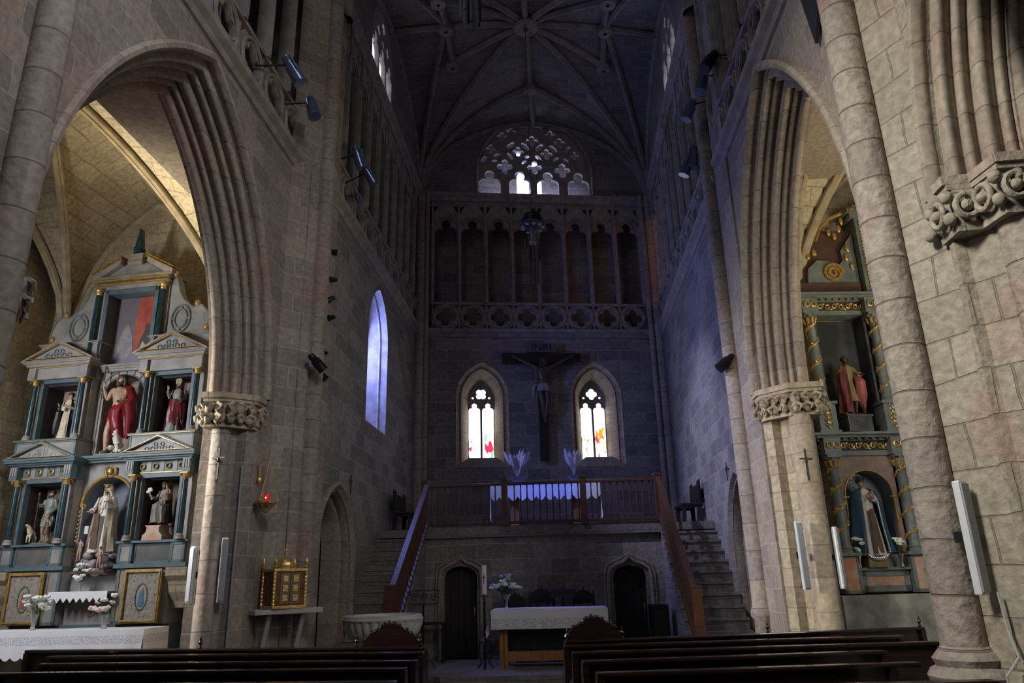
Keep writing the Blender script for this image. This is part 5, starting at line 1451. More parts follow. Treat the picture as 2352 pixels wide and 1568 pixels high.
# ---- stage spotlights
def par_can(loc, direction, label, s=1.0, m='spot', arm=None, group='metal can spotlights on the galleries'):
    r = empty('spotlight', label, 'spotlight', loc, 0, group)
    d = Vector(direction).normalized()
    q = d.to_track_quat('-Z', 'Y').to_matrix().to_4x4()
    b = MB().lathe([(0.02, 0.26), (0.06, 0.25), (0.075, 0.20), (0.075, 0.12), (0.10, 0.09), (0.105, -0.16), (0.112, -0.17), (0.112, -0.19), (0.10, -0.19)], (0, 0, 0), 20)
    b.xf(q @ Matrix.Scale(s, 4)); b.build('can', m, r, smooth=True)
    b = MB().lathe([(0.098, -0.185), (0.098, -0.180)], (0, 0, 0), 20); b.xf(q @ Matrix.Scale(s, 4)); b.build('lens', 'black', r)
    b = MB().tube([(-0.125, 0, 0), (-0.13, 0, 0.14), (0, 0.03, 0.2), (0.13, 0, 0.14), (0.125, 0, 0)], 0.012, 5); b.xf(q @ Matrix.Scale(s, 4)); b.build('yoke', 'spot' if m == 'spot' else 'black', r)
    if arm: MB().tube([(0, 0, 0.12 * s), Vector(arm) - Vector(loc)], 0.014, 5).build('arm', 'black', r)
    return r
par_can((-3.75, 8.88, 9.05), (0.45, 0.35, -0.8), 'large blue-grey can spotlight on the left nave gallery, upper one', 1.0, arm=(-4.3, 8.75, 9.1))
par_can((-3.80, 9.85, 9.10), (0.25, -0.1, -0.9), 'blue-grey can spotlight on the left nave gallery, just before the choir shaft', 0.95, arm=(-4.3, 9.75, 9.15))
par_can((-3.66, 12.05, 9.52), (0.25, 0.35, -0.9), 'blue-grey can spotlight on the left choir gallery, upper of a pair', 1.0, arm=(-4.05, 12.0, 9.5))
par_can((-3.55, 12.45, 9.38), (0.45, 0.35, -0.8), 'blue-grey can spotlight on the left choir gallery, lower of a pair', 0.95, arm=(-4.05, 12.4, 9.2))
par_can((-3.85, 12.75, 9.06), (0.3, 0.4, -0.8), 'tiny dark spotlight just below the left gallery pair', 0.5, arm=(-4.05, 12.7, 9.1))
par_can((2.80, 10.55, 10.02), (-0.5, -0.1, -0.8), 'dark can spotlight by the right shaft, topmost of the three', 1.0, 'slate', arm=(3.1, 10.5, 10.1))
par_can((2.76, 11.05, 9.98), (-0.3, 0.0, -1), 'blue can spotlight by the right shaft, middle of the three', 1.0, arm=(3.1, 11.0, 10.1))
par_can((2.62, 11.66, 9.84), (-0.45, 0.1, -0.9), 'blue can spotlight by the right shaft, lowest of the three', 0.95, arm=(3.1, 11.4, 9.9))
par_can((2.72, 12.25, 9.20), (-0.12, 0.1, -1), 'bright blue spotlight half hidden behind the right shaft, upper of two', 1.0, arm=(3.1, 12.4, 9.3))
par_can((2.60, 12.30, 9.06), (-0.4, 0.15, -0.9), 'bright blue spotlight beside the right shaft, lower of two', 0.95, arm=(3.1, 12.5, 9.0))
def lamp_beam(can, loc, target, size, power, color):
    ld = bpy.data.lights.new('spot_beam', 'SPOT'); ld.energy = power; ld.color = color; ld.spot_size = R(size); ld.spot_blend = 0.9; ld.shadow_soft_size = 0.08
    o = bpy.data.objects.new('spot_beam', ld); COL.objects.link(o)
    o.location = loc; o.rotation_euler = (Vector(target) - Vector(loc)).to_track_quat('-Z', 'Y').to_euler()
# the gallery spotlights that are switched on: pale blue on the right wall and shafts, deep blue on the upper altar
lamp_beam(None, (-3.35, 12.35, 9.15), (3.1, 16.3, 3.7), 40, 2300, (0.60, 0.64, 1.0))
lamp_beam(None, (-3.70, 9.95, 8.85), (3.0, 12.2, 3.4), 34, 1300, (0.62, 0.66, 1.0))
lamp_beam(None, (2.55, 11.65, 9.65), (-0.46, 17.2, 3.50), 14, 3000, (0.12, 0.20, 1.0))
# floodlights strung on a cable down the left choir shaft
c = MB().tube([(-3.98, 11.66, 8.5), (-3.93, 11.52, 6.8), (-3.94, 11.40, 5.4), (-3.95, 11.3, 4.62)], 0.012, 6).build('lighting_cable', 'black', None)
tag(c, 'thin black cable hanging beside the left choir shaft with small floodlights on it', 'cable')
for i, (y, z, d, lb) in enumerate([(11.52, 7.32, (0.9, 0.2, -0.1), 'topmost'), (11.50, 6.78, (-0.9, -0.1, 0), 'second from the top'), (11.49, 6.38, (-0.8, 0, -0.4), 'third from the top'), (11.52, 6.07, (-0.95, 0.1, -0.1), 'fourth from the top'), (11.40, 5.42, (-0.9, 0, 0.2), 'second from the bottom'), (11.42, 5.03, (0.6, 0.2, -0.6), 'lowest')]):
    par_can((-3.93, y, z), d, 'small black floodlight on the left choir cable, %s' % lb, 0.55 if i != 4 else 0.35, 'black', group='small black floodlights on the cable')
par_can((-3.72, 10.60, 4.98), (0.5, 0.3, -0.6), 'black spotlight clamped to the left choir shaft, left of the hanging cable', 0.75, 'black', arm=(-3.9, 10.9, 5.0))
par_can((2.80, 12.0, 5.10), (-0.8, -0.1, -0.7), 'black spotlight with a blue glint on the right choir shaft', 0.8, 'black', arm=(2.95, 12.1, 5.2))

# ---- hanging chandeliers
def chandelier(x, y, z, label, chain_to=None, nb=9, drop=1.0, rings=True):
    r = empty('chandelier', label, 'chandelier', (x, y, z))
    b = MB()
    for k in range(5): b.lathe([(0.06, 0), (0.30 - k * 0.025, 0), (0.30 - k * 0.025, 0.02), (0.06, 0.02)], (0, 0, 0.0 + k * 0.06), 24)
    b.tube([(0, 0, 0), (0, 0, 0.4)], 0.05, 8)
    if rings:
        b.build('disc_stack', 'slate', r)
        for k in range(nb):
            a = 2 * PI * k / nb
            MB().lathe([(0.02, 0.05), (0.045, 0.03), (0.05, 0.0), (0.04, 0.0)], (0.24 * math.cos(a), 0.24 * math.sin(a), -0.09 - 0.02 * (k % 2)), 12).build('lamp_cup', 'bulb', r, smooth=True)
        MB().lathe([(0.10, 0.0), (0.11, 0.03), (0.06, 0.08), (0.05, 0.4), (0.03, 0.45)], (0, 0, -0.52), 16).build('lower_cup', 'bulb', r, smooth=True)
        MB().lathe([(0.008, 0), (0.022, 0.03), (0.022, 0.28), (0.01, 0.32)], (0.03, -0.03, -0.90), 10).build('votive_tube', 'redink', r, smooth=True)
    else: b.bm.free()
    rnd = random.Random(int(y * 10))
    for k in range(11):
        a = 2 * PI * k / 11 + 0.2
        rad = 0.20 if k % 2 else 0.10
        z1 = -0.35 if k % 2 else -0.55
        L = 0.55 if k % 2 else drop
        if not rings: z1 = 0.0; rad = 0.18 if k % 2 else 0.12
        MB().box(rad * math.cos(a) - 0.020, rad * math.cos(a) + 0.020, rad * math.sin(a) - 0.008, rad * math.sin(a) + 0.008, z1 - L, z1, 0.003).build('hanging_slat', 'slate', r)
    b = MB()
    L = (chain_to or z + 4) - z
    n = int((L - 0.35) / 0.11)
    for k in range(n):
        zz = 0.38 + k * (L - 0.38) / n
        if k % 2: b.tube([(0.0, 0.018, zz), (0, 0, zz + 0.075), (0, -0.018, zz), (0, 0, zz - 0.04)], 0.005, 4, closed=True)
        else: b.tube([(0.018, 0.0, zz), (0, 0, zz + 0.075), (-0.018, 0, zz), (0, 0, zz - 0.04)], 0.005, 4, closed=True)
    b.tube([(0, 0, 0.0), (0, 0, L)], 0.006, 4)
    b.build('chain', 'slate', r)
chandelier(-0.47, 15.9, 9.88, 'dark chandelier of stacked discs and hanging slats, before the arcade of the back wall', 16.0)
chandelier(-1.14, 9.5, 10.95, 'dark blue hanging glass slats at the very top, left of the vault boss', 16.8, rings=False, drop=0.75)
b = MB().prism([(6.95, 9.2), (6.35, 9.2), (6.15, 7.9), (6.72, 7.16), (6.95, 8.2)], 'x', 2.93, 2.965).build('hanging_pennant', 'slate')
tag(b, 'dark pointed pennant hanging high on the wall left of the right round shaft', 'pennant')

# =================================================================== LEFT ALTARPIECE
LA = (-8.50, 12.99, 0); LAR = R(-6)
def lpt(u, d, z):  # local point of the left altarpiece (u across, d towards the viewer) in world space
    c, s = math.cos(LAR), math.sin(LAR)
    return (LA[0] + u * c + d * s, LA[1] + u * s - d * c, z)
ret = empty('altarpiece', 'teal, grey and gold two-tier altarpiece with five statue niches in the left chapel', 'altarpiece', LA, LAR)
# y<0 is towards the viewer; side bays stand at y=0, the centre is set back to y=0.42
def framed_panel(b1, b2, x0, x1, y, z0, z1, m=0.05):
    b1.box(x0, x1, y, y + 0.02, z0, z0 + m).box(x0, x1, y, y + 0.02, z1 - m, z1).box(x0, x0 + m, y, y + 0.02, z0, z1).box(x1 - m, x1, y, y + 0.02, z0, z1)
    b2.box(x0 + m, x1 - m, y + 0.012, y + 0.02, z0 + m, z1 - m)
def entabl(b, x0, x1, y0, y1, z, steps):
    """stacked mouldings: (height, projection)"""
    zz = z
    for h, p in steps:
        b.box(x0 - p, x1 + p, y0 - p, y1, zz, zz + h); zz += h
    return zz
def pediment(b, xc, w, z, h, y0, y1, t=0.06):
    b.prism([(xc - w, z), (xc + w, z), (xc + w, z + t * 0.6), (xc - w, z + t * 0.6)], 'y', y0, y1)
    b.prism([(xc - w, z + t * 0.6), (xc - w + t * 1.2, z + t * 0.6), (xc, z + h - t), (xc + w - t * 1.2, z + t * 0.6), (xc + w, z + t * 0.6), (xc, z + h)], 'y', y0, y1)
def column(parent, x, y, z0, z1, r, m, capm='gold', basem='marblegrey', spiral=False):
    c = MB().lathe([(r, z0 + 0.09), (r * 1.06, (z0 * 2 + z1) / 3), (r * 0.88, z1 - 0.10)], (x, y, 0), 18).build('column', m, parent, smooth=True)
    MB().lathe([(r * 1.5, z0), (r * 1.5, z0 + 0.025), (r * 1.3, z0 + 0.04), (r * 1.4, z0 + 0.06), (r * 1.1, z0 + 0.08), (r, z0 + 0.095)], (x, y, 0), 18).build('column_base', basem, c, smooth=True)
    cap = MB().lathe([(r * 0.9, z1 - 0.11), (r * 1.1, z1 - 0.09), (r * 1.05, z1 - 0.05), (r * 1.35, z1 - 0.02)], (x, y, 0), 16)
    cap.box(x - r * 1.5, x + r * 1.5, y - r * 1.5, y + r * 1.5, z1 - 0.02, z1)
    for sx in (-1, 1):
        for sy in (-1, 1): cap.ball((x + sx * r * 1.2, y + sy * r * 1.2, z1 - 0.045), r * 0.42, (1, 1, 1), 1)
    cap.build('capital', capm, c, smooth=True)
    return c
def rings_row(b, xs, y, z, r=0.045):
    for x in xs: b.tube([(x + r * math.cos(a), y, z + r * math.sin(a)) for a in [2 * PI * k / 12 for k in range(12)]], 0.013, 5, closed=True)
teal, grey, gold = MB(), MB(), MB()
bx = [(-1.86, -0.56), (0.56, 1.86)]
# plinth zone, predella
MB().box(-1.58, 1.58, 0.12, 0.75, 0.0, 1.15).build('base_block', 'teal', ret)
for x0, x1 in bx:
    teal, grey, gold = MB(), MB(), MB()
    grey.box(max(x0, -1.54), min(x1, 1.54), 0.03, 0.7, 1.15, 2.10)
    sgn = -1 if x0 < 0 else 1
    xi = (x1 if x0 < 0 else x0); xp0, xp1 = (xi - 0.30, xi) if x0 < 0 else (xi, xi + 0.22)
    framed_panel(teal, grey, xp0, xp1, -0.01, 1.15, 2.10, 0.055)
    gold.box(xp0 + 0.05, xp0 + 0.065, -0.015, 0.01, 1.2, 2.05)
    teal.box(x0 - 0.05, x1 + 0.05, -0.06, 0.7, 2.08, 2.15)
    grey.box(x0, x1, 0.0, 0.7, 2.15, 2.50)
    framed_panel(teal, grey, x0, x0 + 0.28, -0.06, 2.15, 2.50, 0.05)
    framed_panel(teal, grey, x1 - 0.28, x1, -0.06, 2.15, 2.50, 0.05)
    framed_panel(teal, grey, x0 + 0.28, x1 - 0.28, -0.012, 2.15, 2.50, 0.04)
    teal.box(x0 - 0.05, x1 + 0.05, -0.08, 0.7, 2.50, 2.54)
    # backs and sides of the niches, both tiers
    for z0, z1, zf in ((2.54, 3.72, 3.72), (4.45, 5.66, 5.66)):
        xo0, xo1 = x0 + 0.27, x1 - 0.27
        teal.box(xo0 - 0.07, xo0, -0.02, 0.1, z0, z1).box(xo1, xo1 + 0.07, -0.02, 0.1, z0, z1).box(xo0 - 0.07, xo1 + 0.07, -0.02, 0.1, z1 - 0.07, z1)
        gold.box(xo0 - 0.085, xo0 - 0.07, -0.03, 0.05, z0, z1).box(xo1 + 0.07, xo1 + 0.085, -0.03, 0.05, z0, z1)
        grey.box(x0 + 0.02, xo0 - 0.08, 0.04, 0.62, z0, z1).box(xo1 + 0.08, x1 - 0.02, 0.04, 0.62, z0, z1)
    # lower frieze with gilt rings, cornice, pediment
    teal.box(x0, x1, -0.02, 0.6, 3.72, 3.95)
    for e in (x0, x1 - 0.16):
        teal.box(e, e + 0.16, -0.16, 0.1, 3.70, 3.95)
        for k in range(3): grey.box(e + 0.02 + k * 0.047, e + 0.05 + k * 0.047, -0.172, -0.15, 3.78, 3.94)
    rings_row(gold, [x0 + 0.26 + k * 0.262 for k in range(4)], -0.04, 3.85)
    for k in range(3): grey.box(x0 + 0.345 + k * 0.262, x0 + 0.43 + k * 0.262, -0.03, -0.01, 3.76, 3.94)
    gold.box(x0 + 0.16, x1 - 0.16, -0.035, -0.01, 3.73, 3.75)
    entabl(teal, x0, x1, -0.14, 0.6, 3.95, [(0.03, 0.0), (0.03, 0.04), (0.05, 0.10)])
    pediment(teal, (x0 + x1) / 2, 0.76, 4.05, 0.36, -0.26, 0.0, 0.06)
    pediment(gold, (x0 + x1) / 2, 0.66, 4.10, 0.28, -0.268, -0.2, 0.018)
    grey.prism([((x0 + x1) / 2 - 0.62, 4.08), ((x0 + x1) / 2 + 0.62, 4.08), ((x0 + x1) / 2, 4.36)], 'y', -0.19, -0.1)
    rings_row(grey, [(x0 + x1) / 2 + k * 0.11 for k in (-2.2, -1.1, 0, 1.1, 2.2)], -0.195, 4.145, 0.036)
    rings_row(grey, [(x0 + x1) / 2 + k * 0.11 for k in (-0.6, 0.6)], -0.195, 4.225, 0.033)
    grey.box(x0 + 0.1, x1 - 0.1, -0.02, 0.6, 4.05, 4.42)
    grey.box(x0, x0 + 0.2, -0.14, 0.6, 4.06, 4.42).box(x1 - 0.2, x1, -0.14, 0.6, 4.06, 4.42)
    framed_panel(teal, grey, x0, x1, -0.15, 4.06, 4.42, 0.035)
    gold.box(x0 - 0.03, x1 + 0.03, -0.18, 0.6, 4.42, 4.435); teal.box(x0 - 0.04, x1 + 0.04, -0.19, 0.6, 4.435, 4.455)
    # upper frieze, cornice and pediment
    grey.box(x0, x1, -0.10, 0.6, 5.66, 5.88)
    for e in (x0, x1 - 0.16): grey.box(e, e + 0.16, -0.16, 0.1, 5.64, 5.88)
    entabl(grey, x0, x1, -0.14, 0.6, 5.88, [(0.03, 0.0), (0.04, 0.05), (0.03, 0.09)])
    gold.box(x0 - 0.03, x1 + 0.03, -0.175, 0.3, 5.895, 5.91)
    pediment(grey, (x0 + x1) / 2, 0.78, 5.98, 0.42, -0.25, 0.0, 0.06)
    for dz in (0.0, 0.035): pediment(gold, (x0 + x1) / 2, 0.72 - dz * 2, 6.0 + dz, 0.37 - dz * 2.2, -0.262, -0.22, 0.014)
    grey.prism([((x0 + x1) / 2 - 0.64, 6.02), ((x0 + x1) / 2 + 0.64, 6.02), ((x0 + x1) / 2, 6.34)], 'y', -0.19, -0.1)
    rings_row(teal, [(x0 + x1) / 2 + k * 0.11 for k in (-2.2, -1.1, 0, 1.1, 2.2)], -0.195, 6.095, 0.038)
    rings_row(teal, [(x0 + x1) / 2 + k * 0.11 for k in (-0.6, 0.6)], -0.195, 6.18, 0.036)
    grey.box(x0 + 0.05, x1, 0.0, 0.55, 5.98, 6.38)
    entabl(grey, x0 + 0.05, x1, 0.0, 0.55, 6.36, [(0.02, 0.02), (0.025, 0.05)])
    gold.box(x0 + 0.05, x1, -0.06, 0.3, 6.395, 6.405)
    # volutes of the crown
    s = -1 if x0 < 0 else 1
    V_ = [(0.86, 6.41), (1.74, 6.41), (1.76, 6.62), (1.70, 6.86), (1.58, 7.00), (1.46, 7.06), (1.38, 6.98), (1.27, 7.06), (1.14, 7.16), (1.04, 7.34), (0.98, 7.56), (0.90, 7.72), (0.84, 7.74)]
    vol = MB().prism([(s * x, z) for x, z in V_], 'y', 0.10, 0.30).build('crown_volute', 'marblegrey', ret)
    tr = MB()
    for rx, rz in ((0.13, 0.19), (0.20, 0.28)):
        tr.tube([(s * 1.13 + rx * math.cos(a), 0.09, 6.76 + rz * math.sin(a)) for a in [2 * PI * k / 24 for k in range(24)]], 0.020, 6, closed=True)
    for a in (0, PI / 2, PI, 3 * PI / 2): tr.tube([(s * 1.13 + 0.13 * math.cos(a), 0.09, 6.76 + 0.19 * math.sin(a)), (s * 1.13 + 0.2 * math.cos(a), 0.09, 6.76 + 0.28 * math.sin(a))], 0.02, 5)
    tr.tube([(s * x, 0.10, z) for x, z in V_[1:]], 0.020, 6)
    tr.build('scroll_moulding', 'greygreen', vol, smooth=True)
    kn = MB()
    for x, z in ((1.70, 6.55), (1.46, 7.06), (0.90, 7.74)): kn.ball((s * x, 0.09, z), 0.062, (1, 0.6, 1.1), 2)
    kn.build('gilt_scroll_eye', 'gold', vol, smooth=True)
    teal.build('bay_framework', 'teal', ret); grey.build('bay_panelling', 'marblegrey', ret); gold.build('bay_gilding', 'gold', ret)
for x0, x1 in bx:
    for z0, z1, m in ((2.54, 3.72, 'nichepink'), (4.455, 5.66, 'nichepink')):
        b = MB().box(x0 + 0.2, x1 - 0.2, 0.52, 0.56, z0, z1)
        b.build('niche_back', m, ret)
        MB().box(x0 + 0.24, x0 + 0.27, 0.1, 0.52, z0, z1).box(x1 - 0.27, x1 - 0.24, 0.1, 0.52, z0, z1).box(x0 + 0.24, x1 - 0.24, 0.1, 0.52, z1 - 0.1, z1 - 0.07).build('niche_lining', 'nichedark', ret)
    for x in (x0 + 0.16, x1 - 0.10):
        column(ret, x, -0.10, 2.54, 3.70, 0.052, 'tealdark', 'gold')
        column(ret, x, -0.10, 4.455, 5.64, 0.050, 'tealdark', 'gold')
# centre bay
cg, ct, cgo = MB(), MB(), MB()
# lower round-headed niche
Nl = [(-0.5, 2.0)] + circ(0, 3.22, 0.5, 20, PI, 0) + [(0.5, 2.0)]
me = plate_mesh([rect(-0.60, 0.60, 1.16, 4.0), Nl], 0.05)
link('niche_arch_board', me, 'marblegrey', ret, (0, 0.22, 0), smooth=False)
b = MB()
ring = []
for k in range(17):
    a = PI * k / 16
    for j, d in enumerate((0.41, 0.70)):
        pass
nb = MB()
K = 18
vs = []
for k in range(K + 1):
    a = PI * k / K
    vs.append([nb.bm.verts.new((0.5 * math.cos(a), d, 3.22 + 0.5 * math.sin(a))) for d in (0.27, 0.66)])
for side in (0, K):
    pass
lo = [[nb.bm.verts.new((x, d, 2.0)) for d in (0.27, 0.66)] for x in (0.5, -0.5)]
for A, B in zip([lo[0]] + vs, vs + [lo[1]]): nb.bm.faces.new((A[0], A[1], B[1], B[0]))
nb.box(-0.55, 0.55, 0.64, 0.68, 2.0, 3.8).box(-0.55, 0.55, 0.22, 0.68, 1.96, 2.0)
nb.build('centre_niche_shell', 'nicheblue', ret, smooth=False)
arc = [(0.53 * math.cos(a), 0.205, 3.22 + 0.53 * math.sin(a)) for a in [PI * k / 24 for k in range(25)]]
g = MB().tube(arc, 0.030, 8)
for p in arc: g.ball(p, 0.034, (1, 0.8, 1), 1)
for s in (-1, 1):
    for k in range(15): g.ball((s * 0.55, 0.205, 2.06 + k * 0.075), 0.028, (1, 0.8, 1.2), 1)
    g.tube([(s * (0.47 + 0.05 * math.cos(a) * (1 - a / 12)), 0.19, 3.20 + 0.05 * math.sin(a) * (1 - a / 12)) for a in [0.6 * j for j in range(14)]], 0.014, 5)
    g.box(s * 0.57 - 0.10, s * 0.57 + 0.10, 0.19, 0.22, 3.235, 3.26)
g.build('gilt_niche_arch', 'gold', ret, smooth=True)
k_ = MB().ball((0, 0.17, 3.84), 0.06, (0.8, 0.7, 1.2), 2)
for s in (-1, 1): k_.tube([(s * 0.03, 0.17, 3.92), (s * 0.10, 0.17, 3.90), (s * 0.10, 0.17, 3.80), (s * 0.05, 0.17, 3.74)], 0.022, 6)
k_.build('gilt_keystone_head', 'gilt', ret, smooth=True)
ct.box(-0.60, 0.60, 0.08, 0.7, 4.0, 4.04).box(-0.56, 0.56, 0.02, 0.7, 4.04, 4.07).box(-0.56, 0.56, -0.02, 0.7, 4.07, 4.12)
# upper round-headed niche
Nu = [(-0.44, 4.12)] + circ(0, 5.28, 0.44, 20, PI, 0) + [(0.44, 4.12)]
link('upper_niche_arch_board', plate_mesh([rect(-0.60, 0.60, 4.12, 5.80), Nu], 0.05), 'marblegrey', ret, (0, 0.24, 0), smooth=False)
nb = MB(); vs = []
for k in range(K + 1):
    a = PI * k / K
    vs.append([nb.bm.verts.new((0.44 * math.cos(a), d, 5.28 + 0.44 * math.sin(a))) for d in (0.29, 0.66)])
lo = [[nb.bm.verts.new((x, d, 4.12)) for d in (0.29, 0.66)] for x in (0.44, -0.44)]
for A, B in zip([lo[0]] + vs, vs + [lo[1]]): nb.bm.faces.new((A[0], A[1], B[1], B[0]))
nb.box(-0.5, 0.5, 0.64, 0.68, 4.12, 5.8)
nb.build('upper_niche_shell', 'nichepink', ret)
t_ = MB()
for rr in (0.45, 0.55): t_.tube([(rr * math.cos(a), 0.23, 5.28 + rr * math.sin(a)) for a in [PI * k / 24 for k in range(25)]], 0.012, 5)
for k in range(9):
    a = PI * (k + 0.5) / 9; t_.tube([(0.46 * math.cos(a), 0.23, 5.28 + 0.46 * math.sin(a)), (0.54 * math.cos(a), 0.23, 5.28 + 0.54 * math.sin(a))], 0.010, 4)
t_.build('niche_arch_moulding', 'greygreen', ret, smooth=True)
z = entabl(cg, -0.56, 0.56, 0.16, 0.7, 5.80, [(0.05, 0.0), (0.04, 0.03), (0.04, 0.06)])
entabl(cgo, -0.56, 0.56, 0.145, 0.5, 5.845, [(0.012, 0.0)]); entabl(cgo, -0.56, 0.56, 0.11, 0.5, 5.90, [(0.014, 0.0)])
ct.build('centre_cornice', 'teal', ret); ct = MB(); cgo.build('centre_gilt_fillet', 'gold', ret); cgo = MB()
# attic with the painting
cg.box(-0.82, -0.52, 0.08, 0.55, 6.0, 7.55).box(0.52, 0.82, 0.08, 0.55, 6.0, 7.55)
ct.box(-0.60, -0.52, 0.05, 0.55, 5.95, 7.5).box(0.52, 0.60, 0.05, 0.55, 5.95, 7.5).box(-0.6, 0.6, 0.05, 0.55, 7.40, 7.5)
zz = entabl(cg, -0.80, 0.80, 0.06, 0.55, 7.50, [(0.07, 0.0), (0.04, 0.03), (0.05, 0.0), (0.05, 0.05), (0.05, 0.09)])
for h in (7.575, 7.65, 7.72): cgo.box(-0.84, 0.84, -0.045, 0.2, h, h + 0.018)
# broken pediment and central block
for s in (-1, 1):
    cg.prism([(s * 0.90, 7.76), (s * 0.90, 7.82), (s * 0.30, 8.16), (s * 0.30, 8.02), (s * 0.72, 7.76)], 'y', -0.03, 0.25)
    for dz in (0.0, 0.05): cgo.prism([(s * 0.91, 7.79 + dz), (s * 0.91, 7.81 + dz), (s * 0.29, 8.15 + dz), (s * 0.29, 8.12 + dz)], 'y', -0.05, 0.22)
cg.prism([(-0.7, 7.76), (0.7, 7.76), (0.25, 8.04), (-0.25, 8.04)], 'y', 0.08, 0.25)
cg.box(-0.16, 0.16, 0.0, 0.25, 8.0, 8.16).box(-0.19, 0.19, -0.03, 0.25, 8.16, 8.22)
cgo.box(-0.19, 0.19, -0.035, 0.2, 8.165, 8.18).box(-0.17, 0.17, -0.02, 0.2, 8.06, 8.075)
cg.build('centre_mouldings', 'marblegrey', ret); ct.build('attic_frame', 'teal', ret); cgo.build('attic_gilding', 'gold', ret)
for s in (-1, 1): column(ret, s * 0.72, 0.02, 6.0, 7.50, 0.055, 'tealdark', 'gilt')
fb = MB()
fb.prism([(-0.09, 8.22), (0.09, 8.22), (0.07, 8.30), (0.09, 8.36), (0.06, 8.42), (0.0, 8.82), (-0.06, 8.42), (-0.09, 8.36), (-0.07, 8.30)], 'y', 0.02, 0.16)
fb.build('obelisk_finial', 'tealdark', ret)
# antependium below, altar shelf
MB().box(-0.56, 0.56, 0.18, 0.22, 1.15, 1.62).build('altar_front_panel', 'marblegrey', ret)
MB().box(-0.60, 0.60, -0.18, 0.40, 1.66, 1.70).build('altar_shelf', 'teal', ret)
b = MB()
b.tube([(0.0 + 0.10 * math.cos(a), 0.175, 1.40 + 0.12 * math.sin(a)) for a in [2 * PI * k / 16 for k in range(16)]], 0.012, 5, closed=True)
b.tube([(0, 0.17, 1.47), (0, 0.17, 1.33)], 0.012, 4).tube([(-0.05, 0.17, 1.42), (0.05, 0.17, 1.42)], 0.012, 4)
b.build('monogram_relief', 'gold', ret)
# ceiling-side corbel stones under the right and left ends
for s in (-1, 1):
    trim(MB().prism([(-0.12, 2.07), (-0.12, 1.93), (-0.02, 1.84), (0.04, 1.66), (0.14, 1.52), (0.18, 1.40), (0.7, 1.40), (0.7, 2.07)], 'x', s * 1.78 - 0.20, s * 1.78 + 0.20), 'stone_warm', loc=LA, rot=(0, 0, LAR), smooth=False)

# ---- the painting: plain generic seated and kneeling figures before a red curtain
pt = empty('painting', 'dim oil painting with a red curtain, set in the top storey of the left altarpiece', 'painting', lpt(0.0, -0.35, 5.96), LAR)
MB().box(-0.52, 0.52, 0.0, 0.02, 0.0, 1.44).build('canvas', simple('canvas_grey_brown', (0.20, 0.16, 0.17), 0.6, scale=3, col2=(0.14, 0.13, 0.16)), pt)
def flat(name, poly, m, y): MB().prism(poly, 'y', -y, -y + 0.003).build(name, m, pt)
flat('painted_curtain', [(0.0, 1.44), (0.52, 1.44), (0.52, 0.35), (0.44, 0.62), (0.40, 0.30), (-0.02, 0.30), (-0.06, 0.9)], simple('painted_red_curtain', (0.50, 0.12, 0.06), 0.6, scale=4, col2=(0.33, 0.05, 0.04)), 0.004)
flat('painted_ground', [(-0.52, 0), (0.52, 0), (0.52, 0.30), (0.1, 0.26), (-0.3, 0.2), (-0.52, 0.3)], simple('painted_blue_grey', (0.24, 0.22, 0.30), 0.6, scale=4), 0.004)
flat('painted_robed_figure', [(-0.42, 0.25), (-0.36, 0.62), (-0.28, 0.82), (-0.22, 0.88), (-0.17, 0.82), (-0.08, 0.6), (-0.04, 0.25), (-0.2, 0.1)], simple('painted_pale_robe', (0.34, 0.29, 0.28), 0.6, scale=6, col2=(0.18, 0.18, 0.24)), 0.007)
flat('painted_dark_figure', [(0.06, 0.30), (0.10, 0.52), (0.18, 0.72), (0.20, 0.86), (0.28, 0.86), (0.30, 0.72), (0.38, 0.52), (0.40, 0.28)], simple('painted_dark_habit', (0.07, 0.065, 0.075), 0.6, scale=6), 0.007)
flat('painted_table_edge', [(0.04, 0.26), (0.40, 0.27), (0.40, 0.33), (0.04, 0.32)], simple('painted_red_edge', (0.45, 0.08, 0.06), 0.6), 0.009)
flat('painted_pale_sleeve', [(0.10, 0.32), (0.16, 0.50), (0.22, 0.42), (0.26, 0.32)], simple('painted_pale_sleeve', (0.45, 0.38, 0.30), 0.6), 0.009)

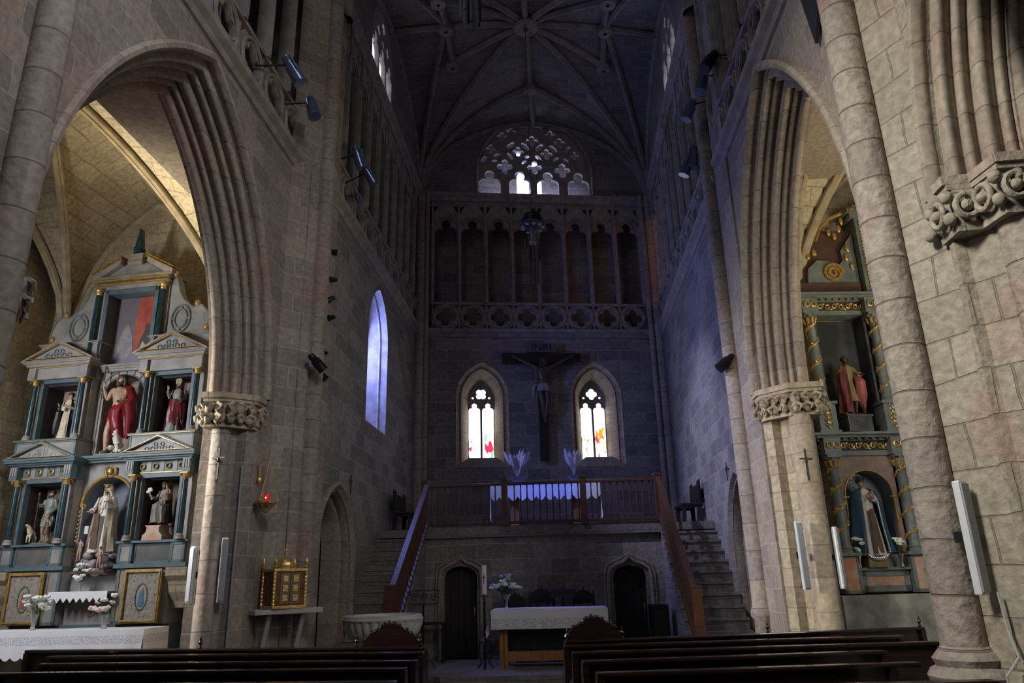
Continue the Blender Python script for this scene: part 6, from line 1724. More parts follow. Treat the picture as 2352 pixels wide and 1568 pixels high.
# ---- framed embroidered pictures flanking the small altar
def framed_picture(u, w_, z0, h_, label, mainm, seed, standing):
    r = empty('framed_picture', label, 'picture', lpt(u, 0.05, z0), LAR, 'gilt framed pictures beside the small altar')
    f = 0.05
    b = MB()
    for k, (o, y) in enumerate(((0.0, 0.0), (0.02, -0.015))):
        b.box(-w_ + o, w_ - o, -0.03 + y, 0.01, o, f, 0.005).box(-w_ + o, w_ - o, -0.03 + y, 0.01, h_ - f, h_ - o, 0.005)
        b.box(-w_ + o, -w_ + f, -0.03 + y, 0.01, f, h_ - f, 0.005).box(w_ - f, w_ - o, -0.03 + y, 0.01, f, h_ - f, 0.005)
    b.build('frame', 'gold', r)
    MB().box(-w_ + f, w_ - f, 0.0, 0.01, f, h_ - f).build('picture_ground', simple('faded_embroidery_%d' % seed, (0.36, 0.33, 0.28), 0.8, scale=14, col2=(0.24, 0.21, 0.20)), r)
    b = MB().prism([(-0.055, 0.30), (-0.045, 0.42), (-0.03, 0.50), (-0.02, 0.54), (0.0, 0.57), (0.02, 0.54), (0.03, 0.50), (0.045, 0.42), (0.06, 0.30), (0.03, 0.26), (-0.04, 0.26)], 'y', -0.006, 0.0)
    b.build('embroidered_figure', mainm, r)
    MB().ball((0.0, -0.004, 0.545), 0.028, (0.9, 0.3, 1.15), 2).build('embroidered_face', 'flesh', r, smooth=True)
    b = MB().tube([(0.11 * math.cos(a), -0.003, 0.42 + 0.21 * math.sin(a)) for a in [2 * PI * k / 26 for k in range(26)]], 0.008, 5, closed=True)
    for k in range(26): b.ball((0.125 * math.cos(2 * PI * k / 26), -0.003, 0.42 + 0.225 * math.sin(2 * PI * k / 26)), 0.010 + 0.006 * (k % 2), (1, 0.3, 1), 1)
    b.build('embroidered_wreath', 'leaf', r, smooth=True)
    rnd = random.Random(seed)
    b = MB()
    for k in range(26):
        s = rnd.choice((-1, 1))
        x, z = (s * rnd.uniform(0.14, w_ - 0.08), rnd.uniform(0.2, h_ - 0.1)) if k % 2 else (rnd.uniform(-w_ + 0.08, w_ - 0.08), rnd.choice((rnd.uniform(0.09, 0.22), rnd.uniform(h_ - 0.16, h_ - 0.07))))
        b.ball((x, 0, z), rnd.uniform(0.010, 0.024), (1, 0.25, 1), 1)
    b.build('embroidered_flowers', simple('embroidered_red_flowers_%d' % seed, (0.38, 0.10, 0.10), 0.8, scale=30, col2=(0.12, 0.14, 0.08)), r)
    return r
framed_picture(-1.20, 0.36, 1.17, 0.88, 'gilt framed faded picture with a rose-red figure, left of the small altar', 'rosecloth', 31, False)
framed_picture(1.13, 0.36, 1.17, 0.88, 'gilt framed faded picture with a small blue figure, right of the small altar', 'bluecloth', 47, True)

# small cloth on the altar shelf
b = MB()
n = 9
P = [(-0.58, 0.0), (-0.58, -0.10)]
for k in range(n):
    x = -0.58 + 1.16 * k / n
    P += [(x + 1.16 / n * 0.5, -0.18), (x + 1.16 / n, -0.10)]
P += [(0.58, 0.0)]
b.prism(P, 'y', -0.205, -0.198)
b.box(-0.58, 0.58, -0.20, 0.30, 0.0, 0.006)
o = b.build('shelf_cloth', 'cloth', None, (*lpt(0, 0, 0)[:2], 1.703), (0, 0, LAR))
tag(o, 'small white cloth with a zigzag hem on the shelf below the central niche', 'altar cloth')

# =================================================================== STATUES OF THE LEFT ALTARPIECE
def at(u, d, z): return lpt(u, d, z)
# central: bare-chested saint with crimson mantle, reed staff and a lamb
H = 1.62
P = pose(pelvis=(0.0, 0, 0.53), chest=(-0.005, -0.01, 0.715), neck=(0, 0, 0.815), head=(-0.01, -0.015, 0.885),
         Lsh=(-0.115, 0, 0.785), Lel=(-0.19, 0.01, 0.665), Lwr=(-0.21, -0.05, 0.80), Lhd=(0.0, -0.2, 1),
         Rsh=(0.105, 0, 0.78), Rel=(0.16, -0.01, 0.64), Rwr=(0.13, -0.13, 0.60), Rhd=(-0.4, -1, -0.2),
         Lkn=(-0.085, -0.05, 0.28), Lan=(-0.09, -0.03, 0.045), Rkn=(0.05, -0.04, 0.28), Ran=(0.02, 0.02, 0.045))
r = statue('saint_statue', 'bare-chested saint statue in a crimson mantle holding a long reed staff, upper central niche', at(-0.02, -0.20, 4.155), LAR, H, P, base=(0.26, 0.03, 'marblegrey'))
bd = link('figure', body_mesh(P, H, sub=2), 'flesh', r); face(bd, P, H, -0.3, beard='hair', long_hair=True)
b = drape([(0.60, 0.02, 0, 0.085, 0.07, 0.3), (0.52, 0.01, -0.01, 0.115, 0.095, 1.2), (0.42, 0.01, -0.01, 0.12, 0.10, 2.0), (0.30, 0.03, 0, 0.10, 0.09, 2.6), (0.20, 0.05, 0.01, 0.07, 0.06, 2.6)], H, folds=7, amp=0.07, seed=4)
b.tube([Vector((0.02, 0.03, 0.83)) * H, Vector((0.10, 0.0, 0.79)) * H, Vector((0.17, -0.01, 0.66)) * H, Vector((0.18, -0.06, 0.58)) * H, Vector((0.17, 0.0, 0.42)) * H, Vector((0.13, 0.02, 0.18)) * H], [0.04, 0.09, 0.09, 0.11, 0.09, 0.03], 10, flat=0.7)
b.build('mantle', 'redcloth', bd, smooth=True)
MB().tube([(-0.36, -0.10, 0.02), (-0.355, -0.10, 1.75)], 0.012, 6).tube([(-0.43, -0.10, 1.62), (-0.28, -0.10, 1.62)], 0.010, 5).build('reed_staff', 'browncloth', r)
fur = MB()
for k in range(90):
    zz_ = random.random(); fur.ball((0.12 + 0.05 * math.cos(zz_ * 3) + random.uniform(-.05, .05) * (1.2 - zz_), -0.07 + random.uniform(-.05, .04), 0.03 + 0.40 * zz_), 0.048, (1, 1, 0.8), 1)
fur.ball((0.06, -0.16, 0.10), 0.06, (0.9, 1.2, 0.9), 2).ball((0.05, -0.22, 0.09), 0.032, (0.8, 1.2, 0.8), 1)
fur.build('lamb', 'whiterobe', r, smooth=True)

def robed(name, label, loc, rot, H, P, robe, cloak=None, base=None, hair='hair', beard=None, hood=None, halo=None, yaw=0.0, seed=1, skinm='flesh', robe_sections=None, cloak_a=(R(-55), R(235)), sleeves='robe', extra=None, cloak_sections=None, long_hair=False):
    r = statue(name, label, loc, rot, H, P, base=base)
    bd = link('figure', body_mesh(P, H, sub=1), skinm, r)
    face(bd, P, H, yaw, skinm, beard, hair, hood, long_hair, halo)
    b = drape(robe_sections or ROBE, H, seed=seed, folds=9, amp=0.055)
    for s in ('L', 'R'):
        pts, rs = sleeve(P, s, H, 0.040, 0.038); b.tube(pts, rs, 9)
    b.build('robe', robe, bd, smooth=True)
    if cloak:
        cs = cloak_sections or [(0.83, 0, 0.008, 0.07, 0.055, 0), (0.79, 0, 0.005, 0.130, 0.085, 0.2), (0.65, 0, 0.01, 0.165, 0.115, 0.8), (0.45, 0, 0.01, 0.170, 0.13, 1.4), (0.20, 0, 0.01, 0.185, 0.15, 2.0), (0.04, 0, 0.01, 0.20, 0.165, 2.4)]
        drape(cs, H, seed=seed + 5, folds=8, amp=0.05, a0=cloak_a[0], a1=cloak_a[1], thick=0.008).build('cloak', cloak, bd, smooth=True)
    return r, bd
# upper left: friar in cream and black
P = pose(Lel=(-0.16, -0.03, 0.64), Lwr=(-0.13, -0.13, 0.67), Lhd=(0.2, -0.5, 0.6), Rwr=(0.07, -0.14, 0.66), Rhd=(-0.5, -0.5, 0.3))
r, bd = robed('friar_statue', 'friar statue in cream habit and black cloak, upper left niche of the left altarpiece', at(-1.16, -0.24, 4.49), LAR, 0.98, P, 'creamcloth', 'blackcloth', base=(0.17, 0.035, 'greygreen'), seed=2, yaw=-0.4)
MB().box(-0.03, 0.03, -0.165, -0.15, 0.56, 0.65).box(-0.045, 0.045, -0.165, -0.15, 0.60, 0.62).build('habit_emblem', 'whiterobe', r)
MB().ball((-0.12, -0.12, 0.62), 0.055, (0.8, 0.8, 1.2), 2, 0.2).tube([(-0.12, -0.12, 0.55), (-0.16, -0.10, 0.3), (-0.19, -0.08, 0.12)], [0.05, 0.06, 0.03], 7).build('draped_bundle', 'blackcloth', r, smooth=True)
# upper right: bishop with mitre, raised hand
P = pose(Lsh=(-0.11, 0, 0.79), Lel=(-0.17, -0.03, 0.67), Lwr=(-0.175, -0.08, 0.80), Lhd=(0.05, -0.1, 1), Rwr=(0.10, -0.13, 0.58), Rhd=(-0.3, -0.8, 0.0))
r, bd = robed('bishop_statue', 'mitred bishop statue in maroon cope, one hand raised, upper right niche', at(1.19, -0.24, 4.49), LAR, 1.05, P, 'greencloth', 'maroon', base=(0.17, 0.035, 'marblegrey'), hair=None, beard='hair', seed=7, yaw=-0.3)
MB().prism([(-0.045, 0.87), (0.045, 0.87), (0.062, 0.95), (0.0, 1.05), (-0.062, 0.95)], 'y', -0.05, 0.0).prism([(-0.045, 0.87), (0.045, 0.87), (0.062, 0.95), (0.0, 1.05), (-0.062, 0.95)], 'y', 0.005, 0.045).xf(Matrix.Scale(1.09, 4)).build('mitre', 'olive', r)
drape([(0.62, 0.0, -0.03, 0.115, 0.10, 0.8), (0.45, -0.01, -0.03, 0.14, 0.115, 1.6), (0.25, 0, -0.02, 0.14, 0.12, 2.2), (0.14, 0.02, -0.01, 0.15, 0.12, 2.6)], 1.05, folds=6, seed=9).build('cope_apron', 'maroon', bd, smooth=True)
# lower left: pilgrim with a child angel and a dog
P = pose(Lsh=(-0.11, 0, 0.79), Lel=(-0.15, -0.03, 0.66), Lwr=(-0.14, -0.10, 0.70), Rwr=(0.08, -0.13, 0.52), Lkn=(-0.06, -0.05, 0.28))
r, bd = robed('pilgrim_statue', 'pilgrim statue in grey-green tunic with staff, child and dog, lower left niche', at(-1.20, -0.22, 2.58), LAR, 0.98, P, 'greencloth', None, base=(0.20, 0.03, 'greygreen'), beard='hair', seed=3, yaw=-0.25, robe_sections=[(0.835, 0, 0, 0.045, 0.045, 0), (0.80, 0, 0, 0.105, 0.065, 0.1), (0.68, 0, 0, 0.115, 0.085, 0.4), (0.58, 0, 0, 0.09, 0.075, 0.8), (0.45, 0, 0, 0.12, 0.10, 1.4), (0.30, 0, 0, 0.13, 0.11, 2.0)])
drape([(0.83, 0, 0.02, 0.07, 0.055, 0), (0.79, 0, 0.02, 0.13, 0.085, 0.2), (0.65, 0, 0.03, 0.15, 0.1, 0.8), (0.40, 0, 0.03, 0.15, 0.11, 1.4), (0.2, -0.02, 0.03, 0.16, 0.11, 2.0)], 0.98, seed=6, folds=6, a0=R(0), a1=R(180), thick=0.01).build('short_cape', 'browncloth', bd, smooth=True)
MB().tube([(-0.17, -0.12, 0.02), (-0.16, -0.13, 0.92)], 0.010, 6).ball((-0.16, -0.13, 0.88), 0.028, (1, 1, 1.6), 1).build('pilgrim_staff', 'browncloth', r, smooth=True)
Pd = skin_mesh([(-0.20, -0.16, 0.20), (-0.20, -0.06, 0.19), (-0.20, -0.22, 0.30), (-0.20, -0.29, 0.31), (-0.23, -0.18, 0.10), (-0.23, -0.18, 0.0), (-0.17, -0.18, 0.10), (-0.17, -0.18, 0.0), (-0.23, -0.05, 0.10), (-0.23, -0.04, 0.0), (-0.17, -0.05, 0.1), (-0.17, -0.04, 0.0)],
               [(0, 1), (0, 2), (2, 3), (0, 4), (4, 5), (0, 6), (6, 7), (1, 8), (8, 9), (1, 10), (10, 11)], [0.045, 0.038, 0.035, 0.016, 0.018, 0.011, 0.018, 0.011, 0.020, 0.011, 0.020, 0.011])
link('dog', Pd, 'creamcloth', r)
P2 = pose()
ch = link('child_angel', body_mesh(P2, 0.46, sub=1, hands=False), 'flesh', r, (0.12, -0.14, 0.0))
face(ch, P2, 0.46, -0.5); drape([(0.8, 0, 0, 0.1, 0.07, 0.2), (0.6, 0, 0, 0.11, 0.09, 0.8), (0.3, 0, 0, 0.14, 0.12, 1.6)], 0.46, seed=8, n=20).build('child_tunic', 'browncloth', ch, smooth=True)
# lower centre: crowned lady with child on a cloud with cherubs
P = pose(Lel=(-0.15, -0.03, 0.65), Lwr=(-0.12, -0.14, 0.60), Lhd=(0, -1, -0.4), Rel=(0.16, -0.03, 0.66), Rwr=(0.10, -0.14, 0.66), Rhd=(-0.6, -0.6, 0.4))
r, bd = robed('crowned_lady_statue', 'crowned lady statue in cream robe carrying a child, lower central niche', at(0.0, -0.20, 2.33), LAR, 1.28, P, 'whiterobe', 'creamcloth', hair='hair', hood='creamcloth', seed=12, yaw=-0.2)
MB().lathe([(0.055, 0), (0.06, 0.03), (0.075, 0.06), (0.055, 0.065)], (-0.01, -0.01, 1.205), 12, flute=lambda a, j: 0.25 * (j == 2) * math.cos(a * 6)).build('crown', 'gilt', r, smooth=True)
P2 = pose(Lkn=(-0.08, -0.14, 0.44), Lan=(-0.08, -0.16, 0.22), Rkn=(0.05, -0.14, 0.44), Ran=(0.05, -0.16, 0.22))
ch = link('carried_child', body_mesh(P2, 0.50, sub=1), 'flesh', r, (0.13, -0.20, 0.62)); face(ch, P2, 0.50, 0.2)
drape([(0.82, 0, 0, 0.05, 0.05, 0), (0.79, 0, 0, 0.11, 0.08, 0.2), (0.6, 0, -0.02, 0.12, 0.10, 1.0), (0.36, 0, -0.06, 0.15, 0.13, 1.8)], 0.5, seed=14, n=24).build('child_robe', 'whiterobe', ch, smooth=True)
MB().prism([(-0.05, 0.72), (0.05, 0.72), (0.07, 0.10), (-0.07, 0.10)], 'y', -0.215, -0.19).build('scapular', 'browncloth', r)
MB().box(-0.20, -0.12, -0.23, -0.22, 0.36, 0.50, 0.004).build('scapular_badge', 'whiterobe', r)
b = MB()
rnd = random.Random(5)
for k in range(34): b.ball((rnd.uniform(-0.26, 0.26), rnd.uniform(-0.16, 0.12), rnd.uniform(-0.30, 0.0)), rnd.uniform(0.06, 0.10), (1, 1, 0.8), 2, 0.1)
b.build('cloud_base', simple('silvery_cloud', (0.40, 0.34, 0.36), 0.35, var=0.3), r, smooth=True)
for i, (x, y, z) in enumerate(((-0.24, -0.22, -0.10), (0.20, -0.24, -0.26))):
    c = link('cherub', body_mesh(pose(Lwr=(-0.12, -0.1, 0.85), Lel=(-0.17, -0.02, 0.75)), 0.40, sub=1), 'flesh', r, (x, y, z)); face(c, STAND, 0.40, 0.3)
MB().box(-0.34, 0.34, -0.26, 0.20, -0.33, -0.28, 0.01).build('plinth', 'browncloth', r)
# lower right: seated bearded saint with child and lily
P = pose(pelvis=(0, 0, 0.40), chest=(0, 0, 0.60), neck=(0, 0, 0.70), head=(-0.01, -0.01, 0.775), Lsh=(-0.105, 0, 0.67), Lel=(-0.16, -0.04, 0.53), Lwr=(-0.20, -0.14, 0.55), Lhd=(-0.3, -0.5, 0.8),
         Rsh=(0.105, 0, 0.67), Rel=(0.15, -0.05, 0.53), Rwr=(0.08, -0.14, 0.52), Rhd=(-0.6, -0.5, 0), Lhip=(-0.05, 0, 0.38), Lkn=(-0.09, -0.20, 0.36), Lan=(-0.09, -0.18, 0.08), Rhip=(0.05, 0, 0.38), Rkn=(0.09, -0.20, 0.36), Ran=(0.09, -0.16, 0.08))
r, bd = robed('seated_saint_statue', 'seated bearded saint statue with child and lily, lower right niche of the left altarpiece', at(1.17, -0.22, 2.80), LAR, 0.92, P, 'marblegrey', 'browncloth', beard='hair', long_hair=True, halo='gold', seed=21, yaw=0.15,
              robe_sections=[(0.71, 0, 0, 0.045, 0.045, 0), (0.68, 0, 0, 0.105, 0.065, 0.1), (0.60, 0, 0, 0.12, 0.085, 0.3), (0.48, 0, -0.01, 0.11, 0.09, 0.8), (0.40, 0, -0.09, 0.155, 0.17, 1.0), (0.30, 0, -0.11, 0.15, 0.16, 1.4), (0.06, 0, -0.09, 0.16, 0.16, 2.0)],
              cloak_sections=[(0.71, 0, 0.01, 0.07, 0.055, 0), (0.67, 0, 0.01, 0.13, 0.085, 0.2), (0.5, 0, 0.0, 0.155, 0.11, 0.8), (0.38, 0, -0.04, 0.17, 0.17, 1.2), (0.06, 0, -0.03, 0.18, 0.18, 2.0)])
P2 = pose(Lkn=(-0.08, -0.14, 0.44), Lan=(-0.08, -0.16, 0.22), Rkn=(0.05, -0.14, 0.44), Ran=(0.05, -0.16, 0.22))
ch = link('carried_child', body_mesh(P2, 0.46, sub=1), 'flesh', r, (0.12, -0.13, 0.27)); face(ch, P2, 0.46, 0.2, halo='gold')
drape([(0.82, 0, 0, 0.05, 0.05, 0), (0.79, 0, 0, 0.11, 0.08, 0.2), (0.6, 0, -0.02, 0.12, 0.10, 1.0), (0.36, 0, -0.06, 0.15, 0.13, 1.8)], 0.46, seed=15, n=24).build('child_robe', 'nichepink', ch, smooth=True)
b = MB().tube([(-0.18, -0.13, 0.46), (-0.22, -0.15, 0.62)], 0.006, 5)
for k in range(6): b.ball((-0.22 + rnd.uniform(-.05, .04), -0.15, 0.62 + rnd.uniform(-.04, .05)), 0.026, (1, 1, 1.2), 1)
b.build('lily', 'petal', r, smooth=True)
MB().prism([(-0.20, -0.28), (0.20, -0.28), (0.19, -0.17), (0.13, -0.12), (0.12, -0.04), (0.16, 0.0), (-0.16, 0.0), (-0.12, -0.04), (-0.13, -0.12), (-0.19, -0.17)], 'y', -0.25, 0.05).build('plinth', 'redmarble', r)
# shift the plinth under the niche floor line
# flowers of the left chapel
def heads(seed, n, w_, z0, z1, r_, mats, y=0.08):
    rnd = random.Random(seed); return [(rnd.uniform(-w_, w_), rnd.uniform(-y, y), rnd.uniform(z0, z1), r_ * rnd.uniform(0.8, 1.2), rnd.choice(mats)) for _ in range(n)]
p = lpt(-0.12, 0.02, 1.71)
bouquet('glass vase with white lilies and one cream rose below the crowned lady', p, H=0.16, vr=0.045, heads=heads(1, 9, 0.13, 0.26, 0.50, 0.035, ['petal']) + [(0.0, -0.06, 0.22, 0.065, 'petal')], leafn=40, spread=0.14, seed=6, group=None)

# =================================================================== LEFT CHAPEL TABLE
TY = 11.36
t = empty('chapel_table', 'long altar table under a white cloth before the left altarpiece', 'table', (-8.45, TY + 0.38, 0))
MB().box(-1.95, 1.95, -0.34, 0.34, 1.08, 1.14, 0.01).build('tabletop', 'oak', t)
MB().box(-1.75, 1.75, -0.10, 0.30, 0.0, 1.08).build('stone_block', 'altarstone', t)
M['lace2'] = lace_mat(0.95, 1.07, 55)
cloth('altar_cloth', 'long white cloth with lace trim and scalloped hem before the left altarpiece', 'altar cloth', (-8.45, TY + 0.38, 0), 0, -2.0, 2.0, -0.38, 0.36, 1.145, 0.36, 0.46, 26, 0.05, m='lace2', fold=0.014, nx=160, seed=3)
z = 1.155
bouquet('cut-glass vase of white lilies, leftmost middle of the long chapel table', (-8.42, TY + 0.30, z), H=0.24, vr=0.05, heads=heads(3, 14, 0.19, 0.28, 0.52, 0.045, ['petal']), leafn=50, spread=0.20, seed=8, flare=1.3, name='flower_vase')
bouquet('square glass vase of blush roses and lilies at the right end of the chapel table', (-7.28, TY + 0.33, z), H=0.20, vr=0.06, heads=[(-0.16, -0.04, 0.30, 0.05, 'petalpink'), (-0.06, -0.05, 0.28, 0.055, 'petalpink'), (0.05, -0.04, 0.29, 0.055, 'petalpink'), (0.12, 0, 0.38, 0.035, 'petalpink'), (-0.02, 0, 0.42, 0.045, 'petal'), (0.14, 0, 0.48, 0.045, 'petal'), (-0.12, 0, 0.38, 0.03, 'petalpink')], leafn=34, spread=0.17, seed=9, flare=0.9)
bouquet('glass vase of blush roses at the far left of the chapel table', (-9.48, TY + 0.28, z), H=0.22, vr=0.055, heads=[(-0.12, -0.04, 0.33, 0.06, 'petalpink'), (-0.02, -0.05, 0.32, 0.062, 'petalpink'), (0.10, -0.04, 0.31, 0.055, 'petalpink'), (0.12, 0, 0.42, 0.035, 'petalpink'), (0.03, 0, 0.48, 0.045, 'petal'), (0.08, 0, 0.56, 0.05, 'petal')], leafn=24, spread=0.14, seed=10, flare=0.9)

# =================================================================== RIGHT ALTARPIECE
RA = (5.5, 12.50, 0); RAR = R(6)
def rpt(u, d, z):
    c, s = math.cos(RAR), math.sin(RAR)
    return (RA[0] + u * c + d * s, RA[1] + u * s - d * c, z)
ra = empty('gilded_altarpiece', 'grey-green altarpiece with gilded vine columns and scroll friezes in the right chapel', 'altarpiece', RA, RAR)
b = MB().box(-1.42, 2.9, -0.35, 0.35, 0.0, 1.36, 0.01)
b.build('stone_altar_block', 'altarstone', ra)
gg, gd, gl, rm = MB(), MB(), MB(), MB()
cols = (-1.10, 0.02, 1.50, 2.60)
bays = ((-1.10, 0.02), (0.02, 1.50), (1.50, 2.60))
# predella
gg.box(-1.28, 2.78, 0.05, 0.3, 1.38, 1.96)
for cx in cols:
    framed_panel(gg, rm, cx - 0.15, cx + 0.15, -0.14, 1.38, 1.96, 0.05)
    gg.box(cx - 0.15, cx + 0.15, -0.12, 0.2, 1.38, 1.96); gg.box(cx - 0.19, cx + 0.19, -0.18, 0.2, 1.94, 1.99)
for x0, x1 in bays:
    framed_panel(gg, rm, x0 + 0.17, x1 - 0.17, -0.05, 1.40, 1.72, 0.09); gg.box(x0 + 0.15, x1 - 0.15, -0.10, 0.2, 1.72, 1.76)
rm.build('marbled_inlay', 'redmarble', ra)
# two entablatures
for z in (3.53, 6.0):
    gg.box(-1.25, 2.75, -0.02, 0.3, z, z + 0.08)
    for cx in cols: gg.box(cx - 0.14, cx + 0.14, -0.16, 0.0, z, z + 0.30)
    gd.box(-1.25, 2.75, 0.0, 0.3, z + 0.08, z + 0.24)
    gg.box(-1.28, 2.78, -0.06, 0.3, z + 0.24, z + 0.28)
    gg.box(-1.34, 2.84, -0.16, 0.3, z + 0.28, z + 0.32).box(-1.40, 2.90, -0.22, 0.3, z + 0.32, z + 0.36)
    k = 0; x = -1.22
    while x < 2.7:
        gl.tube([(x + 0.055 * math.cos(a) * (1 - a / 11), -0.015, z + 0.16 + 0.055 * math.sin(a) * (1 - a / 11) * (1 if k % 2 else -1)) for a in [0.55 * j for j in range(15)]], 0.014, 5)
        gl.ball((x + 0.06, -0.02, z + 0.11 + 0.1 * (k % 2)), 0.022, (1.2, 0.6, 0.8), 1)
        x += 0.125; k += 1
    for cx in cols:
        for s in (-1, 1): gl.tube([(cx + s * 0.055 + 0.045 * math.cos(a), -0.175, z + 0.16 + 0.05 * math.sin(a)) for a in [0.6 * j for j in range(11)]], 0.014, 5)
    for j in range(34): gg.box(-1.24 + j * 0.12, -1.19 + j * 0.12, -0.12, 0.0, z + 0.255, z + 0.285)
gd.build('dark_frieze_ground', 'nichedark', ra)
# pedestals of the upper tier
for cx in cols:
    gg.box(cx - 0.15, cx + 0.15, -0.17, 0.15, 3.90, 4.40); gg.box(cx - 0.18, cx + 0.18, -0.20, 0.15, 4.37, 4.42).box(cx - 0.18, cx + 0.18, -0.20, 0.15, 3.89, 3.93)
    for k in range(5):
        gl.ball((cx, -0.185, 3.98 + k * 0.08), 0.03, (1.4 if k % 2 else 0.7, 0.4, 1), 1)
        gl.tube([(cx, -0.18, 3.98 + k * 0.08), (cx + 0.06, -0.185, 4.02 + k * 0.08), (cx + 0.05, -0.185, 4.05 + k * 0.08)], 0.010, 4).tube([(cx, -0.18, 3.98 + k * 0.08), (cx - 0.06, -0.185, 4.02 + k * 0.08), (cx - 0.05, -0.185, 4.05 + k * 0.08)], 0.010, 4)
def vine_column(x, y, z0, z1, r, seed):
    c = MB().lathe([(r * 1.35, z0), (r * 1.35, z0 + 0.03), (r * 1.1, z0 + 0.05), (r * 1.25, z0 + 0.08), (r, z0 + 0.11), (r * 1.04, (z0 + z1) / 2), (r * 0.86, z1 - 0.22), (r * 1.0, z1 - 0.2), (r * 0.9, z1 - 0.17), (r * 1.2, z1 - 0.04)], (x, y, 0), 18)
    c.box(x - r * 1.45, x + r * 1.45, y - r * 1.45, y + r * 1.45, z1 - 0.04, z1)
    co = c.build('vine_column', 'greygreen', ra, smooth=True)
    v = MB(); n = 90; rr = r * 1.02
    pts = []
    for k in range(n):
        t = k / (n - 1); a = t * 2 * PI * 3.6 + seed
        pts.append((x + rr * math.cos(a), y + rr * math.sin(a), z0 + 0.12 + (z1 - z0 - 0.36) * t))
    v.tube(pts, 0.011, 5)
    for k in range(0, n, 1):
        a = math.atan2(pts[k][1] - y, pts[k][0] - x)
        q = Vector(pts[k]) + Vector((-math.sin(a), math.cos(a), 0)) * 0.035 * (1 if k % 8 else -1) + Vector((0, 0, 0.04))
        v.tube([pts[k], q, q + Vector((0, 0, 0.02))], [0.007, 0.020, 0.004], 5); v.ball(q, 0.016, (1, 1, 1), 1)
    for k in range(8):
        a = 2 * PI * k / 8
        v.tube([(x + r * 0.95 * math.cos(a), y + r * 0.95 * math.sin(a), z1 - 0.18), (x + r * 1.25 * math.cos(a), y + r * 1.25 * math.sin(a), z1 - 0.10), (x + r * 1.5 * math.cos(a), y + r * 1.5 * math.sin(a), z1 - 0.09)], [0.02, 0.022, 0.008], 5)
        v.ball((x + r * 1.35 * math.cos(a + .4), y + r * 1.35 * math.sin(a + .4), z1 - 0.05), 0.018, (1, 1, 1), 1)
    v.build('gilt_vine', 'gilt', co, smooth=True)
for i, cx in enumerate(cols):
    vine_column(cx, -0.06, 1.99, 3.53, 0.085, i)
    vine_column(cx, -0.06, 4.42, 6.0, 0.080, i + 0.7)
gl.build('gilt_carving', 'gilt', ra, smooth=True)
# niches
for j, (x0, x1) in enumerate(bays):
    xc = (x0 + x1) / 2; w_ = (x1 - x0) / 2 - 0.17
    hole = [(xc - w_, 1.76)] + circ(xc, 3.28 - w_, w_, 18, PI, 0) + [(xc + w_, 1.76)]
    link('arched_board', plate_mesh([rect(x0 + 0.08, x1 - 0.08, 1.76, 3.55), hole], 0.04), 'nichepink', ra, (0, 0.02, 0), smooth=False)
    nb = MB(); vs = []
    for k in range(K + 1):
        a = PI * k / K
        vs.append([nb.bm.verts.new((xc + w_ * math.cos(a), d, 3.28 - w_ + w_ * math.sin(a))) for d in (0.06, 0.34)])
    lo = [[nb.bm.verts.new((x, d, 1.76)) for d in (0.06, 0.34)] for x in (xc + w_, xc - w_)]
    for A, B in zip([lo[0]] + vs, vs + [lo[1]]): nb.bm.faces.new((A[0], A[1], B[1], B[0]))
    nb.box(x0 + 0.1, x1 - 0.1, 0.33, 0.36, 1.7, 3.5)
    nb.build('niche_shell', 'nicheblue', ra)
    g = MB().tube([(xc + (w_ + 0.01) * math.cos(a), 0.01, 3.28 - w_ + (w_ + 0.01) * math.sin(a)) for a in [PI * k / 24 for k in range(25)]], 0.014, 6)
    for s in (-1, 1): g.tube([(xc + s * (w_ + 0.01), 0.01, 1.78), (xc + s * (w_ + 0.01), 0.01, 3.28 - w_)], 0.014, 6).box(xc + s * w_ - 0.05, xc + s * w_ + 0.05, -0.01, 0.03, 3.24 - w_, 3.26 - w_)
    g.build('gilt_arch_bead', 'gold', ra, smooth=True)
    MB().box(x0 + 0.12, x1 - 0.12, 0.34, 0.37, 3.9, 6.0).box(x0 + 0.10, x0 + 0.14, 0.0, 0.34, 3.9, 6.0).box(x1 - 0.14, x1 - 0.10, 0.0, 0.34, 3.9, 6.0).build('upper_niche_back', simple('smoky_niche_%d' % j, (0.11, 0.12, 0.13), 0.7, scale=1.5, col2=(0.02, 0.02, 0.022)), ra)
# attic: side scrolls, central storey with small pediment
gg.box(-1.20, 0.0, -0.02, 0.25, 6.36, 6.40); gg.box(0.0, 0.16, -0.10, 0.25, 6.36, 7.85).box(1.36, 1.52, -0.10, 0.25, 6.36, 7.85)
gg.box(-0.08, 1.60, -0.12, 0.25, 7.85, 7.95).box(-0.14, 1.66, -0.18, 0.25, 7.95, 8.02)
gg.prism([(-0.14, 8.02), (1.66, 8.02), (0.76, 8.42)], 'y', -0.16, 0.2)
gg.prism([(-0.02, 6.42), (-0.90, 6.42), (-0.96, 6.66), (-0.92, 6.92), (-0.74, 7.08), (-0.52, 7.06), (-0.34, 6.98), (-0.26, 7.08), (-0.28, 7.25), (-0.10, 7.5), (-0.02, 7.6)], 'y', 0.04, 0.2)
gg.box(0.16, 1.36, 0.10, 0.2, 6.36, 7.85)
gg.build('grey_green_framework', 'greygreen', ra)
MB().box(-1.15, -0.05, 0.0, 0.06, 6.40, 6.62).box(-1.2, 0.0, 0.12, 0.22, 6.62, 7.7).build('red_brown_board', simple('red_brown_board', (0.10, 0.05, 0.035), 0.6), ra)
g = MB()
g.tube([(-0.48 + 0.19 * math.cos(a) * (1 - a / 16), 0.02, 6.82 + 0.19 * math.sin(a) * (1 - a / 16)) for a in [0.45 * j for j in range(32)]], 0.03, 6)
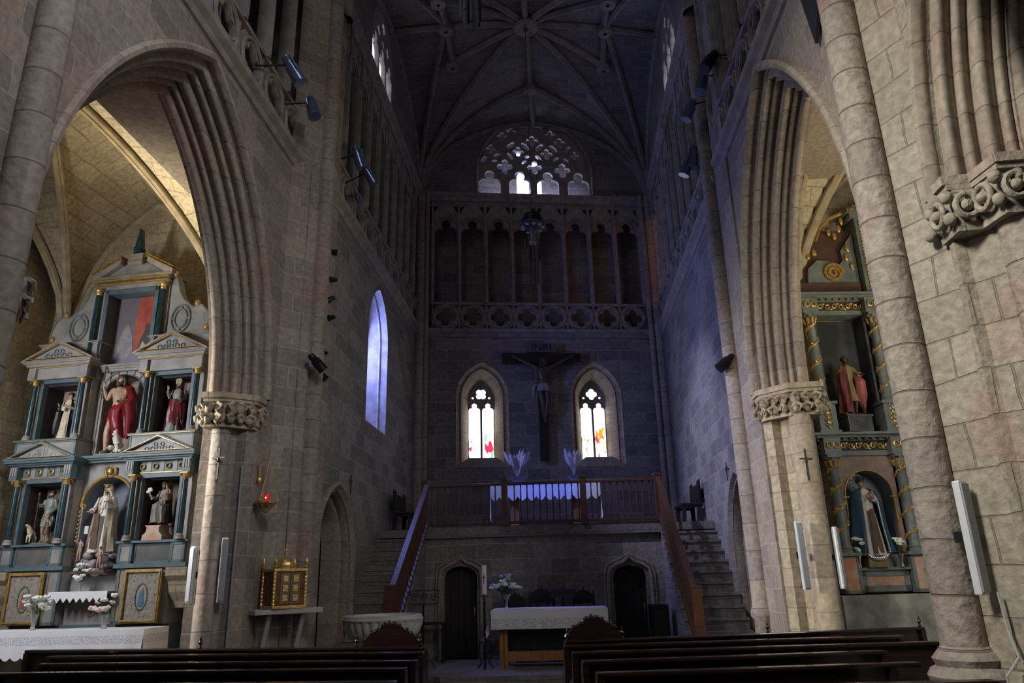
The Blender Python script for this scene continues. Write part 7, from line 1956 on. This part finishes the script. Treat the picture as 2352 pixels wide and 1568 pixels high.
for (x, z_) in ((-0.9, 7.15), (-0.78, 7.22), (-0.16, 7.3), (-0.2, 7.12), (-0.12, 6.95), (-0.35, 7.55), (-0.25, 7.7), (-0.45, 7.62), (-0.18, 7.85)): g.ball((x, 0.02, z_), 0.05, (0.8, 0.5, 1.5), 2, 0.3)
for k in range(20): g.ball((0.08, -0.115, 6.5 + k * 0.066), 0.024, (1, 0.6, 1), 1)
for k in range(20): g.ball((1.44, -0.115, 6.5 + k * 0.066), 0.024, (1, 0.6, 1), 1)
for k in range(14): g.box(-0.10 + k * 0.125, -0.04 + k * 0.125, -0.195, -0.17, 7.955, 8.0)
g.tube([(-0.15, 0.02, 8.0), (-0.4, 0.02, 7.9), (-0.62, 0.02, 7.7), (-0.72, 0.02, 7.45)], 0.035, 6)
g.build('gilt_scrollwork', 'gilt', ra, smooth=True)

# ---- statues of the right altarpiece
P = pose(Lsh=(-0.11, 0, 0.79), Lel=(-0.13, 0.04, 0.66), Lwr=(-0.12, -0.04, 0.76), Lhd=(0.2, -0.2, 1), Rsh=(0.105, 0, 0.785), Rel=(0.16, -0.05, 0.66), Rwr=(0.12, -0.17, 0.64), Rhd=(0.3, -1, 0), Lkn=(-0.06, -0.04, 0.28), Rkn=(0.06, -0.05, 0.28))
r, bd = robed('mantled_saint_statue', 'bearded saint statue in faded rose mantle on a dark marble block, right altarpiece', rpt(-0.60, 0.04, 4.19), RAR + 0.15, 1.06, P, 'olive', 'rosecloth', beard='hair', seed=31, yaw=0.5, skinm='fleshdark', cloak_a=(R(-35), R(250)),
              robe_sections=[(0.835, 0, 0, 0.045, 0.045, 0), (0.80, 0, 0, 0.105, 0.065, 0.1), (0.70, 0, 0, 0.12, 0.085, 0.4), (0.58, 0, 0, 0.095, 0.078, 0.8), (0.45, 0, 0, 0.12, 0.10, 1.2), (0.22, 0, 0, 0.125, 0.11, 1.8)])
MB().tube([Vector((0.13, -0.06, 0.70)), Vector((0.12, -0.16, 0.55)), Vector((0.17, -0.08, 0.34)), Vector((0.20, -0.02, 0.10))], [0.05, 0.09, 0.10, 0.03], 8, flat=0.6).build('mantle_fold', 'rosecloth', bd, smooth=True)
MB().box(-0.22, 0.22, -0.16, 0.14, -0.29, -0.03, 0.006).box(-0.24, 0.24, -0.18, 0.16, -0.04, 0.0, 0.006).build('marble_block', 'graymarble', r)
P = pose(Lel=(-0.14, -0.04, 0.66), Lwr=(-0.03, -0.14, 0.72), Lhd=(0.5, -0.2, 0.7), Rel=(0.14, -0.04, 0.66), Rwr=(0.04, -0.15, 0.71), Rhd=(-0.5, -0.2, 0.7), head=(-0.01, -0.015, 0.893))
r, bd = robed('blue_mantled_lady_statue', 'lady statue in white gown and long blue mantle, hands crossed, star halo', rpt(-0.66, 0.02, 1.90), RAR, 1.30, P, 'whiterobe', 'bluecloth', seed=41, yaw=0.25, halo='stars', hair='hair', cloak_a=(R(-62), R(242)),
              cloak_sections=[(0.84, 0, 0.012, 0.055, 0.05, 0), (0.80, 0, -0.005, 0.150, 0.10, 0.2), (0.65, 0, -0.015, 0.195, 0.14, 0.5), (0.40, 0, 0.0, 0.215, 0.16, 0.9), (0.06, 0, 0.01, 0.27, 0.18, 1.2)])
gb = MB()
for s in (R(-62), R(242)):
    gb.tube([Vector((0.150 * math.cos(s), 0.10 * math.sin(s), 0.80)) * 1.3, Vector((0.197 * math.cos(s), 0.142 * math.sin(s) - 0.015, 0.65)) * 1.3, Vector((0.217 * math.cos(s), 0.162 * math.sin(s), 0.40)) * 1.3, Vector((0.275 * math.cos(s), 0.19 * math.sin(s), 0.06)) * 1.3], 0.016, 6)
gb.build('mantle_border', 'silver', bd, smooth=True)
MB().prism([(-0.03, 0.75), (0.03, 0.75), (0.09, 0.08), (-0.07, 0.06)], 'y', -0.195, -0.180).build('embroidered_apron', 'browncloth', r)
cm = MB()
for k in range(16):
    a = PI + PI * k / 15; cm.ball((0.17 * math.cos(a), -0.16, 0.09 + 0.10 * math.sin(a)), 0.03 * (0.4 + math.sin(PI * k / 15)), (1, 0.8, 1), 1)
cm.build('silver_crescent', 'silver', r, smooth=True)
MB().box(-0.16, 0.16, -0.14, 0.14, -0.14, 0.03, 0.01).build('plinth', 'olive', r)
for u, lb in ((-0.98, 'left'), (-0.30, 'right')):
    bouquet('silver vase with white orchids at the %s foot of the blue-mantled lady' % lb, rpt(u + 0.02, 0.13, 1.765), H=0.20, vr=0.035, heads=heads(int(50 + u * 10), 7, 0.06, 0.24, 0.46, 0.032, ['petal'], 0.03), leafn=10, spread=0.06, seed=44, flare=1.5, vm='silver', name='orchid_vase')
# table and potted orchid in the right chapel
t = empty('offering_table', 'small table under a white cloth before the right altarpiece', 'table', (6.00, 11.25, 0), R(0))
MB().box(-0.62, 0.60, -0.34, 0.34, 0.98, 1.03, 0.01).build('tabletop', 'oak', t)
for sx in (-0.55, 0.55):
    for sy in (-0.28, 0.28): MB().box(sx - 0.03, sx + 0.03, sy - 0.03, sy + 0.03, 0, 0.98).build('leg', 'oak', t)
cloth('altar_cloth', 'white pleated cloth on the small table at the foot of the right altarpiece', 'altar cloth', (6.00, 11.25, 0), 0, -0.64, 0.62, -0.36, 0.36, 1.035, 0.28, 0.30, 7, 0.05, fold=0.02, nx=60, seed=6)
tb = MB().box(-0.5, 0.5, -0.1, 0.2, 0, 0.9).build('pedestal_cloth', 'tealdark', t)
p = rpt(0.22, 0.24, 1.365)
r = empty('orchid_pot', 'dark footed urn with yellow and cream orchids beside the right altarpiece base', 'potted orchid', p)
MB().lathe([(0.08, 0), (0.06, 0.03), (0.04, 0.06), (0.10, 0.12), (0.13, 0.20), (0.14, 0.22), (0.12, 0.22)], (0, 0, 0), 18, flute=lambda a, j: 0.05 * math.cos(a * 9)).build('urn', 'graymarble', r, smooth=True)
fo = MB()
for k in range(14):
    a = 2 * PI * k / 14; fo.tube([(0, 0, 0.2), (0.12 * math.cos(a), 0.12 * math.sin(a), 0.40), (0.22 * math.cos(a), 0.2 * math.sin(a), 0.36)], [0.01, 0.02, 0.003], 5, flat=0.3)
for k in range(4): fo.tube([(0, 0, 0.2), (-0.04 + 0.02 * k, 0, 0.5), (-0.08 + 0.03 * k, -0.03, 0.72)], 0.006, 5)
fo.build('foliage', 'leaf', r, smooth=True)
rnd = random.Random(77)
for k in range(12):
    b = MB(); flower(b, (-0.08 + rnd.uniform(-.06, .10), -0.05, 0.30 + k * 0.04), 0.035, rnd); b.build('flower', 'petalyellow' if k > 3 else 'petalpink', r, smooth=True)
